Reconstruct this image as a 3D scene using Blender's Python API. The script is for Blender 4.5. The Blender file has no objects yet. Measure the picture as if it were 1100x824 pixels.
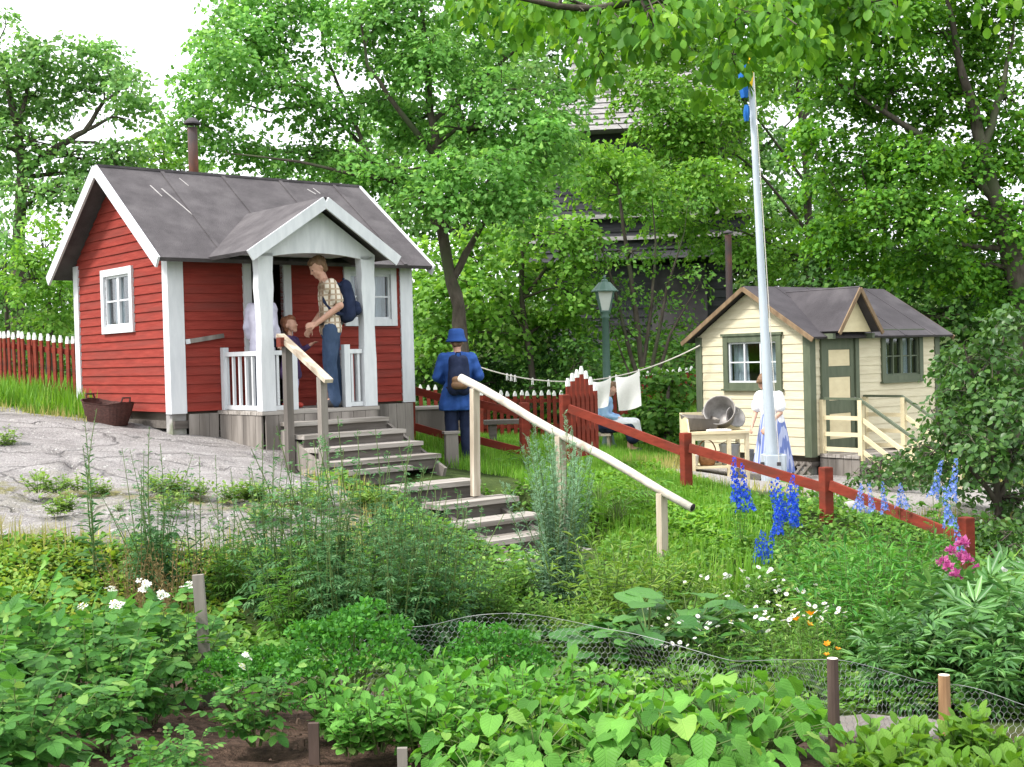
import bpy, bmesh, math, random
import numpy as np
from mathutils import Vector, Matrix

random.seed(11)
rng = np.random.default_rng(11)
scene = bpy.context.scene
COL = scene.collection
R = math.radians
EYE = 1.65                                   # height of the camera above the ground it stands on

# ------------------------------------------------------------------ camera
FPX, CX, CY = 1350.0, 550.0, 412.0           # focal length and centre in pixels of a 1100 px wide picture
PITCH, ROLL = math.atan(27 / 1350), R(1.5)
FWD = Vector((0, math.cos(PITCH), -math.sin(PITCH)))
UP0 = Vector((0, math.sin(PITCH), math.cos(PITCH)))
RT0 = Vector((1, 0, 0))
RT = RT0 * math.cos(ROLL) - UP0 * math.sin(ROLL)
UP = RT0 * math.sin(ROLL) + UP0 * math.cos(ROLL)
CAM = Vector((0, 0, EYE))
cd = bpy.data.cameras.new("camera")
cam = bpy.data.objects.new("camera", cd)
COL.objects.link(cam)
cd.sensor_width = 36
cd.lens = 36 * FPX / 1100
cd.clip_end = 3000
m = Matrix((RT, UP, -FWD)).transposed().to_4x4()
m.translation = CAM
cam.matrix_world = m
scene.camera = cam


def at(px, py, d):
    """the point of the place that the photograph shows at a pixel, d metres away"""
    return CAM + FWD * d + RT * ((px - CX) / FPX * d) + UP * ((CY - py) / FPX * d)


def ray(px, py):
    return FWD + RT * ((px - CX) / FPX) + UP * ((CY - py) / FPX)


# ------------------------------------------------------------------ materials
def _new(name):
    mt = bpy.data.materials.new(name)
    mt.use_nodes = True
    nt = mt.node_tree
    nt.nodes.clear()
    out = nt.nodes.new("ShaderNodeOutputMaterial")
    return mt, nt, out


def N(nt, kind, **kw):
    n = nt.nodes.new(kind)
    for k, v in kw.items():
        if hasattr(n, k):
            setattr(n, k, v)
        else:
            n.inputs[k.replace("_", " ")].default_value = v
    return n


def c4(c):
    return (c[0], c[1], c[2], 1)


def surf(name, c1, c2=None, scale=6, rough=.8, bump=.15, stretch=(1, 1, 1), spec=.3, metal=0, detail=6, c3=None, s3=1.2, t3=(.5, .62), bscale=None):
    """two-tone noise colour with an optional third tone in patches, plus bump, in object coordinates"""
    mt, nt, out = _new(name)
    L = nt.links.new
    b = N(nt, "ShaderNodeBsdfPrincipled")
    b.inputs["Roughness"].default_value = rough
    b.inputs["Specular IOR Level"].default_value = spec
    b.inputs["Metallic"].default_value = metal
    tc = N(nt, "ShaderNodeTexCoord")
    mp = N(nt, "ShaderNodeMapping")
    mp.inputs["Scale"].default_value = stretch
    L(tc.outputs["Object"], mp.inputs["Vector"])
    nz = N(nt, "ShaderNodeTexNoise")
    nz.inputs["Scale"].default_value = scale
    nz.inputs["Detail"].default_value = detail
    nz.inputs["Roughness"].default_value = .62
    L(mp.outputs["Vector"], nz.inputs["Vector"])
    rp = N(nt, "ShaderNodeValToRGB")
    rp.color_ramp.elements[0].position = .32
    rp.color_ramp.elements[1].position = .68
    rp.color_ramp.elements[0].color = c4(c1)
    rp.color_ramp.elements[1].color = c4(c2 or c1)
    L(nz.outputs["Fac"], rp.inputs["Fac"])
    col = rp.outputs["Color"]
    if c3:
        n3 = N(nt, "ShaderNodeTexNoise")
        n3.inputs["Scale"].default_value = s3
        n3.inputs["Detail"].default_value = 5
        L(mp.outputs["Vector"], n3.inputs["Vector"])
        r3 = N(nt, "ShaderNodeValToRGB")
        r3.color_ramp.elements[0].position = t3[0]
        r3.color_ramp.elements[1].position = t3[1]
        L(n3.outputs["Fac"], r3.inputs["Fac"])
        mx = N(nt, "ShaderNodeMix")
        mx.data_type = 'RGBA'
        L(r3.outputs["Color"], mx.inputs[0])
        L(col, mx.inputs[6])
        mx.inputs[7].default_value = c4(c3)
        col = mx.outputs[2]
    L(col, b.inputs["Base Color"])
    if bump:
        bp = N(nt, "ShaderNodeBump")
        bp.inputs["Strength"].default_value = bump
        bp.inputs["Distance"].default_value = .02
        src = nz
        if bscale:
            src = N(nt, "ShaderNodeTexNoise")
            src.inputs["Scale"].default_value = bscale
            src.inputs["Detail"].default_value = 6
            L(mp.outputs["Vector"], src.inputs["Vector"])
        L(src.outputs["Fac"], bp.inputs["Height"])
        L(bp.outputs["Normal"], b.inputs["Normal"])
    L(b.outputs["BSDF"], out.inputs["Surface"])
    return mt


def leafmat(name, c1, c2, c3=None, trans=.38, rough=.55, spec=.18, nscale=1.2, vein=0, vfreq=26):
    """leaf: every leaf (mesh island) gets its own tone; light comes through it"""
    mt, nt, out = _new(name)
    L = nt.links.new
    geo = N(nt, "ShaderNodeNewGeometry")
    rp = N(nt, "ShaderNodeValToRGB")
    e = rp.color_ramp.elements
    e[0].position, e[1].position = .0, .85
    e[0].color, e[1].color = c4(c1), c4(c2)
    if c3:
        x = e.new(1.0)
        x.color = c4(c3)
    L(geo.outputs["Random Per Island"], rp.inputs["Fac"])
    tc = N(nt, "ShaderNodeTexCoord")
    nz = N(nt, "ShaderNodeTexNoise")
    nz.inputs["Scale"].default_value = nscale
    nz.inputs["Detail"].default_value = 3
    L(tc.outputs["Object"], nz.inputs["Vector"])
    mr = N(nt, "ShaderNodeMapRange")
    mr.inputs["From Min"].default_value = .3
    mr.inputs["From Max"].default_value = .7
    mr.inputs["To Min"].default_value = .72
    mr.inputs["To Max"].default_value = 1.28
    L(nz.outputs["Fac"], mr.inputs["Value"])
    hs = N(nt, "ShaderNodeHueSaturation")
    L(rp.outputs["Color"], hs.inputs["Color"])
    L(mr.outputs["Result"], hs.inputs["Value"])
    b = N(nt, "ShaderNodeBsdfPrincipled")
    b.inputs["Roughness"].default_value = rough
    b.inputs["Specular IOR Level"].default_value = spec
    if vein:                                   # a pale midrib and side veins, puckered in between
        def math_(op, x, y=None, z=None):
            n_ = N(nt, "ShaderNodeMath")
            n_.operation = op
            for i_, v_ in enumerate((x, y, z)):
                if v_ is None:
                    continue
                if isinstance(v_, (int, float)):
                    n_.inputs[i_].default_value = v_
                else:
                    L(v_, n_.inputs[i_])
            return n_.outputs[0]
        ua = N(nt, "ShaderNodeAttribute")
        ua.attribute_name = "leafuv"
        sx = N(nt, "ShaderNodeSeparateXYZ")
        L(ua.outputs["Vector"], sx.inputs[0])
        ax = math_('ABSOLUTE', sx.outputs[0])
        ph = math_('MULTIPLY', math_('SUBTRACT', sx.outputs[1], math_('MULTIPLY', ax, .8)), vfreq)
        sn = math_('MULTIPLY_ADD', math_('SINE', ph), .5, .5)
        side = math_('POWER', sn, 7)
        mid = math_('SUBTRACT', 1, math_('MINIMUM', math_('DIVIDE', ax, .035), 1))
        vv = math_('MAXIMUM', mid, math_('MULTIPLY', side, .55))
        h3 = N(nt, "ShaderNodeHueSaturation")
        h3.inputs["Saturation"].default_value = 1.02
        L(hs.outputs["Color"], h3.inputs["Color"])
        L(math_('MULTIPLY_ADD', vv, vein, 1), h3.inputs["Value"])
        hs = h3
        bp = N(nt, "ShaderNodeBump")
        bp.inputs["Strength"].default_value = .55
        bp.inputs["Distance"].default_value = .006
        bp.invert = True
        L(vv, bp.inputs["Height"])
        L(bp.outputs["Normal"], b.inputs["Normal"])
    L(hs.outputs["Color"], b.inputs["Base Color"])
    tr = N(nt, "ShaderNodeBsdfTranslucent")
    h2 = N(nt, "ShaderNodeHueSaturation")
    h2.inputs["Hue"].default_value = .485
    h2.inputs["Saturation"].default_value = 1.1
    h2.inputs["Value"].default_value = 1.5
    L(hs.outputs["Color"], h2.inputs["Color"])
    L(h2.outputs["Color"], tr.inputs["Color"])
    mx = N(nt, "ShaderNodeMixShader")
    mx.inputs[0].default_value = trans
    L(b.outputs["BSDF"], mx.inputs[1])
    L(tr.outputs["BSDF"], mx.inputs[2])
    L(mx.outputs["Shader"], out.inputs["Surface"])
    return mt


def glassmat(name, tint=(.75, .8, .82)):
    """thin window glass: mirror at a slant, clear face on"""
    mt, nt, out = _new(name)
    L = nt.links.new
    t = N(nt, "ShaderNodeBsdfTransparent")
    t.inputs["Color"].default_value = c4(tint)
    g = N(nt, "ShaderNodeBsdfGlossy")
    g.inputs["Roughness"].default_value = .03
    lw0 = N(nt, "ShaderNodeLayerWeight")
    lw0.inputs["Blend"].default_value = .5
    pw = N(nt, "ShaderNodeMath")
    pw.operation = 'POWER'
    L(lw0.outputs["Facing"], pw.inputs[0])
    pw.inputs[1].default_value = 3.5
    lw = N(nt, "ShaderNodeMath")
    lw.operation = 'MULTIPLY_ADD'
    L(pw.outputs[0], lw.inputs[0])
    lw.inputs[1].default_value = .55
    lw.inputs[2].default_value = .07
    mx = N(nt, "ShaderNodeMixShader")
    L(lw.outputs[0], mx.inputs[0])
    L(t.outputs["BSDF"], mx.inputs[1])
    L(g.outputs["BSDF"], mx.inputs[2])
    L(mx.outputs["Shader"], out.inputs["Surface"])
    return mt


M = {}
M['red'] = surf("falun_red", (.195, .029, .022), (.275, .047, .035), 3, .9, .35, (1, 1, 9), .12, c3=(.175, .040, .032), s3=.8, t3=(.45, .72))
M['redfence'] = surf("fence_red", (.150, .027, .017), (.225, .042, .026), 5, .9, .4, (1, 1, 3), .12, c3=(.11, .035, .025), s3=2.2, t3=(.48, .7))
M['white'] = surf("white_paint", (.52, .54, .56), (.64, .655, .67), 4, .6, .12, (3, 3, .6), .3, c3=(.52, .54, .55), s3=2.2, t3=(.58, .85))
M['fencewhite'] = surf("white_tips", (.72, .72, .70), (.82, .82, .8), 8, .7, .05)
M['felt'] = surf("roof_felt", (.060, .054, .057), (.092, .083, .087), 5, .9, .5, (1, 1, 1), .25, c3=(.118, .108, .111), s3=2.3, t3=(.48, .74), bscale=70)
M['felt2'] = surf("roof_felt_dark", (.040, .036, .040), (.070, .063, .069), 2, .85, .3, (1, 1, 1), .25, c3=(.11, .10, .105), s3=1, t3=(.55, .8), bscale=60)
M['streak'] = surf("pale_scuff", (.30, .285, .28), (.42, .40, .39), 10, .9, 0)
M['greywood'] = surf("weathered_wood", (.150, .132, .115), (.29, .262, .235), 7, .85, .35, (1, 1, .12), .15, c3=(.11, .098, .088), s3=2)
M['greyplank'] = surf("weathered_tread", (.24, .215, .19), (.40, .37, .34), 7, .85, .35, (.25, 4, 4), .15, c3=(.17, .15, .13), s3=2)
M['darkwood'] = surf("dark_weathered_wood", (.075, .066, .058), (.15, .132, .118), 6, .88, .3, (.25, 3, 3), .15)
M['rawwood'] = surf("raw_timber", (.36, .30, .225), (.56, .49, .40), 6, .75, .25, (2, 2, .2), .2, c3=(.27, .22, .165), s3=2.5)
M['paleround'] = surf("pale_peeled_rail", (.40, .36, .31), (.58, .54, .475), 6, .75, .5, (1, 1, 1), .2, c3=(.27, .225, .18), s3=4, t3=(.52, .72))
M['yellow'] = surf("cream_boards", (.55, .49, .345), (.645, .59, .435), 3, .8, .25, (1, 1, 8), .2, c3=(.50, .44, .31), s3=1.3, t3=(.5, .8))
M['yellowtrim'] = surf("cream_trim", (.60, .51, .32), (.70, .61, .40), 4, .7, .15, (1, 1, 2), .25)
M['browntrim'] = surf('brown_trim', (.15, .10, .06), (.25, .175, .105), 6, .8, .2, (2, 2, .5), .2)
M['ygreen'] = surf("moss_green_paint", (.075, .095, .060), (.115, .135, .088), 4, .6, .15, (3, 3, .6), .3)
M['rust'] = surf("rusty_pipe", (.075, .035, .025), (.17, .065, .040), 7, .8, .3, (1, 1, .5), .3, c3=(.045, .035, .035), s3=2)
M['glass'] = glassmat("window_glass")
M['curtain'] = surf("curtain_cloth", (.72, .73, .75), (.8, .8, .82), 6, .9, 0)
M['dark'] = surf("hollow_end_shade", (.018, .016, .015), (.035, .03, .028), 3, .9, 0)
M['inwall'] = surf("interior_boards", (.09, .075, .06), (.13, .11, .085), 3, .9, 0)
M['bark'] = surf("bark", (.045, .038, .030), (.115, .098, .080), 9, .95, .9, (1, 1, .35), .1, c3=(.075, .085, .05), s3=2, bscale=14)
M['twig'] = surf("twig_bark", (.05, .042, .032), (.10, .085, .065), 9, .95, .3)
M['stem'] = surf("green_stem", (.07, .12, .03), (.12, .17, .05), 9, .6, 0)
M['tower'] = surf("tarred_boards", (.030, .030, .036), (.065, .064, .074), 4, .7, .3, (.3, .3, 5), .35)
M['shingle'] = surf("grey_shingles", (.21, .20, .20), (.36, .345, .345), 5, .9, .4, (1, 1, 3), .15)
M['lampgreen'] = surf("lamp_green_paint", (.055, .115, .090), (.085, .155, .125), 5, .5, .1, (1, 1, 1), .45)
M['frost'] = surf("frosted_glass", (.48, .52, .48), (.58, .62, .58), 3, .2, 0, spec=.5)
M['polewhite'] = surf("flagpole_paint", (.35, .40, .45), (.46, .515, .57), 3, .4, .05, (2, 2, .3), .4)
M['cloth'] = surf("white_linen", (.74, .73, .71), (.8, .79, .77), 40, .95, .05)
M['rope'] = surf("rope", (.42, .40, .36), (.55, .52, .47), 60, .9, .1)
M['zinc'] = surf("zinc", (.17, .155, .145), (.31, .295, .28), 7, .5, .2, metal=.3, spec=.5)
M['enamel'] = surf("grey_pail", (.42, .45, .47), (.52, .55, .57), 6, .4, .05, spec=.5)
M['copper'] = surf("brown_wicker", (.20, .09, .035), (.33, .16, .07), 22, .7, .4, (1, 1, 2))
M['basket'] = surf("dark_wicker", (.035, .015, .012), (.085, .033, .026), 26, .75, .6, (1, 1, 3))
M['wire'] = surf("wire", (.20, .21, .21), (.32, .33, .33), 5, .45, 0, metal=.5, spec=.5)
M['stakedark'] = surf("dark_stake", (.045, .030, .025), (.11, .075, .06), 8, .9, .35, (1, 1, .2))
M['stakeraw'] = surf("peeled_stake", (.15, .075, .035), (.42, .27, .14), 8, .85, .35, (1, 1, .15))
M['cut'] = surf("sawn_end", (.60, .54, .44), (.72, .66, .56), 14, .85, .1)
M['stone'] = surf("field_stone", (.25, .24, .235), (.40, .385, .375), 5, .9, .35, c3=(.16, .17, .12), s3=2)
M['mudstone'] = surf('muddy_stone', (.10, .085, .075), (.20, .18, .165), 6, .95, .5, c3=(.30, .285, .27), s3=4, t3=(.5, .7))
M['skin'] = surf("skin", (.50, .28, .20), (.58, .34, .25), 9, .55, 0, spec=.35)
M['hair'] = surf("brown_hair", (.11, .060, .030), (.20, .115, .06), 22, .6, .4, (1, 1, .4), .4)
M['hairfair'] = surf("auburn_hair", (.16, .06, .03), (.24, .10, .05), 22, .6, .4, (1, 1, .4), .4)
M['jeans'] = surf("blue_denim", (.030, .052, .10), (.055, .085, .15), 8, .9, .2, (1, 1, .5), .15, c3=(.08, .11, .17), s3=3, t3=(.55, .8))
M['navy'] = surf("navy_cloth", (.012, .018, .045), (.025, .035, .075), 8, .9, .2, spec=.2)
M['bluecoat'] = surf("bright_blue_coat", (.022, .070, .26), (.036, .105, .35), 5, .8, .4, (1, 1, .5), .2)
M['shoes'] = surf("dark_shoe", (.018, .017, .018), (.04, .038, .04), 9, .6, .1, spec=.4)
M['redshoe'] = surf("red_shoe", (.42, .045, .03), (.5, .07, .05), 9, .6, .1)
M['lav'] = surf("lavender_tights", (.42, .38, .62), (.52, .48, .70), 9, .9, .1)
M['purple'] = surf("purple_top", (.06, .035, .10), (.10, .06, .15), 9, .9, .1)
M['blouse'] = surf("white_blouse", (.70, .71, .76), (.80, .81, .84), 6, .9, .3)
M['palelav'] = surf('pale_lavender_cotton', (.46, .45, .56), (.56, .55, .66), 6, .9, .3)
M['lightblue'] = surf("light_blue_shirt", (.25, .42, .68), (.34, .52, .76), 6, .9, .3)
M['eye'] = surf("eye", (.02, .015, .012), (.03, .02, .02), 9, .3, 0)
M['flagblue'] = surf("flag_blue", (.01, .10, .36), (.015, .13, .42), 6, .8, .1)
M['flagyellow'] = surf("flag_yellow", (.72, .48, .02), (.8, .55, .03), 6, .8, .1)
M['leather'] = surf("tan_pocket", (.16, .09, .05), (.30, .17, .08), 9, .7, .2)


def stripes(name, c1, c2, freq, axis='X', c3=None, freq2=None, axis2='Z', w=.5):
    """woven stripes or a check"""
    mt, nt, out = _new(name)
    L = nt.links.new
    b = N(nt, "ShaderNodeBsdfPrincipled")
    b.inputs["Roughness"].default_value = .9
    b.inputs["Specular IOR Level"].default_value = .15
    tc = N(nt, "ShaderNodeTexCoord")

    def band(ax, fr):
        wv = N(nt, "ShaderNodeTexWave")
        wv.bands_direction = ax
        wv.inputs["Scale"].default_value = fr
        wv.inputs["Distortion"].default_value = .6
        wv.inputs["Detail Scale"].default_value = .5
        L(tc.outputs["Object"], wv.inputs["Vector"])
        r = N(nt, "ShaderNodeValToRGB")
        r.color_ramp.elements[0].position = w
        r.color_ramp.elements[1].position = w + .12
        L(wv.outputs["Fac"], r.inputs["Fac"])
        return r.outputs["Color"]
    mx = N(nt, "ShaderNodeMix")
    mx.data_type = 'RGBA'
    L(band(axis, freq), mx.inputs[0])
    mx.inputs[6].default_value = c4(c1)
    mx.inputs[7].default_value = c4(c2)
    col = mx.outputs[2]
    if c3:
        m2 = N(nt, "ShaderNodeMix")
        m2.data_type = 'RGBA'
        L(band(axis2, freq2), m2.inputs[0])
        L(col, m2.inputs[6])
        m2.inputs[7].default_value = c4(c3)
        col = m2.outputs[2]
    L(col, b.inputs["Base Color"])
    L(b.outputs["BSDF"], out.inputs["Surface"])
    return mt


M['plaid'] = stripes("plaid_cotton", (.66, .60, .50), (.30, .21, .14), 5.0, 'Y', (.40, .31, .22), 5.0, 'Z', .72)
M['skirt'] = stripes("striped_cotton", (.15, .20, .44), (.42, .46, .64), 5.5, 'X', w=.5)

# foliage (base colours as leaves have them)
LM = {}
LM['lime'] = leafmat("linden_leaf", (0.084, 0.227, 0.041), (0.184, 0.400, 0.092), (0.307, 0.523, 0.140), trans=.42)
LM['limefar'] = leafmat("oak_leaf", (0.091, 0.212, 0.057), (0.196, 0.382, 0.105), (0.316, 0.492, 0.171), trans=.42)
LM['yellowgreen'] = leafmat("young_maple_leaf", (0.102, 0.249, 0.034), (0.193, 0.385, 0.065), (0.301, 0.469, 0.112), trans=.45)
LM['maple'] = leafmat("maple_leaf", (0.055, 0.165, 0.020), (0.127, 0.306, 0.035), (0.222, 0.397, 0.055), trans=.40)
LM['mapledark'] = leafmat("dark_leaf", (0.028, 0.084, 0.018), (0.068, 0.171, 0.030), (0.115, 0.227, 0.043), trans=.32)  # a darker leaf green for shrubs, undergrowth and the rear tree
LM['overhang'] = leafmat("overhanging_leaf", (0.056, 0.172, 0.022), (0.136, 0.311, 0.039), (0.238, 0.414, 0.063), trans=.45)
LM['bush'] = leafmat("lilac_leaf", (0.029, 0.085, 0.018), (0.067, 0.154, 0.031), (0.115, 0.203, 0.055), trans=.30, rough=.4, spec=.35)
LM['shrub'] = leafmat("shrub_leaf", (0.054, 0.156, 0.023), (0.121, 0.275, 0.044), (0.202, 0.342, 0.077), trans=.35)
LM['potato'] = leafmat("potato_leaf", (0.038, 0.131, 0.025), (0.112, 0.281, 0.057), (0.213, 0.362, 0.088), trans=.32, nscale=3, vein=.34, vfreq=34)
LM['bean'] = leafmat("bean_leaf", (0.047, 0.156, 0.022), (0.146, 0.344, 0.062), (0.269, 0.413, 0.094), trans=.34, nscale=5, vein=.36, vfreq=40)
LM['pea'] = leafmat("lettuce_leaf", (0.067, 0.206, 0.030), (0.162, 0.381, 0.077), (0.280, 0.450, 0.125), trans=.36, nscale=5, vein=.30, vfreq=36)
LM['parsley'] = leafmat("curly_leaf", (0.025, 0.119, 0.015), (0.067, 0.231, 0.030), (0.112, 0.294, 0.044), trans=.30, nscale=9)
LM['mugwort'] = leafmat("mugwort_leaf", (0.043, 0.127, 0.042), (0.103, 0.230, 0.086), (0.184, 0.305, 0.143), trans=.32, nscale=2)
LM['wormwood'] = leafmat("wormwood_leaf", (0.141, 0.268, 0.159), (0.248, 0.401, 0.254), (0.350, 0.506, 0.343), trans=.25, nscale=2)
LM['spurge'] = leafmat("spurge_leaf", (0.111, 0.221, 0.032), (0.196, 0.326, 0.065), (0.286, 0.381, 0.108), trans=.34)
LM['broad'] = leafmat("broad_dark_leaf", (0.038, 0.127, 0.027), (0.087, 0.223, 0.048), (0.161, 0.313, 0.088), trans=.25, rough=.42, spec=.3, vein=.25, vfreq=40)
LM['phlox'] = leafmat("phlox_leaf", (0.043, 0.170, 0.031), (0.108, 0.299, 0.052), (0.185, 0.393, 0.088), trans=.32)
LM['peony'] = leafmat("peony_leaf", (0.048, 0.148, 0.035), (0.108, 0.260, 0.064), (0.175, 0.335, 0.101), trans=.26, rough=.4, spec=.45)
LM['grass'] = leafmat("grass_blade", (0.084, 0.226, 0.023), (0.168, 0.345, 0.048), (0.269, 0.393, 0.097), trans=.38, nscale=.7)
LM['grassleaf'] = leafmat("bank_weed_leaf", (0.095, 0.239, 0.026), (0.179, 0.349, 0.054), (0.280, 0.408, 0.097), trans=.38)
LM['grassdry'] = leafmat("dry_grass", (0.249, 0.259, 0.068), (0.373, 0.349, 0.117), (0.448, 0.388, 0.156), trans=.3)
LM['cover'] = leafmat("weed_leaf", (0.067, 0.178, 0.027), (0.148, 0.305, 0.053), (0.255, 0.386, 0.095), trans=.32, nscale=1.6)
LM['yellowcover'] = leafmat("creeping_leaf", (0.131, 0.226, 0.029), (0.230, 0.336, 0.054), (0.361, 0.401, 0.088), trans=.34, nscale=2)
LM['chard'] = leafmat("chard_leaf", (0.095, 0.220, 0.029), (0.156, 0.296, 0.053), (0.225, 0.344, 0.077), trans=.36, vein=.30, vfreq=36)
LM['dry'] = leafmat("dry_stalk", (.16, .12, .05), (.26, .19, .09), (.30, .25, .11), trans=.25)
LM['fblue'] = leafmat("deep_blue_petal", (.010, .035, .42), (.030, .085, .62), (.08, .16, .75), trans=.3)
LM['fpale'] = leafmat("pale_blue_petal", (.11, .18, .58), (.22, .30, .70), (.38, .42, .76), trans=.3)
LM['fwhite'] = leafmat("white_petal", (.70, .70, .66), (.80, .80, .78), (.84, .82, .74), trans=.25, nscale=8)
LM['fpink'] = leafmat("pink_petal", (.42, .07, .24), (.60, .17, .38), (.68, .34, .50), trans=.3)
LM['forange'] = leafmat("orange_petal", (.70, .24, .015), (.80, .34, .02), (.82, .46, .05), trans=.3)
LM['fyellow'] = leafmat("yellow_centre", (.6, .42, .03), (.7, .5, .05), (.75, .55, .08), trans=.1)
LM['forest'] = leafmat("distant_leaf", (0.052, 0.132, 0.031), (0.118, 0.242, 0.055), (0.192, 0.311, 0.084), trans=.38, nscale=.5)


# ------------------------------------------------------------------ mesh helpers
def np_mesh(name, V, loops, totals, mats=(), mi=None, smooth=False):
    me = bpy.data.meshes.new(name)
    V = np.asarray(V, dtype=np.float32)
    loops = np.asarray(loops, dtype=np.int32)
    totals = np.asarray(totals, dtype=np.int32)
    me.vertices.add(len(V))
    me.vertices.foreach_set("co", V.ravel())
    me.loops.add(len(loops))
    me.loops.foreach_set("vertex_index", loops)
    me.polygons.add(len(totals))
    starts = np.concatenate(([0], np.cumsum(totals)[:-1])).astype(np.int32)
    me.polygons.foreach_set("loop_start", starts)
    me.polygons.foreach_set("loop_total", totals)
    for mt in mats:
        me.materials.append(mt)
    if mi is not None:
        me.polygons.foreach_set("material_index", np.asarray(mi, dtype=np.int32))
    me.polygons.foreach_set("use_smooth", np.full(len(totals), smooth, dtype=bool))
    me.update(calc_edges=True)
    return me


def link(name, me, parent=None, loc=(0, 0, 0), rotz=0):
    o = bpy.data.objects.new(name, me)
    COL.objects.link(o)
    o.location = loc
    o.rotation_euler = (0, 0, rotz)
    if parent is not None:
        o.parent = parent
    return o


def tag(o, label=None, cat=None, group=None, kind=None):
    if label:
        o['label'] = label
    if cat:
        o['category'] = cat
    if group:
        o['group'] = group
    if kind:
        o['kind'] = kind
    return o


def thing(name, label, cat, loc=(0, 0, 0), rotz=0, group=None, scale=1):
    o = link(name, None, None, loc, rotz)
    o.empty_display_size = .2
    if scale != 1:
        o.scale = (scale,) * 3
    return tag(o, label, cat, group)


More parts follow.
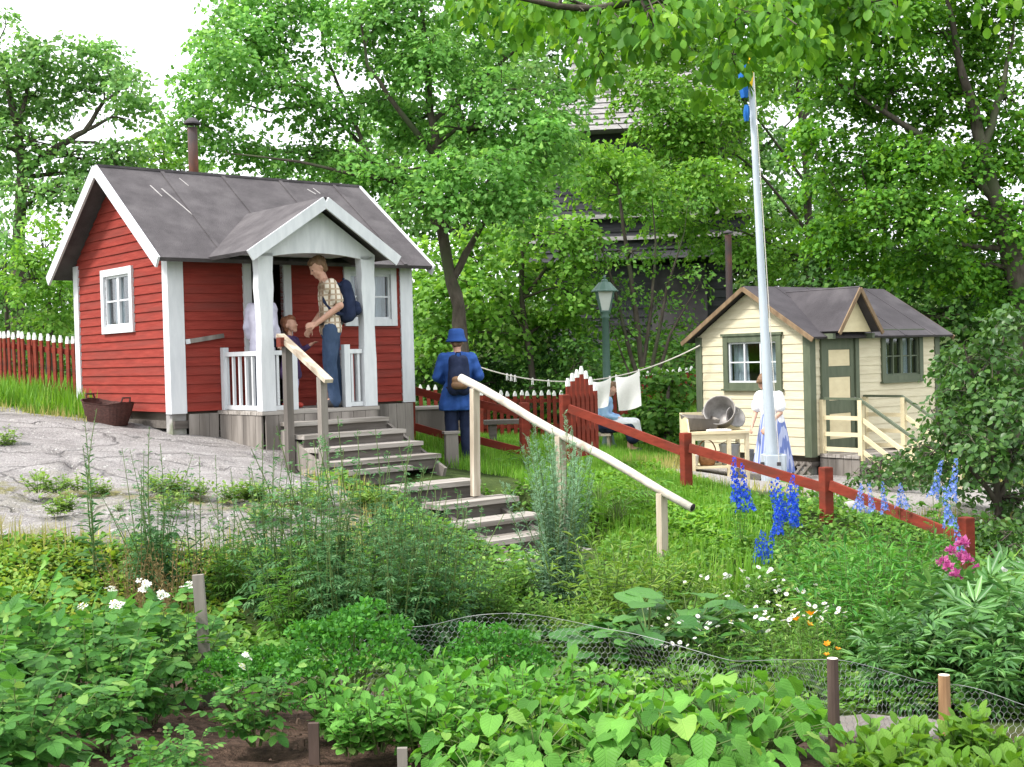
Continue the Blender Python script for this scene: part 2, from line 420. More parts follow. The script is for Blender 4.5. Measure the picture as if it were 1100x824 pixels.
class MB:
    """collects shapes and links them as ONE mesh object"""

    def __init__(self):
        self.V, self.F, self.MI, self.cur = [], [], [], 0

    def poly(self, pts, faces):
        b = len(self.V)
        self.V += [tuple(p) for p in pts]
        for f in faces:
            self.F.append([b + i for i in f])
            self.MI.append(self.cur)
        return self

    def box(self, c, s, rz=0, rx=0, ry=0, taper=1.0):
        """box with centre c and full sizes s; taper scales the top face"""
        mt = Matrix.Rotation(rz, 3, 'Z') @ Matrix.Rotation(ry, 3, 'Y') @ Matrix.Rotation(rx, 3, 'X')
        pts = []
        for z in (-.5, .5):
            k = taper if z > 0 else 1
            for x, y in ((-.5, -.5), (.5, -.5), (.5, .5), (-.5, .5)):
                pts.append(Vector(c) + mt @ Vector((x * s[0] * k, y * s[1] * k, z * s[2])))
        return self.poly(pts, [(3, 2, 1, 0), (4, 5, 6, 7), (0, 1, 5, 4), (1, 2, 6, 5), (2, 3, 7, 6), (3, 0, 4, 7)])

    def bx(self, x0, x1, y0, y1, z0, z1):
        return self.box(((x0 + x1) / 2, (y0 + y1) / 2, (z0 + z1) / 2), (abs(x1 - x0), abs(y1 - y0), abs(z1 - z0)))

    def bar(self, p, q, w, h, up=(0, 0, 1)):
        """rectangular bar from p to q, w wide and h high"""
        p, q = Vector(p), Vector(q)
        d = (q - p).normalized()
        u = Vector(up)
        s = d.cross(u).normalized()
        u = s.cross(d).normalized()
        pts = []
        for a in (p, q):
            for i, j in ((-1, -1), (1, -1), (1, 1), (-1, 1)):
                pts.append(a + s * (i * w / 2) + u * (j * h / 2))
        return self.poly(pts, [(3, 2, 1, 0), (4, 5, 6, 7), (0, 1, 5, 4), (1, 2, 6, 5), (2, 3, 7, 6), (3, 0, 4, 7)])

    def tube(self, pts, rad, n=8, cap=True):
        pts = [Vector(p) for p in pts]
        if not hasattr(rad, '__len__'):
            rad = [rad] * len(pts)
        b = len(self.V)
        ref = None
        for i, p in enumerate(pts):
            d = (pts[min(i + 1, len(pts) - 1)] - pts[max(i - 1, 0)])
            d = d.normalized() if d.length > 1e-9 else Vector((0, 0, 1))
            if ref is None:
                ref = Vector((1, 0, 0)) if abs(d.x) < .8 else Vector((0, 1, 0))
            s = d.cross(ref).normalized()
            t = s.cross(d).normalized()
            ref = t
            for k in range(n):
                a = 2 * math.pi * k / n
                self.V.append(tuple(p + s * (math.cos(a) * rad[i]) + t * (math.sin(a) * rad[i])))
        for i in range(len(pts) - 1):
            for k in range(n):
                k2 = (k + 1) % n
                self.F.append([b + i * n + k, b + i * n + k2, b + (i + 1) * n + k2, b + (i + 1) * n + k])
                self.MI.append(self.cur)
        if cap:
            self.F.append([b + k for k in range(n)][::-1])
            self.F.append([b + (len(pts) - 1) * n + k for k in range(n)])
            self.MI += [self.cur] * 2
        return self

    def lathe(self, prof, c=(0, 0, 0), n=20, tilt=None, wob=None):
        """prof: list of (radius, z)"""
        b = len(self.V)
        mt = tilt or Matrix.Identity(3)
        for r, z in prof:
            for k in range(n):
                a = 2 * math.pi * k / n
                rr = r * (wob(a, z) if wob else 1)
                self.V.append(tuple(Vector(c) + mt @ Vector((rr * math.cos(a), rr * math.sin(a), z))))
        for i in range(len(prof) - 1):
            for k in range(n):
                k2 = (k + 1) % n
                self.F.append([b + i * n + k, b + i * n + k2, b + (i + 1) * n + k2, b + (i + 1) * n + k])
                self.MI.append(self.cur)
        return self

    def capsule(self, p, q, r1, r2, n=10, k=4):
        p, q = Vector(p), Vector(q)
        d = q - p
        L = d.length
        d = d.normalized() if L > 1e-6 else Vector((0, 0, 1))
        pts, rad = [], []
        for i in range(k + 1):
            a = math.pi / 2 * i / k
            pts.append(p - d * (r1 * math.cos(a)))
            rad.append(max(r1 * math.sin(a), 1e-4))
        for i in range(k + 1):
            a = math.pi / 2 * (1 - i / k)
            pts.append(q + d * (r2 * math.cos(a)))
            rad.append(max(r2 * math.sin(a), 1e-4))
        return self.tube(pts, rad, n)

    def ball(self, c, r, n=14, k=8):
        if not hasattr(r, '__len__'):
            r = (r, r, r)
        b = len(self.V)
        for i in range(k + 1):
            t = math.pi * i / k
            for j in range(n):
                a = 2 * math.pi * j / n
                s = max(math.sin(t), 1e-3)
                self.V.append((c[0] + r[0] * s * math.cos(a), c[1] + r[1] * s * math.sin(a), c[2] - r[2] * math.cos(t)))
        for i in range(k):
            for j in range(n):
                j2 = (j + 1) % n
                self.F.append([b + i * n + j, b + i * n + j2, b + (i + 1) * n + j2, b + (i + 1) * n + j])
                self.MI.append(self.cur)
        self.F.append([b + j for j in range(n)][::-1])
        self.F.append([b + k * n + j for j in range(n)])
        self.MI += [self.cur] * 2
        return self

    def mesh(self, name, mats, smooth=False, bevel=0):
        me = bpy.data.meshes.new(name)
        me.from_pydata(self.V, [], self.F)
        if not isinstance(mats, (list, tuple)):
            mats = [mats]
        for mt in mats:
            me.materials.append(mt)
        me.polygons.foreach_set("material_index", self.MI)
        me.update()
        if bevel:
            bm = bmesh.new()
            bm.from_mesh(me)
            bmesh.ops.recalc_face_normals(bm, faces=bm.faces)
            ed = [e for e in bm.edges if len(e.link_faces) == 2 and e.calc_face_angle(0) > .6]
            bmesh.ops.bevel(bm, geom=ed, offset=bevel, segments=2, affect='EDGES', profile=.6, clamp_overlap=True)
            bm.to_mesh(me)
            bm.free()
        if smooth:
            me.polygons.foreach_set("use_smooth", [True] * len(me.polygons))
        return me

    def build(self, name, mats, parent=None, smooth=False, bevel=0, loc=(0, 0, 0), rotz=0):
        return link(name, self.mesh(name, mats, smooth, bevel), parent, loc, rotz)


# ------------------------------------------------------------------ leaves
def tmpl(verts, faces, uv=None):
    v = np.array(verts, dtype=np.float64)
    return v, faces, (np.array(uv, dtype=np.float64) if uv is not None else v[:, :2].copy())


T = {}
T['dia'] = tmpl([(0, 0, 0), (-.42, .48, .07), (0, 1, -.12), (.42, .48, .07)], [(0, 2, 1), (0, 3, 2)])
T['star'] = tmpl([(0, 0, 0), (-.55, .25, .03), (-.30, .52, .05), (-.38, .86, 0), (0, .62, .03), (0, 1.05, -.12), (.38, .86, 0), (.30, .52, .05), (.55, .25, .03)],
                 [(0, 4, 2, 1), (2, 4, 3), (4, 6, 5, 3), (0, 8, 7, 4), (7, 6, 4)])
T['ovate'] = tmpl([(0, 0, 0), (-.26, .16, .05), (-.36, .42, .07), (-.24, .72, .03), (0, 1, -.10), (.24, .72, .03), (.36, .42, .07), (.26, .16, .05), (0, .42, -.02), (0, .72, -.03)],
                  [(0, 8, 2, 1), (8, 9, 3, 2), (9, 4, 3), (0, 7, 6, 8), (8, 6, 5, 9), (9, 5, 4)])
T['heart'] = tmpl([(0, .02, 0), (-.24, -.10, .05), (-.46, .10, .06), (-.48, .38, .03), (-.30, .70, -.02), (0, 1, -.16), (.30, .70, -.02), (.48, .38, .03), (.46, .10, .06), (.24, -.10, .05), (0, .36, -.03), (0, .70, -.06)],
                  [(0, 10, 2, 1), (10, 3, 2), (10, 11, 4, 3), (11, 5, 4), (0, 9, 8, 10), (10, 8, 7), (10, 7, 6, 11), (11, 6, 5)])
def rich(outline, ny=7, cup=.10, wave=.03, droop=.16):
    """a leaf blade as a grid of strips: outline(v) -> half width"""
    V, F = [], []
    us = (-1, -.55, 0, .55, 1)
    for j in range(ny):
        v = j / (ny - 1)
        w = outline(v)
        for u in us:
            y = v - (.10 * abs(u) * (1 - v) ** 2 if outline(0.001) > .05 else 0)
            z = cup * abs(u) * w * 1.4 - .05 * (abs(u) == .55) * w - droop * v * v + wave * math.sin(v * 17 + 2 * u) * abs(u)
            V.append((u * w, y, z))
    for j in range(ny - 1):
        for i in range(4):
            a = j * 5 + i
            F.append((a, a + 1, a + 6, a + 5))
    return tmpl(V, F)


T['bean'] = rich(lambda v: max(.004, .50 * (1 - (abs(v - .26) / .74) ** 1.9) ** .8 if v > .26 else .50 * (1 - ((.26 - v) / .40) ** 2)), 8, .12, .030, .22)
T['oval'] = rich(lambda v: max(.004, .36 * math.sin(math.pi * min(1, v * .93 + .03)) ** .8), 7, .14, .022, .16)
T['lance'] = tmpl([(0, 0, 0), (-.11, .35, .03), (-.08, .7, 0), (0, 1, -.14), (.08, .7, 0), (.11, .35, .03)], [(0, 3, 2, 1), (0, 5, 4, 3)])
T['blade'] = tmpl([(-.022, 0, 0), (.022, 0, 0), (.017, .5, .0), (-.017, .5, .0), (0, 1, -.22)], [(0, 1, 2, 3), (3, 2, 4)])
T['petal'] = tmpl([(0, 0, 0), (-.30, .55, .10), (0, 1, .02), (.30, .55, .10)], [(0, 3, 2, 1)])


def frames(dirs, nrm):
    d = dirs / (np.linalg.norm(dirs, axis=1, keepdims=True) + 1e-9)
    x = np.cross(d, nrm)
    x /= np.linalg.norm(x, axis=1, keepdims=True) + 1e-9
    z = np.cross(x, d)
    return x, d, z


def compound(parts, base='ovate', rachis=True):
    """a leaf made of leaflets: parts = (x, y, z, angle, size, droop)"""
    V, F, U = [], [], []
    tv, tf, tu = T[base]
    for (x, y, z, a, s, dr) in parts:
        d = np.array([[math.sin(a), math.cos(a), dr]])
        fx, fy, fz = frames(d, np.array([[0, 0, 1.0]]))
        b = len(V)
        for p in tv:
            q = np.array([x, y, z]) + s * (p[0] * fx[0] + p[1] * fy[0] + p[2] * fz[0])
            V.append(tuple(q))
        F += [tuple(b + i for i in f) for f in tf]
        U += [tuple(q) for q in tu]
    return tmpl(V, F, U)


T['potato'] = compound([(0, .62, .0, 0, .42, -.25), (-.03, .55, 0, -1.15, .34, -.15), (.03, .55, 0, 1.15, .34, -.15), (-.03, .30, 0, -1.25, .30, -.15), (.03, .30, 0, 1.25, .30, -.15), (-.02, .10, 0, -1.3, .20, -.1), (.02, .12, 0, 1.3, .20, -.1)], 'oval')
T['bean3'] = compound([(0, .42, 0, 0, .62, -.25), (-.03, .34, 0, -1.35, .56, -.2), (.03, .34, 0, 1.35, .56, -.2)], 'bean')
T['slim'] = tmpl([(0, 0, 0), (-.17, .35, .04), (-.12, .7, .01), (0, 1, -.12), (.12, .7, .01), (.17, .35, .04)], [(0, 3, 2, 1), (0, 5, 4, 3)])
T['feather'] = compound([(0, .55, 0, 0, .48, -.2), (-.02, .50, 0, -.7, .42, -.1), (.02, .50, 0, .7, .42, -.1), (-.02, .30, 0, -.9, .42, -.1), (.02, .30, 0, .9, .42, -.1), (-.02, .12, 0, -1.0, .30, 0), (.02, .12, 0, 1.0, .30, 0)], 'lance')
T['peony'] = compound([(0, .45, 0, 0, .60, -.2), (-.02, .42, 0, -.5, .52, -.15), (.02, .42, 0, .5, .52, -.15), (-.02, .3, 0, -1.2, .55, -.2), (.02, .3, 0, 1.2, .55, -.2), (-.04, .3, 0, -.85, .48, -.25), (.04, .3, 0, .85, .48, -.25), (-.04, .28, 0, -1.6, .42, -.25), (.04, .28, 0, 1.6, .42, -.25)], 'lance')
T['mug'] = compound([(0, .52, 0, 0, .46, -.2), (-.02, .44, 0, -.75, .40, -.1), (.02, .44, 0, .75, .40, -.1), (-.02, .22, 0, -.95, .36, -.1), (.02, .22, 0, .95, .36, -.1)], 'slim')


class LB:
    """a batch of leaves and stems, joined as ONE mesh"""

    def __init__(self):
        self.V, self.L, self.T, self.MI, self.U, self.n = [], [], [], [], [], 0

    def leaves(self, t, pos, dirs, nrm, size, mi=0):
        tv, tf, tu = T[t]
        pos = np.asarray(pos, float)
        n = len(pos)
        if n == 0:
            return self
        dirs, nrm = np.asarray(dirs, float), np.asarray(nrm, float)
        size = np.broadcast_to(np.asarray(size, float), (n,))
        x, y, z = frames(dirs, nrm)
        wid = rng.uniform(.82, 1.18, n)
        cup = rng.uniform(.3, 1.7, n)
        P = (tv[None, :, 0, None] * wid[:, None, None] * x[:, None, :] + tv[None, :, 1, None] * y[:, None, :] + tv[None, :, 2, None] * cup[:, None, None] * z[:, None, :])
        P = pos[:, None, :] + size[:, None, None] * P
        nv = len(tv)
        fl = np.array([i for f in tf for i in f])
        tt = np.array([len(f) for f in tf])
        off = self.n + np.arange(n) * nv
        self.V.append(P.reshape(-1, 3))
        self.U.append(np.tile(np.concatenate([tu, np.zeros((nv, 1))], 1), (n, 1)))
        self.L.append((off[:, None] + fl[None, :]).ravel())
        self.T.append(np.tile(tt, n))
        self.MI.append(np.full(n * len(tt), mi))
        self.n += n * nv
        return self

    def tube(self, pts, rad, n=5, mi=0):
        mb = MB()
        mb.tube(pts, rad, n, False)
        V = np.array(mb.V)
        self.V.append(V)
        self.U.append(np.zeros((len(V), 3)))
        self.L.append(np.array([i for f in mb.F for i in f]) + self.n)
        self.T.append(np.array([len(f) for f in mb.F]))
        self.MI.append(np.full(len(mb.F), mi))
        self.n += len(V)
        return self

    def mesh(self, name, mats, smooth=False, origin=None, uv=False):
        V = np.concatenate(self.V)
        if origin is not None:
            V = V - np.array(origin)
        me = np_mesh(name, V, np.concatenate(self.L), np.concatenate(self.T), mats if isinstance(mats, (list, tuple)) else [mats], np.concatenate(self.MI), smooth)
        if uv:
            me.attributes.new("leafuv", 'FLOAT_VECTOR', 'POINT').data.foreach_set("vector", np.concatenate(self.U).astype(np.float32).ravel())
        return me


def unit(n):
    v = rng.normal(size=(n, 3))
    return v / np.linalg.norm(v, axis=1, keepdims=True)


# ------------------------------------------------------------------ noise
_perm = np.random.default_rng(5).random((256, 256))


def vnoise(x, y):
    xi, yi = np.floor(x).astype(int), np.floor(y).astype(int)
    fx, fy = x - xi, y - yi
    fx, fy = fx * fx * (3 - 2 * fx), fy * fy * (3 - 2 * fy)
    g = lambda a, b: _perm[a % 256, b % 256]
    return (g(xi, yi) * (1 - fx) + g(xi + 1, yi) * fx) * (1 - fy) + (g(xi, yi + 1) * (1 - fx) + g(xi + 1, yi + 1) * fx) * fy


def fbm(x, y, s, o=4):
    x, y = np.asarray(x, float) / s + 50, np.asarray(y, float) / s + 50
    a, t = .5, 0
    for i in range(o):
        t = t + a * (vnoise(x * 2 ** i, y * 2 ** i) - .5)
        a *= .5
    return t
# ------------------------------------------------------------------ the ground
_cp = []
for px, py, d in [
    (400, 800, 4.9), (800, 810, 4.8), (150, 800, 4.9), (1050, 815, 4.8), (-150, 790, 5.0), (1300, 830, 4.8),
    (550, 765, 6.3), (250, 760, 6.2), (850, 790, 6.0), (1080, 800, 6.0), (-100, 740, 6.3),
    (550, 690, 8.4), (750, 700, 8.3), (950, 720, 8.2), (350, 680, 8.6), (1150, 720, 8.2),
    (180, 645, 8.6), (40, 630, 8.6), (-150, 610, 9.0),
    (0, 572, 9.6), (100, 582, 9.4), (250, 592, 9.4), (350, 580, 10), (440, 610, 9.9),
    (0, 505, 12), (-200, 470, 13), (110, 500, 12.2), (200, 510, 12.3), (320, 530, 11.8), (420, 545, 11.9),
    (0, 441, 15.6), (90, 457, 14.7), (180, 474, 14.2), (240, 484, 13.8), (300, 494, 13.3), (355, 507, 12.8), (450, 520, 12.7),
    (-150, 425, 16), (0, 420, 21.5), (78, 440, 17.5), (60, 425, 20), (140, 449, 16.4),
    (445, 474, 17), (490, 503, 16), (560, 512, 15), (605, 503, 15.2), (650, 510, 15.6), (735, 527, 14), (690, 500, 16.5),
    (885, 560, 12.5), (1035, 642, 11), (1180, 690, 10.5), (960, 600, 11.8), (810, 545, 13.2),
    (712, 612, 11.1), (650, 600, 11.2), (600, 655, 9.6), (560, 600, 11.4), (800, 640, 10.4), (900, 670, 9.8),
    (780, 512, 16.5), (820, 521, 18.2), (900, 510, 18.2), (970, 520, 17.5), (750, 502, 18.8), (1060, 545, 15.5), (1000, 505, 22), (1250, 530, 20),
    (700, 476, 24), (600, 470, 26), (500, 465, 26), (460, 462, 26), (790, 478, 23), (400, 455, 25),
    (730, 432, 26), (735, 372, 33), (620, 400, 33), (900, 440, 27), (1000, 400, 33), (1150, 420, 30),
    (500, 415, 34), (400, 420, 30), (250, 425, 26), (100, 405, 27), (0, 400, 28), (-300, 400, 28),
    (0, 380, 45), (300, 380, 45), (600, 355, 45), (900, 350, 45), (1200, 350, 45), (-300, 380, 45)]:
    p = at(px, py, d)
    _cp.append((p.x, p.y, p.z))
_cp += [(0, 0, 0), (-3, 0, .05), (3, 0, -.05), (-6, 2, .15), (6, 2, -.15), (0, -6, 0), (-8, -6, .2), (8, -6, -.2), (-2.6, 3.2, .12), (2.6, 3.2, .0), (0, 3.2, .08),
        (-9, 6, .3), (9, 6, -.4)]
_cp = np.array(_cp)
_P = _cp[:, :2]


def _solve():
    n = len(_P)
    D = np.linalg.norm(_P[:, None] - _P[None], axis=2)
    A = np.zeros((n + 3, n + 3))
    A[:n, :n] = -D
    A[:n, :n] += np.eye(n) * .05
    A[:n, n] = 1
    A[:n, n + 1:] = _P
    A[n, :n] = 1
    A[n + 1:, :n] = _P.T
    return np.linalg.solve(A, np.concatenate([_cp[:, 2], [0, 0, 0]]))


_w = _solve()


STAIRS = [(355, 508, 12.95, 1.04, .60), (431, 524, 12.55, 1.02, .36), (474, 543, 12.3, 1.0, .33), (502, 563, 12.05, 1.0, .33), (527, 582, 11.8, 1.05, .33), (548, 604, 11.5, 1.05, .33)]
_TR = [(at(px, py, d), wd_, dp_) for px, py, d, wd_, dp_ in STAIRS]


def ground_z(x, y):
    x, y = np.asarray(x, float), np.asarray(y, float)
    sh = x.shape
    q = np.stack([x.ravel(), y.ravel()], 1)
    c = np.array([0, 18.0])
    r = np.linalg.norm(q - c, axis=1)
    k = np.minimum(1, 34 / np.maximum(r, 1e-6))
    qq = c + (q - c) * k[:, None]
    D = np.linalg.norm(qq[:, None] - _P[None], axis=2)
    n = len(_P)
    z = -D @ _w[:n] + _w[n] + qq @ _w[n + 1:]
    # the ground lies under every tread of the garden stairs
    for p, wd_, dp_ in _TR:
        tx, ty = q[:, 0] - p.x, q[:, 1] - p.y
        so, sa = tx * .639 - ty * .769, tx * .769 + ty * .639
        ww = np.clip(1 - np.maximum(np.maximum(-dp_ - .15 - so, so - .12), np.maximum(-.15 - sa, sa - wd_ - .05)) / .30, 0, 1)
        ww = ww * ww * (3 - 2 * ww)
        z = z - ww * np.maximum(0, z - (p.z - .17))
    far = np.clip((r - 34) / 60, 0, 1)
    z = z + far * far * 4.0 * np.clip((q[:, 1] - 10) / 30, 0, 1)
    return z.reshape(sh)


def gz(x, y):
    return float(ground_z(np.array([x]), np.array([y]))[0])


def on_ground(px, py, it=40):
    """where the ray of a pixel meets the ground"""
    d = ray(px, py)
    t0, t1 = 2.0, 60.0
    t = t0
    while t < t1:
        p = CAM + d * t
        if p.z <= gz(p.x, p.y):
            break
        t += .12
    return Vector((p.x, p.y, gz(p.x, p.y)))


def spot(px, d):
    """ground point in the column of a pixel, d metres away"""
    p = at(px, CY, d)
    return Vector((p.x, p.y, gz(p.x, p.y)))


def inside(x, y, poly):
    """signed distance to a polygon, positive inside"""
    x, y = np.asarray(x, float), np.asarray(y, float)
    ins = np.zeros(x.shape, bool)
    dist = np.full(x.shape, 1e9)
    n = len(poly)
    for i in range(n):
        (ax, ay), (bx, by) = poly[i], poly[(i + 1) % n]
        c = ((ay > y) != (by > y)) & (x < (bx - ax) * (y - ay) / ((by - ay) if by != ay else 1e-9) + ax)
        ins ^= c
        ex, ey = bx - ax, by - ay
        t = np.clip(((x - ax) * ex + (y - ay) * ey) / (ex * ex + ey * ey + 1e-12), 0, 1)
        dist = np.minimum(dist, np.hypot(x - ax - t * ex, y - ay - t * ey))
    return np.where(ins, dist, -dist)


def pix_poly(pts):
    return [tuple(at(*p)[:2]) for p in pts]


POLY_ROCK = pix_poly([(-260, 425, 16.5), (0, 443, 15.6), (85, 449, 14.9), (150, 449, 15.6), (300, 465, 14.6), (330, 490, 13.6), (350, 512, 12.7), (415, 545, 11.6), (420, 565, 10.9), (380, 585, 10.0), (260, 600, 9.3), (120, 596, 9.2), (0, 582, 9.4), (-260, 575, 9.8)])
POLY_SOIL = [(-4.6, 2.6), (4.6, 2.6), (3.6, 6.1), (2.0, 6.3), (-.2, 6.9), (-2.4, 6.9), (-4.2, 6.6)]
POLY_GRAVEL = pix_poly([(690, 505, 16.2), (760, 530, 14.6), (860, 545, 14.6), (960, 560, 14), (1150, 570, 14.5), (1150, 520, 19), (1000, 512, 21), (880, 505, 21), (740, 497, 20.5)])

gx = np.concatenate([[-600, -350, -200, -120, -70, -45, -32, -24, -19], np.arange(-16, 16.01, .16), [19, 24, 32, 45, 70, 120, 200, 350, 600]])
gy = np.concatenate([[-500, -250, -120, -60, -30, -15, -8, -4, -1], np.arange(1, 30.01, .16), [31, 33, 36, 40, 46, 54, 64, 80, 110, 160, 260, 450, 800]])
X, Y = np.meshgrid(gx, gy)
soil = np.clip(inside(X, Y, POLY_SOIL) / .25 + .5, 0, 1)
grav = np.clip(inside(X, Y, POLY_GRAVEL) / .5 + .5, 0, 1)
near = (np.abs(X) < 16) & (Y > 1) & (Y < 30)
Zg = ground_z(X, Y) + np.where(near, fbm(X, Y, 1.3) * .10 + soil * (fbm(X, Y, .22, 3) * .10 - .02), 0) - .10 * np.clip(inside(X, Y, POLY_ROCK) / .3 - .3, 0, 1)


def grid_mesh(name, X, Y, Z, mats, attrs, keep=None):
    ny, nx = X.shape
    idx = np.arange(nx * ny).reshape(ny, nx)
    q = np.stack([idx[:-1, :-1], idx[:-1, 1:], idx[1:, 1:], idx[1:, :-1]], -1).reshape(-1, 4)
    if keep is not None:
        q = q[(keep.ravel()[q]).any(axis=1)]
    V = np.stack([X, Y, Z], -1).reshape(-1, 3)
    u, inv = np.unique(q.ravel(), return_inverse=True)
    me = np_mesh(name, V[u], inv, np.full(len(q), 4), mats, None, True)
    for k, a in attrs.items():
        at_ = me.attributes.new(k, 'FLOAT', 'POINT')
        at_.data.foreach_set("value", a.ravel()[u].astype(np.float32))
    return me


def groundmat():
    mt, nt, out = _new("garden_ground")
    L = nt.links.new
    tc = N(nt, "ShaderNodeTexCoord")

    def noise(s, d=6):
        n = N(nt, "ShaderNodeTexNoise")
        n.inputs["Scale"].default_value = s
        n.inputs["Detail"].default_value = d
        n.inputs["Roughness"].default_value = .65
        L(tc.outputs["Object"], n.inputs["Vector"])
        return n

    def ramp(src, a, b, p0=.35, p1=.65):
        r = N(nt, "ShaderNodeValToRGB")
        r.color_ramp.elements[0].position, r.color_ramp.elements[1].position = p0, p1
        r.color_ramp.elements[0].color, r.color_ramp.elements[1].color = c4(a), c4(b)
        L(src, r.inputs["Fac"])
        return r.outputs["Color"]

    def mix(f, a, b):
        x = N(nt, "ShaderNodeMix")
        x.data_type = 'RGBA'
        L(f, x.inputs[0])
        L(a, x.inputs[6])
        L(b, x.inputs[7])
        return x.outputs[2]
    n1, n2, n3 = noise(2.2), noise(26), noise(90, 3)
    turf = ramp(n1.outputs["Fac"], (.030, .050, .014), (.075, .110, .028))
    earth = ramp(n2.outputs["Fac"], (.035, .021, .015), (.125, .078, .056))
    grv = ramp(n2.outputs["Fac"], (.26, .24, .225), (.44, .41, .39))
    s = N(nt, "ShaderNodeAttribute")
    s.attribute_name = "soil"
    g = N(nt, "ShaderNodeAttribute")
    g.attribute_name = "gravel"
    col = mix(g.outputs["Fac"], mix(s.outputs["Fac"], turf, earth), grv)
    b = N(nt, "ShaderNodeBsdfPrincipled")
    b.inputs["Roughness"].default_value = .95
    b.inputs["Specular IOR Level"].default_value = .15
    L(col, b.inputs["Base Color"])
    ad = N(nt, "ShaderNodeMath")
    L(n2.outputs["Fac"], ad.inputs[0])
    L(n3.outputs["Fac"], ad.inputs[1])
    bp = N(nt, "ShaderNodeBump")
    bp.inputs["Strength"].default_value = .8
    bp.inputs["Distance"].default_value = .03
    L(ad.outputs[0], bp.inputs["Height"])
    L(bp.outputs["Normal"], b.inputs["Normal"])
    L(b.outputs["BSDF"], out.inputs["Surface"])
    return mt


g = link("ground", grid_mesh("ground", X, Y, Zg, [groundmat()], {"soil": soil, "gravel": grav}))
tag(g, "garden ground of dark soil, turf and gravel", kind="structure")


# the bare rock that slopes down from the red cottage
def rockmat():
    mt, nt, out = _new("granite")
    L = nt.links.new
    tc = N(nt, "ShaderNodeTexCoord")

    def noise(s, d=8, st=None):
        n = N(nt, "ShaderNodeTexNoise")
        n.inputs["Scale"].default_value = s
        n.inputs["Detail"].default_value = d
        n.inputs["Roughness"].default_value = .62
        if st:
            mp = N(nt, "ShaderNodeMapping")
            mp.inputs["Scale"].default_value = st
            L(tc.outputs["Object"], mp.inputs["Vector"])
            L(mp.outputs["Vector"], n.inputs["Vector"])
        else:
            L(tc.outputs["Object"], n.inputs["Vector"])
        return n.outputs["Fac"]

    def ramp(src, cols):
        r = N(nt, "ShaderNodeValToRGB")
        e = r.color_ramp.elements
        e[0].position, e[0].color = cols[0][0], c4(cols[0][1])
        e[1].position, e[1].color = cols[-1][0], c4(cols[-1][1])
        for p, c in cols[1:-1]:
            e.new(p).color = c4(c)
        L(src, r.inputs["Fac"])
        return r.outputs["Color"]

    def mix(f, a, b):
        x = N(nt, "ShaderNodeMix")
        x.data_type = 'RGBA'
        L(f, x.inputs[0])
        L(a, x.inputs[6])
        L(b, x.inputs[7])
        return x.outputs[2]
    base = ramp(noise(1.5, 8, (1, 2.2, 1)), [(.28, (.185, .172, .170)), (.45, (.275, .258, .255)), (.62, (.35, .332, .328)), (.78, (.44, .42, .41))])
    speck = ramp(noise(70, 3), [(.35, (.5, .5, .5)), (.65, (1.25, 1.22, 1.2))])
    mu = N(nt, "ShaderNodeMix")
    mu.data_type = 'RGBA'
    mu.blend_type = 'MULTIPLY'
    mu.inputs[0].default_value = .6
    L(base, mu.inputs[6])
    L(speck, mu.inputs[7])
    at_ = N(nt, "ShaderNodeAttribute")
    at_.attribute_name = "moss"
    ad = N(nt, "ShaderNodeMath")
    ad.operation = 'MULTIPLY'
    L(at_.outputs["Fac"], ad.inputs[0])
    L(ramp(noise(4.5, 7), [(.42, (0, 0, 0)), (.56, (1, 1, 1))]), ad.inputs[1])
    col = mix(ad.outputs[0], mu.outputs[2], ramp(noise(9), [(.3, (.10, .095, .03)), (.6, (.19, .18, .05)), (.8, (.27, .20, .08))]))
    lich = N(nt, "ShaderNodeMath")
    lich.operation = 'MULTIPLY'
    L(ramp(noise(11, 4), [(.60, (0, 0, 0)), (.68, (1, 1, 1))]), lich.inputs[0])
    lich.inputs[1].default_value = .55
    x = N(nt, "ShaderNodeMix")
    x.data_type = 'RGBA'
    L(lich.outputs[0], x.inputs[0])
    L(col, x.inputs[6])
    x.inputs[7].default_value = (.11, .105, .105, 1)
    b = N(nt, "ShaderNodeBsdfPrincipled")
    b.inputs["Roughness"].default_value = .85
    b.inputs["Specular IOR Level"].default_value = .2
    L(x.outputs[2], b.inputs["Base Color"])
    # fine joints: edges of a warped cell pattern, dark and sunken
    wn = N(nt, "ShaderNodeTexNoise")
    wn.inputs["Scale"].default_value = 1.3
    wn.inputs["Detail"].default_value = 5
    L(tc.outputs["Object"], wn.inputs["Vector"])
    wv = N(nt, "ShaderNodeVectorMath")
    wv.operation = 'MULTIPLY_ADD'
    L(wn.outputs["Color"], wv.inputs[0])
    wv.inputs[1].default_value = (1.1, 1.1, .3)
    L(tc.outputs["Object"], wv.inputs[2])
    vm = N(nt, "ShaderNodeMapping")
    vm.inputs["Scale"].default_value = (.55, 1.5, .6)
    L(wv.outputs[0], vm.inputs["Vector"])
    vo = N(nt, "ShaderNodeTexVoronoi")
    vo.feature = 'DISTANCE_TO_EDGE'
    vo.inputs["Scale"].default_value = .8
    L(vm.outputs["Vector"], vo.inputs["Vector"])
    cj = ramp(vo.outputs["Distance"], [(.0, (0, 0, 0)), (.022, (1, 1, 1))])
    jm = N(nt, "ShaderNodeMix")
    jm.data_type = 'RGBA'
    jm.blend_type = 'MULTIPLY'
    jm.inputs[0].default_value = .38
    L(x.outputs[2], jm.inputs[6])
    L(cj, jm.inputs[7])
    pl_ = N(nt, "ShaderNodeMix")
    pl_.data_type = 'RGBA'
    L(ramp(noise(26, 3), [(.63, (0, 0, 0)), (.66, (1, 1, 1))]), pl_.inputs[0])
    L(jm.outputs[2], pl_.inputs[6])
    pl_.inputs[7].default_value = (.47, .47, .44, 1)
    L(pl_.outputs[2], b.inputs["Base Color"])
    ad3 = N(nt, "ShaderNodeMath")
    L(noise(7), ad3.inputs[0])
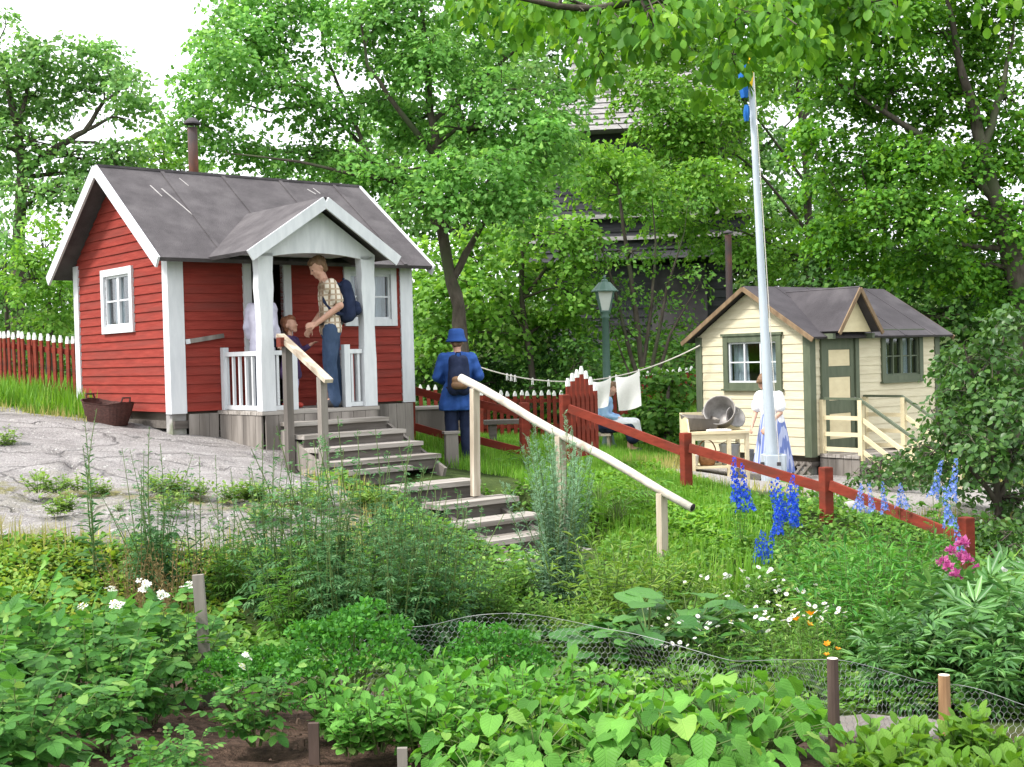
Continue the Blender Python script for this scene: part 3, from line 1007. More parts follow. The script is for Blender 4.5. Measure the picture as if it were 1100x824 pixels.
    L(noise(40, 4), ad3.inputs[1])
    ad2 = N(nt, "ShaderNodeMath")
    L(ad3.outputs[0], ad2.inputs[0])
    L(cj, ad2.inputs[1])
    bp = N(nt, "ShaderNodeBump")
    bp.inputs["Strength"].default_value = .8
    bp.inputs["Distance"].default_value = .06
    L(ad2.outputs[0], bp.inputs["Height"])
    L(bp.outputs["Normal"], b.inputs["Normal"])
    L(b.outputs["BSDF"], out.inputs["Surface"])
    return mt


rx, ry = np.meshgrid(np.arange(-9.5, 0.2, .05), np.arange(8.6, 17.0, .05))
sd = inside(rx, ry, POLY_ROCK) + fbm(rx, ry, .9) * .9
step = np.clip(sd / .55, -1, 1)
# two long cracks that run across the slope
cr = np.zeros_like(rx)
moss = np.zeros_like(rx)
for pts in ([(-150, 540, 10.9), (0, 528, 11.1), (120, 533, 11.0), (220, 536, 11.0), (300, 540, 11.1), (400, 548, 11.2)], [(-50, 470, 13.3), (60, 483, 12.9), (170, 486, 12.8), (230, 496, 12.6)], [(90, 545, 10.6), (130, 566, 9.9), (150, 590, 9.4)], [(-20, 556, 10.3), (60, 552, 10.4), (110, 560, 10.2)], [(230, 540, 10.9), (260, 565, 10.1), (330, 585, 9.8)], [(60, 483, 12.9), (80, 505, 12.1), (60, 530, 11.2)], [(230, 496, 12.6), (300, 515, 12.0), (340, 538, 11.2)], [(-30, 452, 14.6), (70, 462, 14.1), (150, 468, 13.9)]):
    q = [at(*p)[:2] for p in pts]
    dd = np.full(rx.shape, 9.0)
    for (ax, ay), (bx, by) in zip(q[:-1], q[1:]):
        ex, ey = bx - ax, by - ay
        t = np.clip(((rx - ax) * ex + (ry - ay) * ey) / (ex * ex + ey * ey), 0, 1)
        dd = np.minimum(dd, np.hypot(rx - ax - t * ex, ry - ay - t * ey) + fbm(rx, ry, .4) * .14)
    cr += np.exp(-(dd / .035) ** 2)
    moss = np.maximum(moss, np.exp(-(dd / .32) ** 2) * (1 if pts[0][0] == -150 else .25))
moss = np.maximum(moss, np.clip(1.0 - sd / .9, 0, 1) * .9) * np.clip((12.2 - ry) / .5, .12, 1)
edge = 10.95 + fbm(rx, ry * 0, 1.3) * .7
led = np.clip((ry - edge) / .10, 0, 1) + .6 * np.clip((ry - edge + .85 + fbm(rx, ry, .8) * .5) / .09, 0, 1)
rz = ground_z(rx, ry) + (.02 + .08 * (ry < edge)) * step - .01 - np.minimum(cr, 1.2) * .075 + fbm(rx, ry, 2.6) * .22 + fbm(rx, ry, .45, 4) * .07 * (1 + 1.2 * (ry < edge)) + (led - 1.5) * .06
rk = link("rock", grid_mesh("rock", rx, ry, rz, [rockmat()], {"moss": moss}, sd > -.45))
tag(rk, "bare grey granite outcrop sloping down from the red cottage", kind="structure")
# ------------------------------------------------------------------ cottages
def row_segments(l, r, holes, za, zb):
    seg = [(l, r)]
    for (h0, h1, k0, k1) in holes:
        if k0 < zb - 1e-4 and k1 > za + 1e-4:
            new = []
            for a, b in seg:
                if h1 <= a or h0 >= b:
                    new.append((a, b))
                else:
                    if h0 > a:
                        new.append((a, h0))
                    if h1 < b:
                        new.append((h1, b))
            seg = new
    return seg


def siding(mb, O, ex, out, z0, z1, lim, holes=(), bh=.104, lap=.014):
    """lapped boards on a wall plane: O origin, ex along, out outward; lim(z) -> (left, right)"""
    O, ex, out = Vector(O), Vector(ex), Vector(out)
    n = max(1, round((z1 - z0) / bh))
    cuts = sorted(set([z0 + (z1 - z0) * i / n for i in range(n + 1)] + [z for h in holes for z in h[2:] if z0 < z < z1]))
    hh = (z1 - z0) / n
    for za, zb in zip(cuts[:-1], cuts[1:]):
        mid = (za + zb) / 2
        i = math.floor((mid - z0) / hh)
        pa, pb = 1 - (za - (z0 + i * hh)) / hh, 1 - (zb - (z0 + i * hh)) / hh
        ta, tb = .006 + lap * pa, .006 + lap * pb
        la, ra = lim(za)
        lb, rb = lim(zb)
        for a, b in row_segments(min(la, lb), max(ra, rb), holes, za, zb):
            A0, B0 = max(a, la), min(b, ra)
            A1, B1 = max(a, lb), min(b, rb)
            if B0 - A0 < 1e-3:
                continue
            if B1 < A1:
                A1 = B1 = (A1 + B1) / 2
            pts = []
            for (x, z, t) in ((A0, za, ta), (B0, za, ta), (B1, zb, tb), (A1, zb, tb)):
                pts.append(O + ex * x + out * t + Vector((0, 0, z)))
            for (x, z) in ((A0, za), (B0, za), (B1, zb), (A1, zb)):
                pts.append(O + ex * x - out * .05 + Vector((0, 0, z)))
            mb.poly(pts, [(0, 1, 2, 3), (7, 6, 5, 4), (0, 4, 5, 1), (1, 5, 6, 2), (2, 6, 7, 3), (3, 7, 4, 0)])


def window(root, O, ex, out, w, h, fw, mats, cols=2, rows=2, head=0, curtains=True):
    """a window on a wall plane, O = centre of the glass: frame > sash bars, pane, curtains"""
    O, ex, out = Vector(O), Vector(ex), Vector(out)
    up = Vector((0, 0, 1))

    def bb(mb, x0, x1, z0, z1, d0, d1):
        pts = []
        for d in (d0, d1):
            for x, z in ((x0, z0), (x1, z0), (x1, z1), (x0, z1)):
                pts.append(O + ex * x + up * z + out * d)
        mb.poly(pts, [(0, 1, 2, 3), (7, 6, 5, 4), (0, 4, 5, 1), (1, 5, 6, 2), (2, 6, 7, 3), (3, 7, 4, 0)])
    f = MB()
    W2, H2 = w / 2, h / 2
    bb(f, -W2 - fw, -W2, -H2 - fw, H2 + fw, -.05, .045)
    bb(f, W2, W2 + fw, -H2 - fw, H2 + fw, -.05, .045)
    bb(f, -W2 - .001, W2 + .001, H2, H2 + fw, -.05, .041)
    bb(f, -W2 - .001, W2 + .001, -H2 - fw, -H2, -.05, .041)
    if head:
        bb(f, -W2 - fw - head, W2 + fw + head, H2 + fw, H2 + fw + head * 1.3, -.02, .06)
        bb(f, -W2 - fw - head, W2 + fw + head, -H2 - fw - head, -H2 - fw, -.02, .07)
    fr = f.build("window", mats[0], root)
    s = MB()
    e = .028
    for x0, x1, z0, z1 in ((-W2, -W2 + e, -H2, H2), (W2 - e, W2, -H2, H2), (-W2 + e, W2 - e, H2 - e, H2), (-W2 + e, W2 - e, -H2, -H2 + e)):
        bb(s, x0, x1, z0, z1, -.035, .012)
    for i in range(1, cols):
        x = -W2 + w * i / cols
        k = .03 if (cols % 2 == 0 and i == cols // 2) else .012
        bb(s, x - k, x + k, -H2 + e, H2 - e, -.033, .014 + .001 * i)
    for j in range(1, rows):
        z = -H2 + h * j / rows
        bb(s, -W2 + e, W2 - e, z - .010, z + .010, -.031, .009)
    s.build("sash", mats[1], fr)
    p = MB()
    bb(p, -W2 + e * .5, W2 - e * .5, -H2 + e * .5, H2 - e * .5, -.020, -.016)
    p.build("pane", M['glass'], fr)
    if curtains:
        for sx in (-1, 1):
            c = MB()
            nn = 14
            cw = w * .30
            b = len(c.V)
            for k in range(nn + 1):
                t = k / nn
                for z in (-H2 - .03, H2 + .02):
                    xx = sx * (W2 + .02 - cw * t * (1.0 if z > 0 else 1.12))
                    c.V.append(tuple(O + ex * xx + up * z + out * (-.13 + .022 * math.sin(t * 19))))
            for k in range(nn):
                c.F.append([b + 2 * k, b + 2 * k + 2, b + 2 * k + 3, b + 2 * k + 1])
                c.MI.append(0)
            c.build("curtain", M['curtain'], fr)
    return fr


def slab(mb, quad, th):
    """a flat slab: quad = its top face, th = thickness along its normal, downwards"""
    q = [Vector(p) for p in quad]
    n = (q[1] - q[0]).cross(q[3] - q[0]).normalized()
    if n.z < 0:
        n = -n
    mb.poly(q + [p - n * th for p in q], [(0, 1, 2, 3), (7, 6, 5, 4), (0, 4, 5, 1), (1, 5, 6, 2), (2, 6, 7, 3), (3, 7, 4, 0)])


# ---- red cottage: local x along its front, y inwards, z from the floor
RO = at(186, 443, 14.2)
RROT = math.atan2(.639, .769)
red = thing("red_cottage", "small red boarded cottage with white trim, dark felt roof and a white front porch", "cottage", RO, RROT)
X1 = Vector((1, 0, 0))
Y1 = Vector((0, 1, 0))
RL, RW, RH, RR = 3.29, 2.78, 1.94, 2.95      # length, width, wall height, ridge height
OV, OG = .30, .25                             # eaves and gable overhang
PX0, PX1, PD = .585, 2.04, 1.02              # porch from, to, depth
PM = (PX0 + PX1) / 2
slope = (RR - RH) / (RW / 2)
w = MB()
RMI = (Matrix.Translation(RO) @ Matrix.Rotation(RROT, 4, 'Z')).inverted()


def rplane(px, py, axis, val=0.0):
    o = RMI @ CAM
    d = RMI.to_3x3() @ ray(px, py)
    return o + d * ((val - o[axis]) / d[axis])


g0, g1 = rplane(114, 298, 0), rplane(143, 349, 0)
winG = (g1.y, g0.y, g1.z, g0.z)
f0, f1 = rplane(374, 294, 1), rplane(419, 343, 1)
winF = (f0.x, f1.x, f1.z, f0.z)
door = (rplane(268, 300, 1).x, rplane(303, 300, 1).x, -.02, 1.76)
print('red windows', winG, winF, door)
gl = lambda z: (0, RW) if z <= RH - .09 else ((z - RH + .09) / slope, RW - (z - RH + .09) / slope)
siding(w, (0, 0, 0), X1, -Y1, 0, RH - .07, lambda z: (0, RL), [door, winF])
siding(w, (RL, RW, 0), -X1, Y1, 0, RH - .07, lambda z: (0, RL))
siding(w, (0, 0, 0), Y1, -X1, 0, RR - .10, gl, [winG])
siding(w, (RL, 0, 0), Y1, X1, 0, RR - .10, gl)
w.build("wall", M['red'], red)
i = MB()
i.bx(.06, RL - .06, .06, RW - .06, -.10, -.012)
i.bx(.9, RL - .06, RW - .10, RW - .065, 0, RH - .101)
i.bx(.06, RL - .06, .06, RW - .06, RH - .10, RH - .075)
i.bx(.9, .93, .07, RW - .12, 0, RH - .102)
i.build("interior", M['inwall'], red)
for (cx, cy, sx, sy) in ((0, 0, -1, -1), (RL, 0, 1, -1), (0, RW, -1, 1), (RL, RW, 1, 1)):
    c = MB()
    a, t = .155, .034
    c.bx(cx - sx * a, cx + sx * t, cy + sy * .001, cy + sy * t, -.02, RH - .10)
    c.bx(cx + sx * .001, cx + sx * t, cy - sy * .115, cy - sy * 0, -.02, RH - .10)
    c.build("corner_board", M['white'], red)
window(red, (0, (winG[0] + winG[1]) / 2, (winG[2] + winG[3]) / 2), -Y1, -X1, winG[1] - winG[0], winG[3] - winG[2], .085, (M['white'], M['white']))
window(red, ((winF[0] + winF[1]) / 2, 0, (winF[2] + winF[3]) / 2), X1, -Y1, winF[1] - winF[0], winF[3] - winF[2], .085, (M['white'], M['white']))
# main roof
zr = RR
ze = RH - slope * OV
rf = MB()
slab(rf, [(-OG, -OV, ze), (RL + OG - .08, -OV, ze), (RL + OG - .08, RW / 2, zr), (-OG, RW / 2, zr)], .05)
slab(rf, [(RL + OG - .08, RW + OV, ze), (-OG, RW + OV, ze), (-OG, RW / 2, zr), (RL + OG - .08, RW / 2, zr)], .05)
# felt laps: low ridges along the slope where the sheets overlap
for k in range(1, 5):
    x = -OG + k * (RL + 2 * OG) / 4.6
    rf.bar((x, -OV, ze + .006), (x, RW / 2, zr + .006), .05, .018, up=(0, -slope, 1))
rf.bar((-OG, RW / 2, zr - .002), (RL + OG - .08, RW / 2, zr - .002), .07, .03)
roof = rf.build("roof", M['felt'], red)
st = MB()
for (x0, y0, x1, y1, wd) in ((.42, .95, .60, .36, .013), (.40, 1.0, .47, .78, .02), (.28, 1.05, .33, .84, .012), (.75, 1.25, .80, 1.1, .009), (2.55, 1.22, 2.62, 1.12, .016), (2.66, 1.25, 2.70, 1.14, .012)):
    st.bar((x0, y0, RH + slope * y0 + .003), (x1, y1, RH + slope * y1 + .003), wd, .006, up=(0, -slope, 1))
st.build("scuff", M['streak'], roof)
ch = MB()
cxp, cyp = 1.12, RW / 2 + .22
ch.tube([(cxp, cyp, RR - .35), (cxp, cyp, RR + .62)], .062, 16)
ch.tube([(cxp, cyp, RR - .12), (cxp, cyp, RR - .02)], [.085, .07], 16)
chim = ch.build("chimney", M['rust'], roof, True)
cp = MB()
cp.lathe([(.0, .09), (.05, .075), (.105, .02), (.108, .0), (0.0, .012)], (cxp, cyp, RR + .66), 18)
for k in range(3):
    a = 2.1 * k + .4
    cp.tube([(cxp + .055 * math.cos(a), cyp + .055 * math.sin(a), RR + .58), (cxp + .06 * math.cos(a), cyp + .06 * math.sin(a), RR + .68)], .006, 5)
cp.build("chimney_cap", M['felt2'], chim)
# barge boards
for x in (-OG, RL + OG - .08):
    for sy in (0, 1):
        b = MB()
        yb = -OV if sy == 0 else RW + OV
        sg = -1 if x < 0 else 1
        b.bar((x + sg * .012, yb, ze - .055), (x + sg * .012, RW / 2, zr - .055), .026 + .002 * sy, .135, up=(0, -slope if sy == 0 else slope, 1))
        b.build("barge_board", M['white'], red)
# porch
pr_w, pr_zr, pr_ze = .96, 2.36, 1.73
psl = (pr_zr - pr_ze) / pr_w
yf = -PD - .22
zl = lambda y: RH + slope * y                      # main roof plane
ye = (pr_ze - RH) / slope                           # eaves meet the main roof here
yr = (pr_zr - RH) / slope
pf = MB()
e = .010
slab(pf, [(PM - pr_w, yf, pr_ze + e), (PM, yf, pr_zr + e), (PM, yr + .06, pr_zr + e), (PM - pr_w, ye + .06, pr_ze + e)], .045)
slab(pf, [(PM, yf, pr_zr + e), (PM + pr_w, yf, pr_ze + e), (PM + pr_w, ye + .06, pr_ze + e), (PM, yr + .06, pr_zr + e)], .045)
porch_roof = pf.build("porch_roof", M['felt'], red)
for sx in (-1, 1):
    b = MB()
    b.bar((PM + sx * pr_w, yf - .013, pr_ze - .05), (PM, yf - .013, pr_zr - .05), .026 + .002 * sx, .125, up=(-sx * -psl, 0, 1))
    b.build("porch_barge_board", M['white'], red)
# gable panel with a scooped lower edge
gp = MB()
n = 20
yg = -PD - .03
for k in range(n):
    xs = [PM - pr_w * .80 + 2 * pr_w * .80 * (k + j) / n for j in (0, 1)]
    up_ = [pr_zr - .10 - psl * abs(x - PM) for x in xs]
    lo = [1.70 + .055 * max(0, 1 - ((x - PM) / .60) ** 2) for x in xs]
    pts = [(xs[0], yg, lo[0]), (xs[1], yg, lo[1]), (xs[1], yg, max(up_[1], lo[1] + .002)), (xs[0], yg, max(up_[0], lo[0] + .002))]
    pts += [(a, yg + .035, c) for a, b_, c in pts]
    gp.poly(pts, [(0, 1, 2, 3), (7, 6, 5, 4), (0, 4, 5, 1), (2, 6, 7, 3)])
gp.build("porch_gable", M['white'], red)
pl = MB()
pl.bx(PX0 + .05, PX1 - .05, -PD + .01, -.03, 1.775, 1.80)
pl.build("porch_ceiling", M['white'], red)
for px_ in (PX0 + .06, PX1 - .06):
    p = MB()
    # fretted post: wide board that narrows and swells
    prof = [(0, .085), (.55, .085), (.70, .078), (.95, .072), (1.15, .080), (1.36, .095), (1.52, .086), (1.74, .098)]
    for (z0, w0), (z1, w1) in zip(prof[:-1], prof[1:]):
        p.poly([(px_ - w0, -PD - .03, z0), (px_ + w0, -PD - .03, z0), (px_ + w1, -PD - .03, z1), (px_ - w1, -PD - .03, z1),
                (px_ - w0, -PD + .09, z0), (px_ + w0, -PD + .09, z0), (px_ + w1, -PD + .09, z1), (px_ - w1, -PD + .09, z1)],
               [(0, 1, 2, 3), (7, 6, 5, 4), (1, 5, 6, 2), (3, 7, 4, 0)])
    p.build("porch_post", M['white'], red)


def balustrade(root, a, b, z0, z1, n, mat_, posts=(0, 0)):
    a, b = Vector(a), Vector(b)
    o = thing("railing", None, None)
    o.parent = root
    for z, w_ in ((z1, .055), (z0 + .03, .045)):
        m_ = MB()
        m_.bar(a + Vector((0, 0, z)), b + Vector((0, 0, z)), w_, .05)
        m_.build("rail", mat_, o)
    for k in range(n):
        q = a.lerp(b, (k + .5) / n)
        bl = MB()
        bl.box((q.x, q.y, (z0 + z1) / 2 + .015), (.030, .030, z1 - z0 - .085), rz=math.atan2((b - a).y, (b - a).x))
        bl.build("baluster", mat_, o)
    return o


balustrade(red, (PX0 + .05, -.03, 0), (PX0 + .05, -PD + .07, 0), .0, .64, 6, M['white'])
balustrade(red, (PX1 - .05, -.03, 0), (PX1 - .05, -PD + .07, 0), .0, .64, 6, M['white'])
balustrade(red, (PX0 + .15, -PD + .03, 0), (PX0 + .36, -PD + .03, 0), .0, .64, 2, M['white'])
balustrade(red, (PX1 - .33, -PD + .03, 0), (PX1 - .15, -PD + .03, 0), .0, .64, 2, M['white'])
for x in (PX0 + .40, PX1 - .36):
    p = MB()
    p.box((x, -PD + .03, .36), (.075, .075, .72))
    p.build("newel_post", M['white'], red)
p = MB()
p.box((PX0 + .04, -.06, .36), (.07, .07, .72))
p.build("newel_post", M['white'], red)
fl = MB()
for k in range(8):
    y0 = -PD - .05 + k * (PD + .05) / 8
    fl.bx(PX0 - .04, PX1 + .04, y0 + .004, y0 + (PD + .05) / 8 - .004, -.045, -.003)
fl.build("porch_floor", M['greyplank'], red)
sk = MB()
gzl = lambda x, y: gz(*(Matrix.Rotation(RROT, 3, 'Z') @ Vector((x, y, 0)) + RO)[:2]) - RO.z


def skirt(x0, y0, x1, y1, n, zt_):
    for k in range(n):
        a0, a1 = k / n, (k + 1) / n
        xa, ya, xb, yb = x0 + (x1 - x0) * a0, y0 + (y1 - y0) * a0, x0 + (x1 - x0) * a1, y0 + (y1 - y0) * a1
        zb_ = min(gzl(xa, ya), gzl(xb, yb)) - .06 + random.uniform(-.02, .05)
        d = Vector((xb - xa, yb - ya, 0))
        sk.bar((xa + d.x * .02, ya + d.y * .02, (zt_ + zb_) / 2), (xb - d.x * .02, yb - d.y * .02, (zt_ + zb_) / 2), .022 + .003 * (k % 2), zt_ - zb_)


skirt(.18, -.02, PX0 - .04, -.02, 3, -.03)
skirt(PX0 - .02, -.04, PX0 - .02, -PD - .01, 7, -.05)
skirt(PX0 - .0, -PD - .035, PX1 + .0, -PD - .035, 9, -.05)
skirt(PX1 + .02, -.04, PX1 + .02, -PD - .01, 7, -.05)
skirt(PX1 + .08, -.02, RL, -.02, 9, -.03)
skirt(RL + .01, 0, RL + .01, RW, 14, -.03)
sk.build("foundation_boards", M['greywood'], red)
for (x, y) in ((.09, .05), (.1, 1.3), (.1, 2.6)):
    bs = MB()
    bs.bx(x - .08, x + .09, y - .0, y + .16, min(gzl(x, y), -.25) - .1, -.022)
    bs.build("foundation_block", M['stone'], red)
sl = MB()
sl.bx(.02, RL - .02, .02, RW - .02, -.19, -.102)
sl.build("floor_frame", M['darkwood'], red)
# door frame and the open door, pole on the wall
df = MB()
for x in (door[0] - .05, door[1] + .05):
    df.bx(x - .05, x + .05, -.045, .05, -.01, 1.79)
df.bx(door[0] - .10, door[1] + .10, -.043, .05, 1.762, 1.82)
df.build("door_frame", M['white'], red)
dl = MB()
dl.box((door[0] + .03, .30, .87), (.035, .50, 1.70))
dl.box((door[0] + .052, .30, .87), (.012, .36, 1.3))
dleaf = dl.build("door", M['felt2'], red)
dk = MB()
dk.ball((door[0] + .085, .48, .82), .022)
dk.build("handle", M['zinc'], dleaf)
ar = MB()
ar.bar((.20, -.05, .80), (.62, -.055, .86), .045, .05)
ar.cur = 1
ar.bar((.165, -.05, .795), (.20, -.05, .80), .047, .052)
ar.build("wall_rail", [M['greywood'], M['white']], red)

# ---- steps of the red cottage's porch
RM = Matrix.Translation(RO) @ Matrix.Rotation(RROT, 4, 'Z')


def rl(x, y, z):
    return RM @ Vector((x, y, z))


steps = thing("porch_steps", "grey wooden steps with side rail up to the white porch of the red cottage", "steps", rl(PM + .1, -PD - .7, -.6), RROT)
SM = steps.matrix_basis.copy()
SMI = (Matrix.Translation(steps.location) @ Matrix.Rotation(RROT, 4, 'Z')).inverted()


def toS(x, y, z):
    return SMI @ rl(x, y, z)


sx0, sx1 = PX0 + .17, PX1 - .02
for k in range(4):
    t = MB()
    z = -.135 * (k + 1) + .01
    y = -PD - .05 - .25 * k
    a, b = toS(sx0, y - .27, z - .045), toS(sx1 + .06 * k, y + .02, z)
    t.bx(a.x, b.x, a.y, b.y, a.z, b.z)
    a, b = toS(sx0 + .01, y - .23, z - .16), toS(sx1 + .06 * k - .01, y - .21, z - .047)
    t.cur = 1
    t.bx(a.x, b.x, a.y, b.y, a.z, b.z)
    t.build("tread", [M['greyplank'], M['darkwood']], steps)
for x in (sx0 + .01, sx1 + .14):
    t = MB()
    t.bar(toS(x, -PD - .05, -.33), toS(x, -PD - 1.15, -.80), .04, .26)
    t.build("stringer", M['greywood'], steps)
hx = sx0 - .06
for (y, zt_) in ((-PD - .36, .73), (-PD - 1.06, .37)):
    t = MB()
    a = toS(hx, y, 0)
    t.bx(a.x - .04, a.x + .04, a.y - .04, a.y + .04, toS(0, 0, -1.05 if y < -PD - .5 else -.75).z, toS(0, 0, zt_).z)
    t.build("rail_post", M['greywood'], steps)
t = MB()
t.bar(toS(hx, -PD - .22, .825), toS(hx, -PD - 1.20, .325), .10, .042)
t.build("handrail", M['rawwood'], steps)
t = MB()
t.bar(toS(hx - .09, -PD - .34, .75), toS(hx - .042, -PD - .34, .75), .09, .10)
t.build("bracket", M['redfence'], steps)

# ---- stairs that run down into the garden, with the long rail
gs = thing("garden_stairs", "broad grey plank stairs with a long pale sloping handrail leading down into the garden", "stairs", at(500, 520, 12.7), RROT)
GMI = (Matrix.Translation(gs.location) @ Matrix.Rotation(RROT, 4, 'Z')).inverted()


def toG(v):
    return GMI @ Vector(v)


for k, (px, py, d, wd, dep) in enumerate(STAIRS):
    a = toG(at(px, py, d))
    t = MB()
    for j in range(2):
        t.bx(a.x, a.x + wd + (.02 if j else 0), a.y + j * dep / 2 + .004, a.y + (j + 1) * dep / 2 - .004, a.z - .05, a.z)
    t.cur = 1
    t.bx(a.x + .10, a.x + wd - .05, a.y + .06, a.y + .10, a.z - .20, a.z - .053)
    t.build("tread", [M['greyplank'], M['darkwood']], gs)
pA, pB = toG(at(432, 545, 12.6)), toG(at(540, 632, 11.2))
for off in (.22, .92):
    t = MB()
    t.bar(Vector((pA.x + off, pA.y, pA.z)), Vector((pA.x + off + .1, pB.y, pB.z)), .05, .16)
    t.build("stringer", M['darkwood'], gs)
ra, rb = toG(at(495, 406, 13.1)), toG(at(744, 545, 11.0))
t = MB()
N_ = 9
t.tube([ra.lerp(rb, k / N_) + Vector((0, 0, .012 * math.sin(k * 1.3))) for k in range(N_ + 1)], [.044 - .0008 * k for k in range(N_ + 1)], 12)
t.cur = 1
dr = (rb - ra).normalized()
t.tube([rb + dr * .001, rb + dr * .004], [.035, .035], 12)  # flat disc, the shade of a hollow end put into its colour
t.build("handrail", [M['paleround'], M['dark']], gs, True)
for (px, py, d) in ((510, 507, 12.95), (607, 585, 12.15), (712, 606, 11.25)):
    b = toG(at(px, py, d))
    q = min((ra.lerp(rb, s / 200) for s in range(201)), key=lambda v: (v.x - b.x) ** 2 + (v.y - b.y) ** 2)
    t = MB()
    t.bar((b.x, b.y, b.z - .25), (q.x, q.y, q.z - .03), .085, .065, up=(0, 1, 0))
    t.build("rail_post", M['rawwood'], gs, bevel=.004)

# ---- cream cottage
YD = 18.5
YO = at(872, 490, YD)
YROT = R(38)
yel = thing("yellow_cottage", "small cream boarded cottage with green trim, dark roof and a tiny gabled doorway", "cottage", YO, YROT)
YMI = (Matrix.Translation(YO) @ Matrix.Rotation(YROT, 4, 'Z')).inverted()


def yplane(px, py, axis, val=0.0):
    """where a pixel's ray meets the cottage's plane axis = val, in the cottage's own coordinates"""
    o = YMI @ CAM
    d = YMI.to_3x3() @ ray(px, py)
    t = (val - o[axis]) / d[axis]
    return o + d * t


YW = yplane(752, 470, 0).y
YL = yplane(1008, 440, 1).x
YH = yplane(872, 353, 1).z
ysl = .62
YR = YH + ysl * YW / 2
print("yellow cottage", YW, YL, YH, YR)
w = MB()
g0, g1 = yplane(783, 368, 0), yplane(836, 411, 0)
WG = (g1.y, g0.y, g1.z, g0.z)
f0, f1 = yplane(949, 362, 1), yplane(986, 402, 1)
WF = (f0.x, f1.x, f1.z, f0.z)
d0 = yplane(886, 480, 1).x
DO = (d0, d0 + .72, .06, YH - .14)
gl = lambda z: (0, YW) if z <= YH - .07 else ((z - YH + .07) / ysl, YW - (z - YH + .07) / ysl)
siding(w, (0, 0, 0), X1, -Y1, 0, YH - .05, lambda z: (0, YL), [WF, DO], .135, .010)
siding(w, (YL, YW, 0), -X1, Y1, 0, YH - .05, lambda z: (0, YL), [], .135, .010)
siding(w, (0, 0, 0), Y1, -X1, 0, YR - .08, gl, [WG], .135, .010)
siding(w, (YL, 0, 0), Y1, X1, 0, YR - .08, gl, [], .135, .010)
w.build("wall", M['yellow'], yel)
i = MB()
i.bx(.06, YL - .06, .06, YW - .06, -.09, -.012)
i.bx(.06, YL - .06, YW - .1, YW - .065, 0, YH - .08)
i.bx(YL - .1, YL - .065, .07, YW - .12, 0, YH - .08)
i.bx(.06, YL - .06, .06, YW - .06, YH - .075, YH - .052)
i.build("interior", M['inwall'], yel)
for (cx, cy, sx, sy) in ((0, 0, -1, -1), (YL, 0, 1, -1), (0, YW, -1, 1), (YL, YW, 1, 1)):
    c = MB()
    c.bx(cx - sx * .10, cx + sx * .03, cy + sy * .001, cy + sy * .03, -.02, YH - .07)
    c.bx(cx + sx * .001, cx + sx * .03, cy - sy * .10, cy - sy * 0, -.02, YH - .07)
    c.build("corner_board", M['ygreen'], yel)
window(yel, (0, (WG[0] + WG[1]) / 2, (WG[2] + WG[3]) / 2), -Y1, -X1, WG[1] - WG[0], WG[3] - WG[2], .095, (M['ygreen'], M['white']), 3, 2, .03)
window(yel, ((WF[0] + WF[1]) / 2, 0, (WF[2] + WF[3]) / 2), X1, -Y1, WF[1] - WF[0], WF[3] - WF[2], .095, (M['ygreen'], M['ygreen']), 4, 2, .02)
oe, og = .20, .16
ze = YH - ysl * oe
rf = MB()
slab(rf, [(-og, -oe, ze), (YL + og, -oe, ze), (YL + og, YW / 2, YR), (-og, YW / 2, YR)], .035)
slab(rf, [(YL + og, YW + oe, ze), (-og, YW + oe, ze), (-og, YW / 2, YR), (YL + og, YW / 2, YR)], .035)
for k in range(1, 5):
    x = -og + k * (YL + 2 * og) / 4.7
    rf.bar((x, -oe, ze + .004), (x, YW / 2, YR + .004), .05, .008, up=(0, -ysl, 1))
yroof = rf.build("roof", M['felt2'], yel)
yc = MB()
cyl = (yplane(783, 290, 1, YW - .12).x, YW + .18)
ctop = yplane(783, 252, 1, YW - .12).z
print('stove pipe', cyl, ctop, YR)
yc.tube([(cyl[0], cyl[1] - .3, YH - .1), (cyl[0], cyl[1] - .3, ctop)], .055, 14)
yc.cur = 1
yc.lathe([(0, .06), (.08, .02), (.082, 0), (0, .005)], (cyl[0], cyl[1] - .3, ctop + .02), 14)
yc.build("chimney", [M['rust'], M['felt2']], yroof)
for x, sg in ((-og, -1), (YL + og, 1)):
    for sy in (0, 1):
        b = MB()
        b.bar((x + sg * .012, -oe if sy == 0 else YW + oe, ze - .045), (x + sg * .012, YW / 2, YR - .045), .022 + .002 * sy, .065, up=(0, -ysl if sy == 0 else ysl, 1))
        b.build("barge_board", M['browntrim'], yel)
# doorway gable
dm = (DO[0] + DO[1]) / 2
dw, dz0, dz1, dy = .52, YH - .06, YH + .60, -.42
dsl = (dz1 - dz0) / dw
pf = MB()
ye, yr = (dz0 - YH) / ysl, (dz1 - YH) / ysl
slab(pf, [(dm - dw, dy, dz0 + .012), (dm, dy, dz1 + .012), (dm, yr + .05, dz1 + .012), (dm - dw, ye + .05, dz0 + .012)], .03)
slab(pf, [(dm, dy, dz1 + .012), (dm + dw, dy, dz0 + .012), (dm + dw, ye + .05, dz0 + .012), (dm, yr + .05, dz1 + .012)], .03)
pf.build("porch_roof", M['felt2'], yel)
pg = MB()
pg.poly([(dm - dw * .9, dy + .16, dz0), (dm + dw * .9, dy + .16, dz0), (dm, dy + .16, dz1 - .04), (dm - dw * .9, dy + .19, dz0), (dm + dw * .9, dy + .19, dz0), (dm, dy + .19, dz1 - .04)], [(0, 1, 2), (5, 4, 3), (0, 3, 4, 1)])
pg.build("porch_gable", M['yellowtrim'], yel)
for sx in (-1, 1):
    b = MB()
    b.bar((dm + sx * dw, dy - .012, dz0 - .03), (dm, dy - .012, dz1 - .03), .022 + .002 * sx, .06, up=(sx * dsl, 0, 1))
    b.build("porch_barge_board", M['browntrim'], yel)
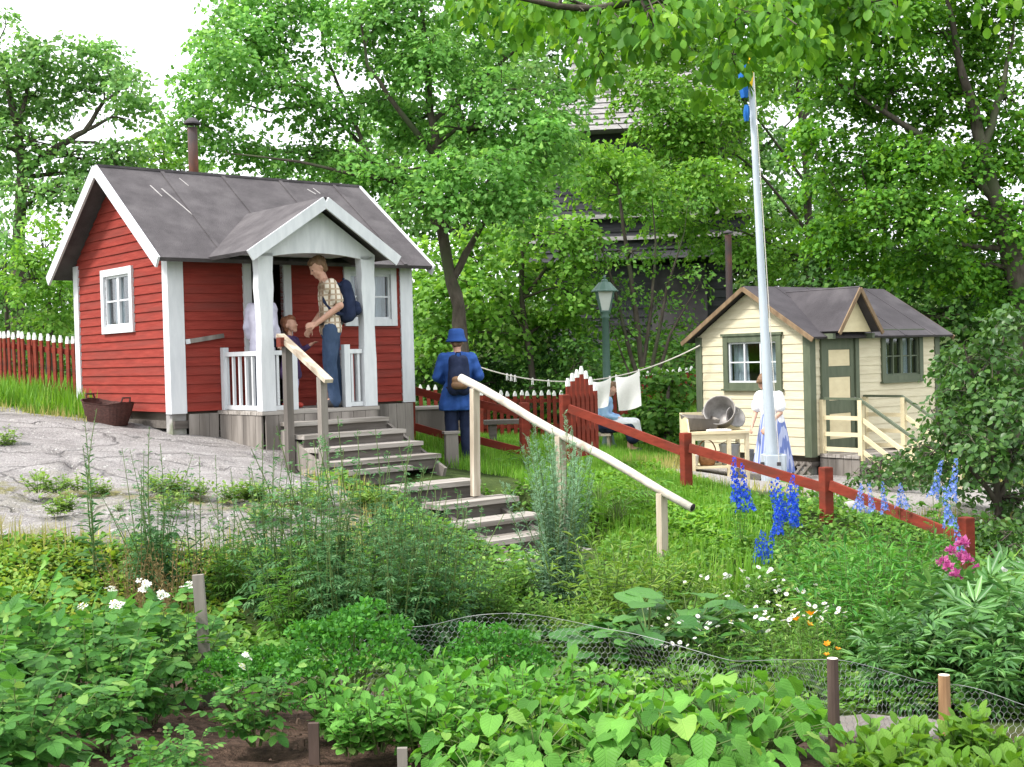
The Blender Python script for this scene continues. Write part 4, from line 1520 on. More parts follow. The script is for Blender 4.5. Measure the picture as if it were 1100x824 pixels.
for x in (dm - .47, dm + .47):
    b = MB()
    b.bx(x - .03, x + .03, dy + .12, -.012, dz0 - .10, dz0 - .02)
    b.build("porch_bracket", M['ygreen'], yel)
df = MB()
df.bx(DO[0] - .09, DO[0], -.05, .05, 0, DO[3] + .002)
df.bx(DO[1], DO[1] + .09, -.05, .05, 0, DO[3] + .002)
df.bx(DO[0] - .09, DO[1] + .09, -.048, .05, DO[3] + .002, DO[3] + .09)
df.build("door_frame", M['ygreen'], yel)
dp = MB()
dh = DO[3] - DO[2]
dp.bx(DO[0] + .01, DO[1] - .01, -.01, .02, DO[2], DO[3] - .01)
for (a, b_) in ((0, .10), (.25, .345), (.555, .67), (.90, .99)):
    dp.bx(DO[0] + .012, DO[1] - .012, -.022, -.009, DO[3] - .012 - dh * b_ + .005, DO[3] - .012 - dh * a)
for (a, b_) in ((DO[0] + .011, DO[0] + .10), (DO[1] - .10, DO[1] - .011)):
    dp.bx(a, b_, -.024, -.0095, DO[2] + .01, DO[3] - .015)
yd = dp.build("door", M['ygreen'], yel)
for (a, b_) in ((.10, .25), (.345, .555), (.67, .90)):
    dq = MB()
    dq.bx(DO[0] + .11, DO[1] - .11, -.018, -.0085, DO[3] - .012 - dh * b_ + .007, DO[3] - .014 - dh * a)
    dq.build("door_panel", M['yellowtrim'], yd)
dk = MB()
dk.ball((DO[1] - .055, -.055, DO[2] + dh * .45), .022)
dk.build("handle", M['zinc'], yd)
gzy = lambda x, y: gz(*(YMI.inverted() @ Vector((x, y, 0)))[:2]) - YO.z
fd = MB()
fd.bx(.02, YL - .02, .02, YW - .02, -.16, -.092)
for (x, y) in ((.1, .1), (YL - .2, .1), (.1, YW - .2), (YL - .2, YW - .2), (YL / 2, .1)):
    fk = MB()
    fk.bx(x - .09, x + .12, y - .02, y + .18, gzy(x, y) - .15, -.162)
    fk.build("foundation_block", M['stone'], yel)
fd.build("floor_frame", M['darkwood'], yel)
lt = MB()
zb = gzy(0, 0) - .02
hgt = -.10 - zb
for k in range(-4, 22):
    for s in (-1, 1):
        x0 = k * .13
        a, b_ = (x0, x0 + hgt) if s > 0 else (x0 + hgt, x0)
        za, zb2 = zb, -.10
        # clip to the gable's width
        t0, t1 = 0, 1
        lo, hi = (0.02, YW - .02)
        if a > b_:
            t0, t1 = max(t0, (a - hi) / (a - b_)), min(t1, (a - lo) / (a - b_))
        else:
            t0, t1 = max(t0, (lo - a) / (b_ - a)), min(t1, (hi - a) / (b_ - a))
        if t1 - t0 < .05:
            continue
        lt.bar((-.005 + .009 * s, a + (b_ - a) * t0, za + (zb2 - za) * t0), (-.005 + .009 * s, a + (b_ - a) * t1, za + (zb2 - za) * t1), .008, .032, up=(1, 0, 0)) if False else lt.bar((-.005 + .009 * s, a + (b_ - a) * t0, za + (zb2 - za) * t0), (-.005 + .009 * s, a + (b_ - a) * t1, za + (zb2 - za) * t1), .032, .008, up=(1, 0, 0))
lt.build("lattice", M['greywood'], yel)
# landing, its steps and rails
A = yplane(885, 480, 1, -.06)
lx0, lx1 = A.x - .02, A.x + 1.05
ly = -.70
ln = MB()
for k in range(5):
    ln.bx(lx0 - .05, lx1 + .05, -.04 + (k + 1) * ly / 5 + .004, -.04 + k * ly / 5 - .004, -.02, .03)
ln.build("landing", M['greyplank'], yel)
lb = MB()
zb = gzy(lx0, ly) - .1
for k in range(8):
    x = lx0 + (lx1 - lx0) * (k + .5) / 8
    lb.box((x, ly - .03 + .002 * (k % 2), (zb - .03) / 2), ((lx1 - lx0) / 8 - .006, .025, -.03 - zb))
for k in range(5):
    lb.box((lx0 - .02 + .002 * (k % 2), ly * (k + .5) / 5 - .03, (zb - .03) / 2), (.025, -ly / 5 - .006, -.03 - zb))
lb.build("landing_boards", M['greywood'], yel)
for k in range(3):
    t = MB()
    z = -.15 * (k + 1) + .03
    t.bx(lx0 + .02, lx1 - .02, ly - .06 - .24 * (k + 1), ly - .05 - .24 * k, z - .045, z)
    t.cur = 1
    t.bx(lx0 + .03, lx1 - .03, ly - .06 - .24 * (k + 1) + .03, ly - .06 - .24 * (k + 1) + .05, z - .14, z - .048)
    t.build("tread", [M['greyplank'], M['darkwood']], yel)
for x in (lx0 + .02, lx1 - .02):
    o = thing("railing", None, None, (0, 0, 0))
    o.parent = yel
    for p, q in (((x, -.03, .84), (x, ly, .84)), ((x, ly - .001, .839), (x, ly - .95, .27))):
        r_ = MB()
        r_.bar(p, q, .05, .035)
        r_.build("handrail", M['ygreen'], o)
    for z in (.56, .32, .10):
        for p, q in (((x, -.03, z), (x, ly + .02, z)), ((x, ly - .02, z), (x, ly - .92, z - .56))):
            r_ = MB()
            r_.bar(p, q, .025, .06)
            r_.build("rail", M['yellowtrim'], o)
    for (y, z0, z1) in ((-.05, .03, .825), (ly - .03, -.05, .822), (ly - .92, -.72, .25)):
        p = MB()
        p.box((x, y, (z0 + z1) / 2), (.07, .07, z1 - z0))
        p.build("rail_post", M['yellowtrim'], o)
# ------------------------------------------------------------------ fences
_pk = {}


def picket_mesh(h, wd, th=.022, tip=.10):
    k = (h, wd)
    if k not in _pk:
        b = MB()
        y = th / 2
        for z0, z1, c in ((0, h - tip, 0), (h - tip, h, 1)):
            b.cur = c
            if c == 0:
                pts = [(x * wd / 2, yy, z) for yy in (-y, y) for x, z in ((-1, z0), (1, z0), (1, z1), (-1, z1))]
                b.poly(pts, [(0, 1, 2, 3), (7, 6, 5, 4), (0, 4, 5, 1), (1, 5, 6, 2), (3, 2, 6, 7), (3, 7, 4, 0)])
            else:
                out_ = [(-1, z0 + .001), (1, z0 + .001), (1, z0 + tip * .35), (.28, z1), (-.28, z1), (-1, z0 + tip * .35)]
                pts = [(x * (wd / 2 + .001), yy * 1.05, z) for yy in (-y, y) for x, z in out_]
                b.poly(pts, [(0, 1, 2, 3, 4, 5), (11, 10, 9, 8, 7, 6)] + [(i, i + 6, (i + 1) % 6 + 6, (i + 1) % 6) for i in range(6)])
        _pk[k] = b.mesh("picket", [M['redfence'], M['fencewhite']])
    return _pk[k]


def picket_fence(label, pts, h, wd, gap, rails=(.25, .78), post_every=2.2, group=None):
    """pickets along a line of ground points; a run of posts, rails and single pickets"""
    pts = [Vector(p) for p in pts]
    root = thing("picket_fence", label, "fence", pts[0], 0, group)
    o = pts[0]
    segs = [(a, b) for a, b in zip(pts[:-1], pts[1:])]
    n_p = 0
    for a, b in segs:
        d = b - a
        L2 = math.hypot(d.x, d.y)
        rz = math.atan2(d.y, d.x)
        n = int(L2 / (wd + gap))
        for k in range(n):
            q = a + d * ((k + .5) / n)
            p = link("picket", picket_mesh(h, wd), root, q - o + Vector((0, 0, random.uniform(-.015, .015))), rz + random.uniform(-.03, .03))
            p.rotation_euler = (random.uniform(-.02, .02), random.uniform(-.018, .018), rz)
            n_p += 1
        nrm = Vector((-math.sin(rz), math.cos(rz), 0))
        for z in rails:
            r_ = MB()
            r_.bar(a - o + nrm * .036 + Vector((0, 0, h * z)), b - o + nrm * .036 + Vector((0, 0, h * z)), .045, .075)
            r_.build("rail", M['redfence'], root)
        m_ = max(1, round(L2 / post_every))
        for k in range(m_ + 1):
            q = a + d * (k / m_) - o + nrm * .105
            p = MB()
            p.box((q.x, q.y, q.z + h * .45 - .1), (.09, .09, h * .9 + .2), rz=rz)
            p.build("post", M['redfence'], root)
    return root


def gline(*pp):
    return [spot(px, d) for px, d in pp]


picket_fence("red picket fence with white tips behind the red cottage's gable", gline((-95, 21.0), (-30, 19.2), (30, 17.9), (92, 17.0)), 1.0, .070, .075)
picket_fence("long low red picket fence with white tips across the far side of the lawn", gline((440, 24.6), (520, 24.6), (620, 25.2), (700, 25.6), (800, 26.2)), .95, .072, .065, post_every=3)


def rail_fence(label, posts, tops, railz, w_=.105, th=.036, hh=.098, ext=None):
    root = thing("rail_fence", label, "fence", posts[0])
    o = Vector(posts[0])
    for p, t in zip(posts, tops):
        b = MB()
        x = p - o
        b.box((x.x, x.y, x.z + (t - .3) / 2), (w_, w_, t + .3), rz=.4)
        b.build("post", M['redfence'], root, bevel=.010)
    line = list(posts) if ext is None else list(posts) + [ext]
    for a, b in zip(line[:-1], line[1:]):
        for z in railz:
            r_ = MB()
            za = tops[min(line.index(a), len(tops) - 1)]
            zb = tops[min(line.index(b), len(tops) - 1)] if b in posts else za - .06
            dn = (b - a).normalized() * .065
            r_.bar(a - o + Vector((0, 0, za - z)) + dn, b - o + Vector((0, 0, zb - z - .05)) - dn, th, hh)
            r_.build("rail", M['redfence'], root)
    return root


P1, P2, P3 = spot(735, 14.0), spot(885, 12.5), spot(1035, 11.0)
P0 = spot(606, 15.2)
zt = lambda px, py, d, p: at(px, py, d).z - p.z
rail_fence("red fence of square posts and one sloping rail running down beside the flower garden", [P0, P1, P2, P3],
           [zt(606, 424, 15.2, P0), zt(735, 465, 14, P1), zt(885, 502, 12.5, P2), zt(1035, 556, 11, P3)], [.16])
Q0, Q1 = spot(440, 17.2), spot(562, 16.6)
rail_fence("two-railed red fence behind the person in the blue coat", [Q0, spot(500, 17.0), Q1], [.80, .79, .78], [.10, .60], .11, .035, .10)

# the garden gate: pickets that rise to a point, swung open
hinge = P0 + Vector((.015, .07, 0))
gate = thing("garden_gate", "red picket gate with white pointed tips rising to an arch, standing open", "gate", hinge, R(60))
for k in range(7):
    h = [.98, 1.04, 1.08, 1.12, 1.06, .98, .90, .84][k]
    p = link("picket", picket_mesh(h, .085, tip=.10), gate, (.07 + k * .125, 0, .12), 0)
for z in (.42, .85):
    b = MB()
    b.bar((.01, .032, z), (.90, .032, z), .04, .09)
    b.build("rail", M['redfence'], gate)
b = MB()
b.bar((.08, .033, .46), (.86, .033, .81), .036, .07)
b.build("brace", M['redfence'], gate)

# ------------------------------------------------------------------ lamp, flagpole, line
lp = spot(652, 21.5)
lamp = thing("street_lamp", "green cast iron lamp post with a glass lantern among the trees", "street lamp", lp)
top = at(648, 335, 21.5).z - lp.z
b = MB()
b.lathe([(.0, -.2), (.15, -.2), (.15, .10), (.11, .16), (.085, .30), (.075, .9), (.085, .93), (.070, .97), (.060, top - .12), (.085, top - .10), (.060, top - .06), (.10, top)], n=14)
b.build("pole", M['lampgreen'], lamp, True)
lan = MB()
zt0, zt1 = top, top + .34
for k in range(4):
    a = math.pi / 4 + k * math.pi / 2
    lan.bar((.10 * math.cos(a), .10 * math.sin(a), zt0), (.20 * math.cos(a), .20 * math.sin(a), zt1), .022, .022)
lan.lathe([(.0, zt0 - .005), (.115, zt0 - .005), (.115, zt0 + .02), (0, zt0 + .02)], n=4, tilt=Matrix.Rotation(math.pi / 4, 3, 'Z'))
lan.lathe([(.0, zt1), (.235, zt1), (.235, zt1 + .02), (.215, zt1 + .03), (.10, zt1 + .16), (.06, zt1 + .17), (.06, zt1 + .20), (.02, zt1 + .22), (.028, zt1 + .25), (.0, zt1 + .29)], n=12)
lo = lan.build("lantern", M['lampgreen'], lamp)
gl_ = MB()
gl_.lathe([(.095, zt0 + .021), (.188, zt1 - .002), (0, zt1 - .002)], n=4, tilt=Matrix.Rotation(math.pi / 4, 3, 'Z'))
gl_.build("pane", M['frost'], lo)

fp = spot(830, 17.2)
base_t = at(830, 488, 17.2).z - fp.z
pole = thing("flagpole", "tall tapering pale flagpole on a white boxed foot, blue and yellow flag on top", "flagpole", fp)
tp = at(803, 20, 17.2) - fp
b = MB()
bp_ = Vector((-.02, 0, base_t - .55))
K = 14
b.tube([bp_.lerp(tp, k / K) for k in range(K + 1)], [float(np.interp(k / K, [0, .12, .45, .73, 1], [.094, .080, .053, .043, .035])) for k in range(K + 1)], 14)
b.build("pole", M['polewhite'], pole, True)
b = MB()
for k in range(4):
    a = k * math.pi / 2
    b.box((.13 * math.cos(a) - .01, .13 * math.sin(a), base_t / 2 - .1), (.26, .045, base_t + .2), rz=a + math.pi / 2)
b.build("pole_foot", M['polewhite'], pole, bevel=.012)
b = MB()
b.box((-.19, -.12, base_t - .12), (.05, .03, .05))
b.box((.02, -.20, base_t - .12), (.05, .03, .05))
b.build("bolt", M['felt2'], pole)
ball = MB()
ball.ball(tuple(tp + Vector((0, 0, .04))), .06)
ball.build("finial", M['zinc'], pole, True)
fdir = (bp_ - tp).normalized()
for (s0, s1, r0, nm, mtn) in ((.55, 1.1, .085, "flag", 'flagblue'), (.50, .95, .06, "flag_stripe", 'flagyellow'), (1.2, 1.42, .05, "flag_tail", 'flagblue')):
    f = MB()
    c0 = tp + fdir * s0 + Vector((-.10 if nm != 'flag_stripe' else -.02, -.10, 0))
    c1 = tp + fdir * s1 + Vector((-.13 if nm != 'flag_stripe' else -.02, -.12, 0))
    KK = 8
    f.lathe([(r0 * (.55 + .45 * math.sin(math.pi * (i + .5) / 9)), -(s1 - s0) * i / KK) for i in range(KK + 1)], tuple(c0), 16, wob=lambda a, z: .62 + .38 * math.cos(5 * a + z * 6))
    f.build(nm, M[mtn], pole, True)
hl = MB()
hl.tube([tp + Vector((.02, -.13, -.2)), bp_ + Vector((.05, -.17, .4))], .006, 4)
hl.build("halyard", M['rope'], pole)

# clothes line from the big tree to the cream cottage
A_, B_ = at(506, 391, 20.6), at(752, 371, 19.9)
cl = []
for k in range(41):
    t = k / 40
    p = A_.lerp(B_, t)
    p.z -= 4 * t * (1 - t) * .42
    cl.append(p)
line = thing("clothes_line", "sagging pale clothes line stretched between the tree and the cream cottage", "clothes line", cl[0])
b = MB()
b.tube([p - cl[0] for p in cl], .0105, 6)
b.build("rope", M['rope'], line)


def on_line(px):
    best = min(range(400), key=lambda i: abs(_pxof(i / 399) - px))
    t = best / 399
    p = A_.lerp(B_, t)
    p.z -= 4 * t * (1 - t) * .42
    return p


def project(p):
    v = Vector(p) - CAM
    d = v.dot(FWD)
    return CX + v.dot(RT) / d * FPX, CY - v.dot(UP) / d * FPX


def _pxof(t):
    p = A_.lerp(B_, t)
    p.z -= 4 * t * (1 - t) * .42
    return project(p)[0]


def peg(px, label):
    p = on_line(px)
    o = thing("clothes_peg", label, "clothes peg", p, .3, "wooden pegs on the clothes line")
    b = MB()
    for s in (-1, 1):
        b.bar((s * .006, 0, .025), (s * .014, 0, -.085), .012, .012)
    b.box((0, 0, .022), (.020, .014, .012))
    b.build("peg_halves", M['cloth'], o)
    return o


for px, dz in ((545, 0), (549, 0), (553, 0), (572, 0), (589, 0), (612, 0)):
    peg(px, "small pale peg on the empty stretch of the clothes line")


def hung(px0, px1, drop, label, skew=0, pinch=.0):
    a, c = on_line(px0), on_line(px1)
    o = thing("laundry_cloth", label, "cloth", a, 0, "white cloths on the clothes line")
    nx_, nz_ = 18, 16
    V, F = [], []
    sd_ = (c - a).cross(Vector((0, 0, 1))).normalized()
    for s in (0, 1):
        for j in range(nz_ + 1):
            for i_ in range(nx_ + 1):
                u, v = i_ / nx_, j / nz_
                w_ = 1 - pinch * v * 1.0
                p = (c - a) * (.5 + (u - .5) * w_ + skew * v) + Vector((0, 0, -drop * v * (1 + .05 * math.sin(u * 3)) - .05 * math.sin(math.pi * u) * (1 - v)))
                p += sd_ * (.020 * math.sin(u * 7 + v * 2) * (.4 + v) + .03 * math.sin(v * 4 + u * 2) + s * .006)
                V.append(tuple(p))
    n1_ = (nx_ + 1) * (nz_ + 1)
    for s in (0, 1):
        for j in range(nz_):
            for i_ in range(nx_):
                q = s * n1_ + j * (nx_ + 1) + i_
                f = [q, q + 1, q + nx_ + 2, q + nx_ + 1]
                F.append(f if s else f[::-1])
    me = bpy.data.meshes.new("cloth")
    me.from_pydata(V, [], F)
    me.materials.append(M['cloth'])
    me.polygons.foreach_set("use_smooth", [True] * len(F))
    link("sheet", me, o)


hung(633, 657, .45, "white cloth hanging on the line in front of the lamp post, nearer the gate", -.06, .25)
hung(661, 687, .56, "square white towel hanging on the line, nearer the cream cottage", .08, .05)
for px in (635, 655):
    peg(px, "pale peg holding the white cloth that hangs nearer the gate")
for px in (662, 686):
    peg(px, "pale peg holding the square white towel nearer the cream cottage")

# ------------------------------------------------------------------ wash bench and what stands on it
wb0 = spot(740, 18.0)
wb = thing("wash_bench", "cream wooden washing bench with a back board and a lower shelf beside the cream cottage", "bench", wb0, R(4))
WI = (Matrix.Translation(wb0) @ Matrix.Rotation(R(4), 4, 'Z')).inverted()
tz = (WI @ at(770, 464, 18.0)).z
tw = (WI @ at(806, 464, 18.0)).x + .02
td = .62
b = MB()
for k in range(4):
    b.bx(-.02, tw, k * td / 4 + .002, (k + 1) * td / 4 - .002, tz - .035, tz)
b.build("table_top", M['yellowtrim'], wb)
for x in (.02, tw - .07, tw * .62):
    for y in (.02, td - .06):
        if x == tw * .62 and y > .1:
            continue
        b = MB()
        b.bx(x, x + .055, y, y + .055, -.35, tz - .036)
        b.build("leg", M['yellowtrim'], wb)
b = MB()
b.bx(-.02, tw, td - .025, td, tz + .001, tz + .26)
b.build("back_board", M['yellowtrim'], wb)
b = MB()
b.poly([(-.022, 0.02, tz + .001), (-.022, td - .027, tz + .001), (-.022, td - .027, tz + .25), (-.022, .14, tz + .20),
        (.004, 0.02, tz + .001), (.004, td - .027, tz + .001), (.004, td - .027, tz + .25), (.004, .14, tz + .20)], [(0, 1, 2, 3), (7, 6, 5, 4), (0, 4, 5, 1), (1, 5, 6, 2), (2, 6, 7, 3), (3, 7, 4, 0)])
b.build("side_board", M['yellowtrim'], wb)
sz = tz - .50
b = MB()
b.bx(.0, tw - .02, .03, td - .03, sz - .03, sz)
b.bx(.075, tw - .075, .025, .05, tz - .12, tz - .037)
b.build("shelf", M['yellowtrim'], wb)
wp = lambda x, y, z: Matrix.Translation(wb0) @ Matrix.Rotation(R(4), 4, 'Z') @ Vector((x, y, z))
tub = thing("zinc_tub", "round dented zinc washtub tipped on its side on the washing bench", "tub", wp(.54, .36, tz + .004))
b = MB()
tl = Matrix.Rotation(R(-20), 3, 'Z') @ Matrix.Rotation(R(62), 3, 'X')
b.lathe([(.0, -.14), (.165, -.14), (.18, -.13), (.225, .12), (.238, .13), (.232, .14), (.215, .12), (.17, -.115), (0, -.115)], (0, 0, .235), 28, tl)
b.build("tub_body", M['zinc'], tub, True)
b = MB()
for s in (-1, 1):
    c = Vector((0, 0, .235))
    b.tube([c + tl @ Vector((s * .222, -.05, .06)), c + tl @ Vector((s * .262, -.03, .06)), c + tl @ Vector((s * .262, .03, .06)), c + tl @ Vector((s * .222, .05, .06))], .009, 6)
b.build("handle", M['zinc'], tub)
tub2 = thing("wooden_tray", "dark grey wooden wash trough lying on the left of the washing bench", "trough", wp(.22, .34, tz + .004), .15)
b = MB()
b.poly([(-.20, -.13, .02), (.20, -.13, .0), (.20, .13, 0.02), (-.20, .13, .04), (-.25, -.19, .20), (.25, -.19, .16), (.25, .17, .20), (-.25, .17, .24)], [(3, 2, 1, 0), (0, 1, 5, 4), (1, 2, 6, 5), (2, 3, 7, 6), (3, 0, 4, 7)])
b.poly([(-.17, -.10, .05), (.17, -.10, .03), (.17, .10, 0.05), (-.17, .10, .07), (-.22, -.165, .20), (.22, -.165, .16), (.22, .145, .20), (-.22, .145, .24)], [(0, 1, 2, 3), (4, 5, 1, 0), (5, 6, 2, 1), (6, 7, 3, 2), (7, 4, 0, 3)])
b.poly([(-.25, -.19, .20), (.25, -.19, .16), (.25, .17, .20), (-.25, .17, .24), (-.22, -.165, .20), (.22, -.165, .16), (.22, .145, .20), (-.22, .145, .24)], [(0, 1, 5, 4), (1, 2, 6, 5), (2, 3, 7, 6), (3, 0, 4, 7)])
b.build("trough_body", M['greywood'], tub2)
bd = thing("washboard", "pale flat board lying on the washing bench in front of the tub", "board", wp(.44, .09, tz + .004), .05)
b = MB()
b.box((0, 0, .012), (.34, .13, .022))
b.cur = 1
for k in range(9):
    b.box((-.12 + k * .03, 0, .026), (.014, .10, .008))
b.build("board_panel", [M['cloth'], M['fencewhite']], bd)
tub3 = thing("grey_basin", "dull grey basin leaning behind the zinc washtub on the bench", "basin", wp(.74, .40, tz + .004))
b = MB()
tl3 = Matrix.Rotation(R(25), 3, 'Z') @ Matrix.Rotation(R(70), 3, 'X')
b.lathe([(0, -.05), (.10, -.05), (.15, .05), (.165, .055), (.14, .04), (.09, -.035), (0, -.035)], (0, .0, .168), 22, tl3)
b.build("basin_body", M['stone'], tub3, True)


def pail(x, y, z, r, h, mt, label, name="pail", bail=True):
    o = thing(name, label, name.replace('_', ' '), wp(x, y, z + .004))
    b = MB()
    b.lathe([(0, 0), (r * .74, 0), (r, h), (r * 1.05, h), (r * 1.05, h + .012), (r * .95, h + .01), (r * .70, .02), (0, .02)], n=20)
    b.build("pail_body", mt, o, True)
    if bail:
        b = MB()
        b.tube([(r * 1.02 * math.cos(t), -.02 - .10 * math.sin(t), h * .93 + .08 * math.sin(t)) for t in [math.pi * k / 10 for k in range(11)]], .006, 5)
        b.build("handle", M['zinc'], o)
    return o


pail(.62, .22, sz, .15, .29, M['enamel'], "pale grey pail standing on the lower shelf of the washing bench")
pail(.92, .24, sz, .07, .20, M['enamel'], "small grey can under the end of the washing bench", "can", False)
pail(.075, .20, sz, .09, .15, M['cloth'], "small white enamel bowl on the lower shelf beside the brown basket", "bowl", False)
bk = thing("hand_basket", "brown wicker hand basket with hoop handle on the lower shelf of the washing bench", "basket", wp(.29, .22, sz + .004))
b = MB()
b.lathe([(0, 0), (.10, 0), (.14, .10), (.135, .17), (.145, .18), (.125, .17), (.12, .10), (.09, .015), (0, .015)], n=22, wob=lambda a, z: 1 + .03 * math.sin(14 * a + 40 * z))
b.build("basket_body", M['copper'], bk, True)
b = MB()
b.tube([(.13 * math.cos(t), 0, .17 + .20 * math.sin(t)) for t in [math.pi * k / 12 for k in range(13)]], .010, 6)
b.build("handle", M['copper'], bk)

# ------------------------------------------------------------------ long basket under the gable
bp0, bp1 = at(92, 458, 15.0), at(140, 461, 14.5)
mid = (bp0 + bp1) / 2
mid.z = gz(mid.x, mid.y) + .045
lb_ = thing("long_basket", "long dark reddish wicker basket lying on the rock under the cottage gable", "basket", mid, math.atan2(bp1.y - bp0.y, bp1.x - bp0.x))
lb_.rotation_euler = (0, R(4), lb_.rotation_euler[2])
b = MB()
n = 26
prof = [(.26, .13, 0), (.29, .16, .10), (.325, .19, .23), (.335, .20, .245), (.32, .185, .245), (.27, .14, .06), (.24, .11, .03)]
for (a_, c_, z_) in prof:
    for k in range(n):
        t = 2 * math.pi * k / n
        ca, sa = math.cos(t), math.sin(t)
        sg = lambda v: (abs(v) ** .6) * (1 if v > 0 else -1)
        up_ = .035 * abs(ca) ** 3 if z_ > .2 else 0
        b.V.append((a_ * sg(ca) * 1.08, c_ * sg(sa), z_ + up_ + (.006 * (k % 2))))
for j in range(len(prof) - 1):
    for k in range(n):
        k2 = (k + 1) % n
        b.F.append([j * n + k, j * n + k2, (j + 1) * n + k2, (j + 1) * n + k])
        b.MI.append(0)
b.F.append(list(range(n))[::-1])
b.F.append([(len(prof) - 1) * n + k for k in range(n)])
b.MI += [0, 0]
b.build("basket_body", M['basket'], lb_)
for s in (-1, 1):
    b = MB()
    b.tube([(s * .33, -.06, .27), (s * .345, -.05, .33), (s * .35, .05, .33), (s * .33, .06, .27)], .012, 6)
    b.build("handle", M['basket'], lb_)

# ------------------------------------------------------------------ garden bench and stone boxes on the lawn
gb = spot(545, 18.6)
gbn = thing("garden_bench", "small dark wooden bench on the lawn behind the red rail fence", "bench", gb, .1)
b = MB()
b.box((0, 0, .40), (.72, .30, .06))
b.build("seat", M['darkwood'], gbn)
for sx in (-1, 1):
    b = MB()
    b.poly([(sx * .20, -.12, -.1), (sx * .26, -.12, -.1), (sx * .30, -.10, .37), (sx * .18, -.10, .37), (sx * .20, .12, -.1), (sx * .26, .12, -.1), (sx * .30, .10, .37), (sx * .18, .10, .37)], [(0, 1, 2, 3), (7, 6, 5, 4), (0, 4, 5, 1), (1, 5, 6, 2), (2, 6, 7, 3), (3, 7, 4, 0)])
    b.build("leg", M['darkwood'], gbn)
bx_ = spot(461, 18.4)
o = thing("wooden_chest", "weathered grey wooden box with a lid beside the right corner of the red cottage", "box", bx_, .2)
b = MB()
b.box((0, 0, .20), (.42, .34, .50))
b.build("chest_body", M['greywood'], o, bevel=.01)
b = MB()
b.box((0, 0, .475), (.48, .40, .045))
b.build("lid", M['greyplank'], o, bevel=.008)
sp_ = spot(483, 15.6)
o = thing("stair_post", "short weathered grey post standing by the feet of the person in the blue coat", "post", sp_, .3)
b = MB()
b.box((0, 0, .12), (.17, .10, .62), taper=.95)
b.build("post_block", M['greywood'], o, bevel=.012)
b = MB()
b.box((0, 0, .44), (.20, .13, .03))
b.build("cap", M['greyplank'], o)

# ------------------------------------------------------------------ dark tower beyond the trees
tw0 = spot(690, 37)
tow = thing("wooden_tower", "dark tarred wooden tower with grey shingled roof half hidden by trees", "tower", tw0, R(-8))
tzz = lambda py: at(690, py, 37).z - tw0.z
TW = 2.7
b = MB()


def ring(mb, z0, r0, z1, r1, boards=1, proud=.05):
    for k in range(boards):
        a, c = k / boards, (k + 1) / boards
        ra, rc = r0 + (r1 - r0) * a, r0 + (r1 - r0) * c
        za, zc = z0 + (z1 - z0) * a, z0 + (z1 - z0) * c
        mb.lathe([(ra + proud, za), (rc, zc)], n=4, tilt=Matrix.Rotation(math.pi / 4, 3, 'Z'))


q2 = math.sqrt(2)
ring(b, -1, TW * .92 * q2, tzz(292), TW * .90 * q2, 14, .05)
b.build("lower_wall", M['tower'], tow)
b = MB()
ring(b, tzz(287), TW * 1.14 * q2, tzz(240), TW * 1.06 * q2, 5, .06)
b.lathe([(0, tzz(287)), (TW * 1.14 * q2, tzz(287))], n=4, tilt=Matrix.Rotation(math.pi / 4, 3, 'Z'))
b.build("gallery", M['tower'], tow)
b = MB()
for z in (268, 246):
    ring(b, tzz(z), TW * 1.16 * q2, tzz(z - 4), TW * 1.16 * q2, 1, .03)
    b.lathe([(TW * 1.05 * q2, tzz(z - 4)), (TW * 1.16 * q2, tzz(z - 4))], n=4, tilt=Matrix.Rotation(math.pi / 4, 3, 'Z'))
b.build("rail", M['shingle'], tow)
b = MB()
ring(b, tzz(240), TW * .85 * q2, tzz(150), TW * .80 * q2, 12, .04)
b.build("upper_wall", M['tower'], tow)
b = MB()
ring(b, tzz(158), TW * 1.12 * q2, tzz(96), TW * .66 * q2, 10, .06)
ring(b, tzz(96), TW * .66 * q2, tzz(-120), TW * .12 * q2, 26, .05)
b.lathe([(0, tzz(157)), (TW * 1.12 * q2, tzz(157))], n=4, tilt=Matrix.Rotation(math.pi / 4, 3, 'Z'))
b.build("roof", M['shingle'], tow)
b = MB()
b.bx(.4, 1.9, -TW * .98, -TW * .90, -.5, tzz(295))
b.build("door", M['felt2'], tow)
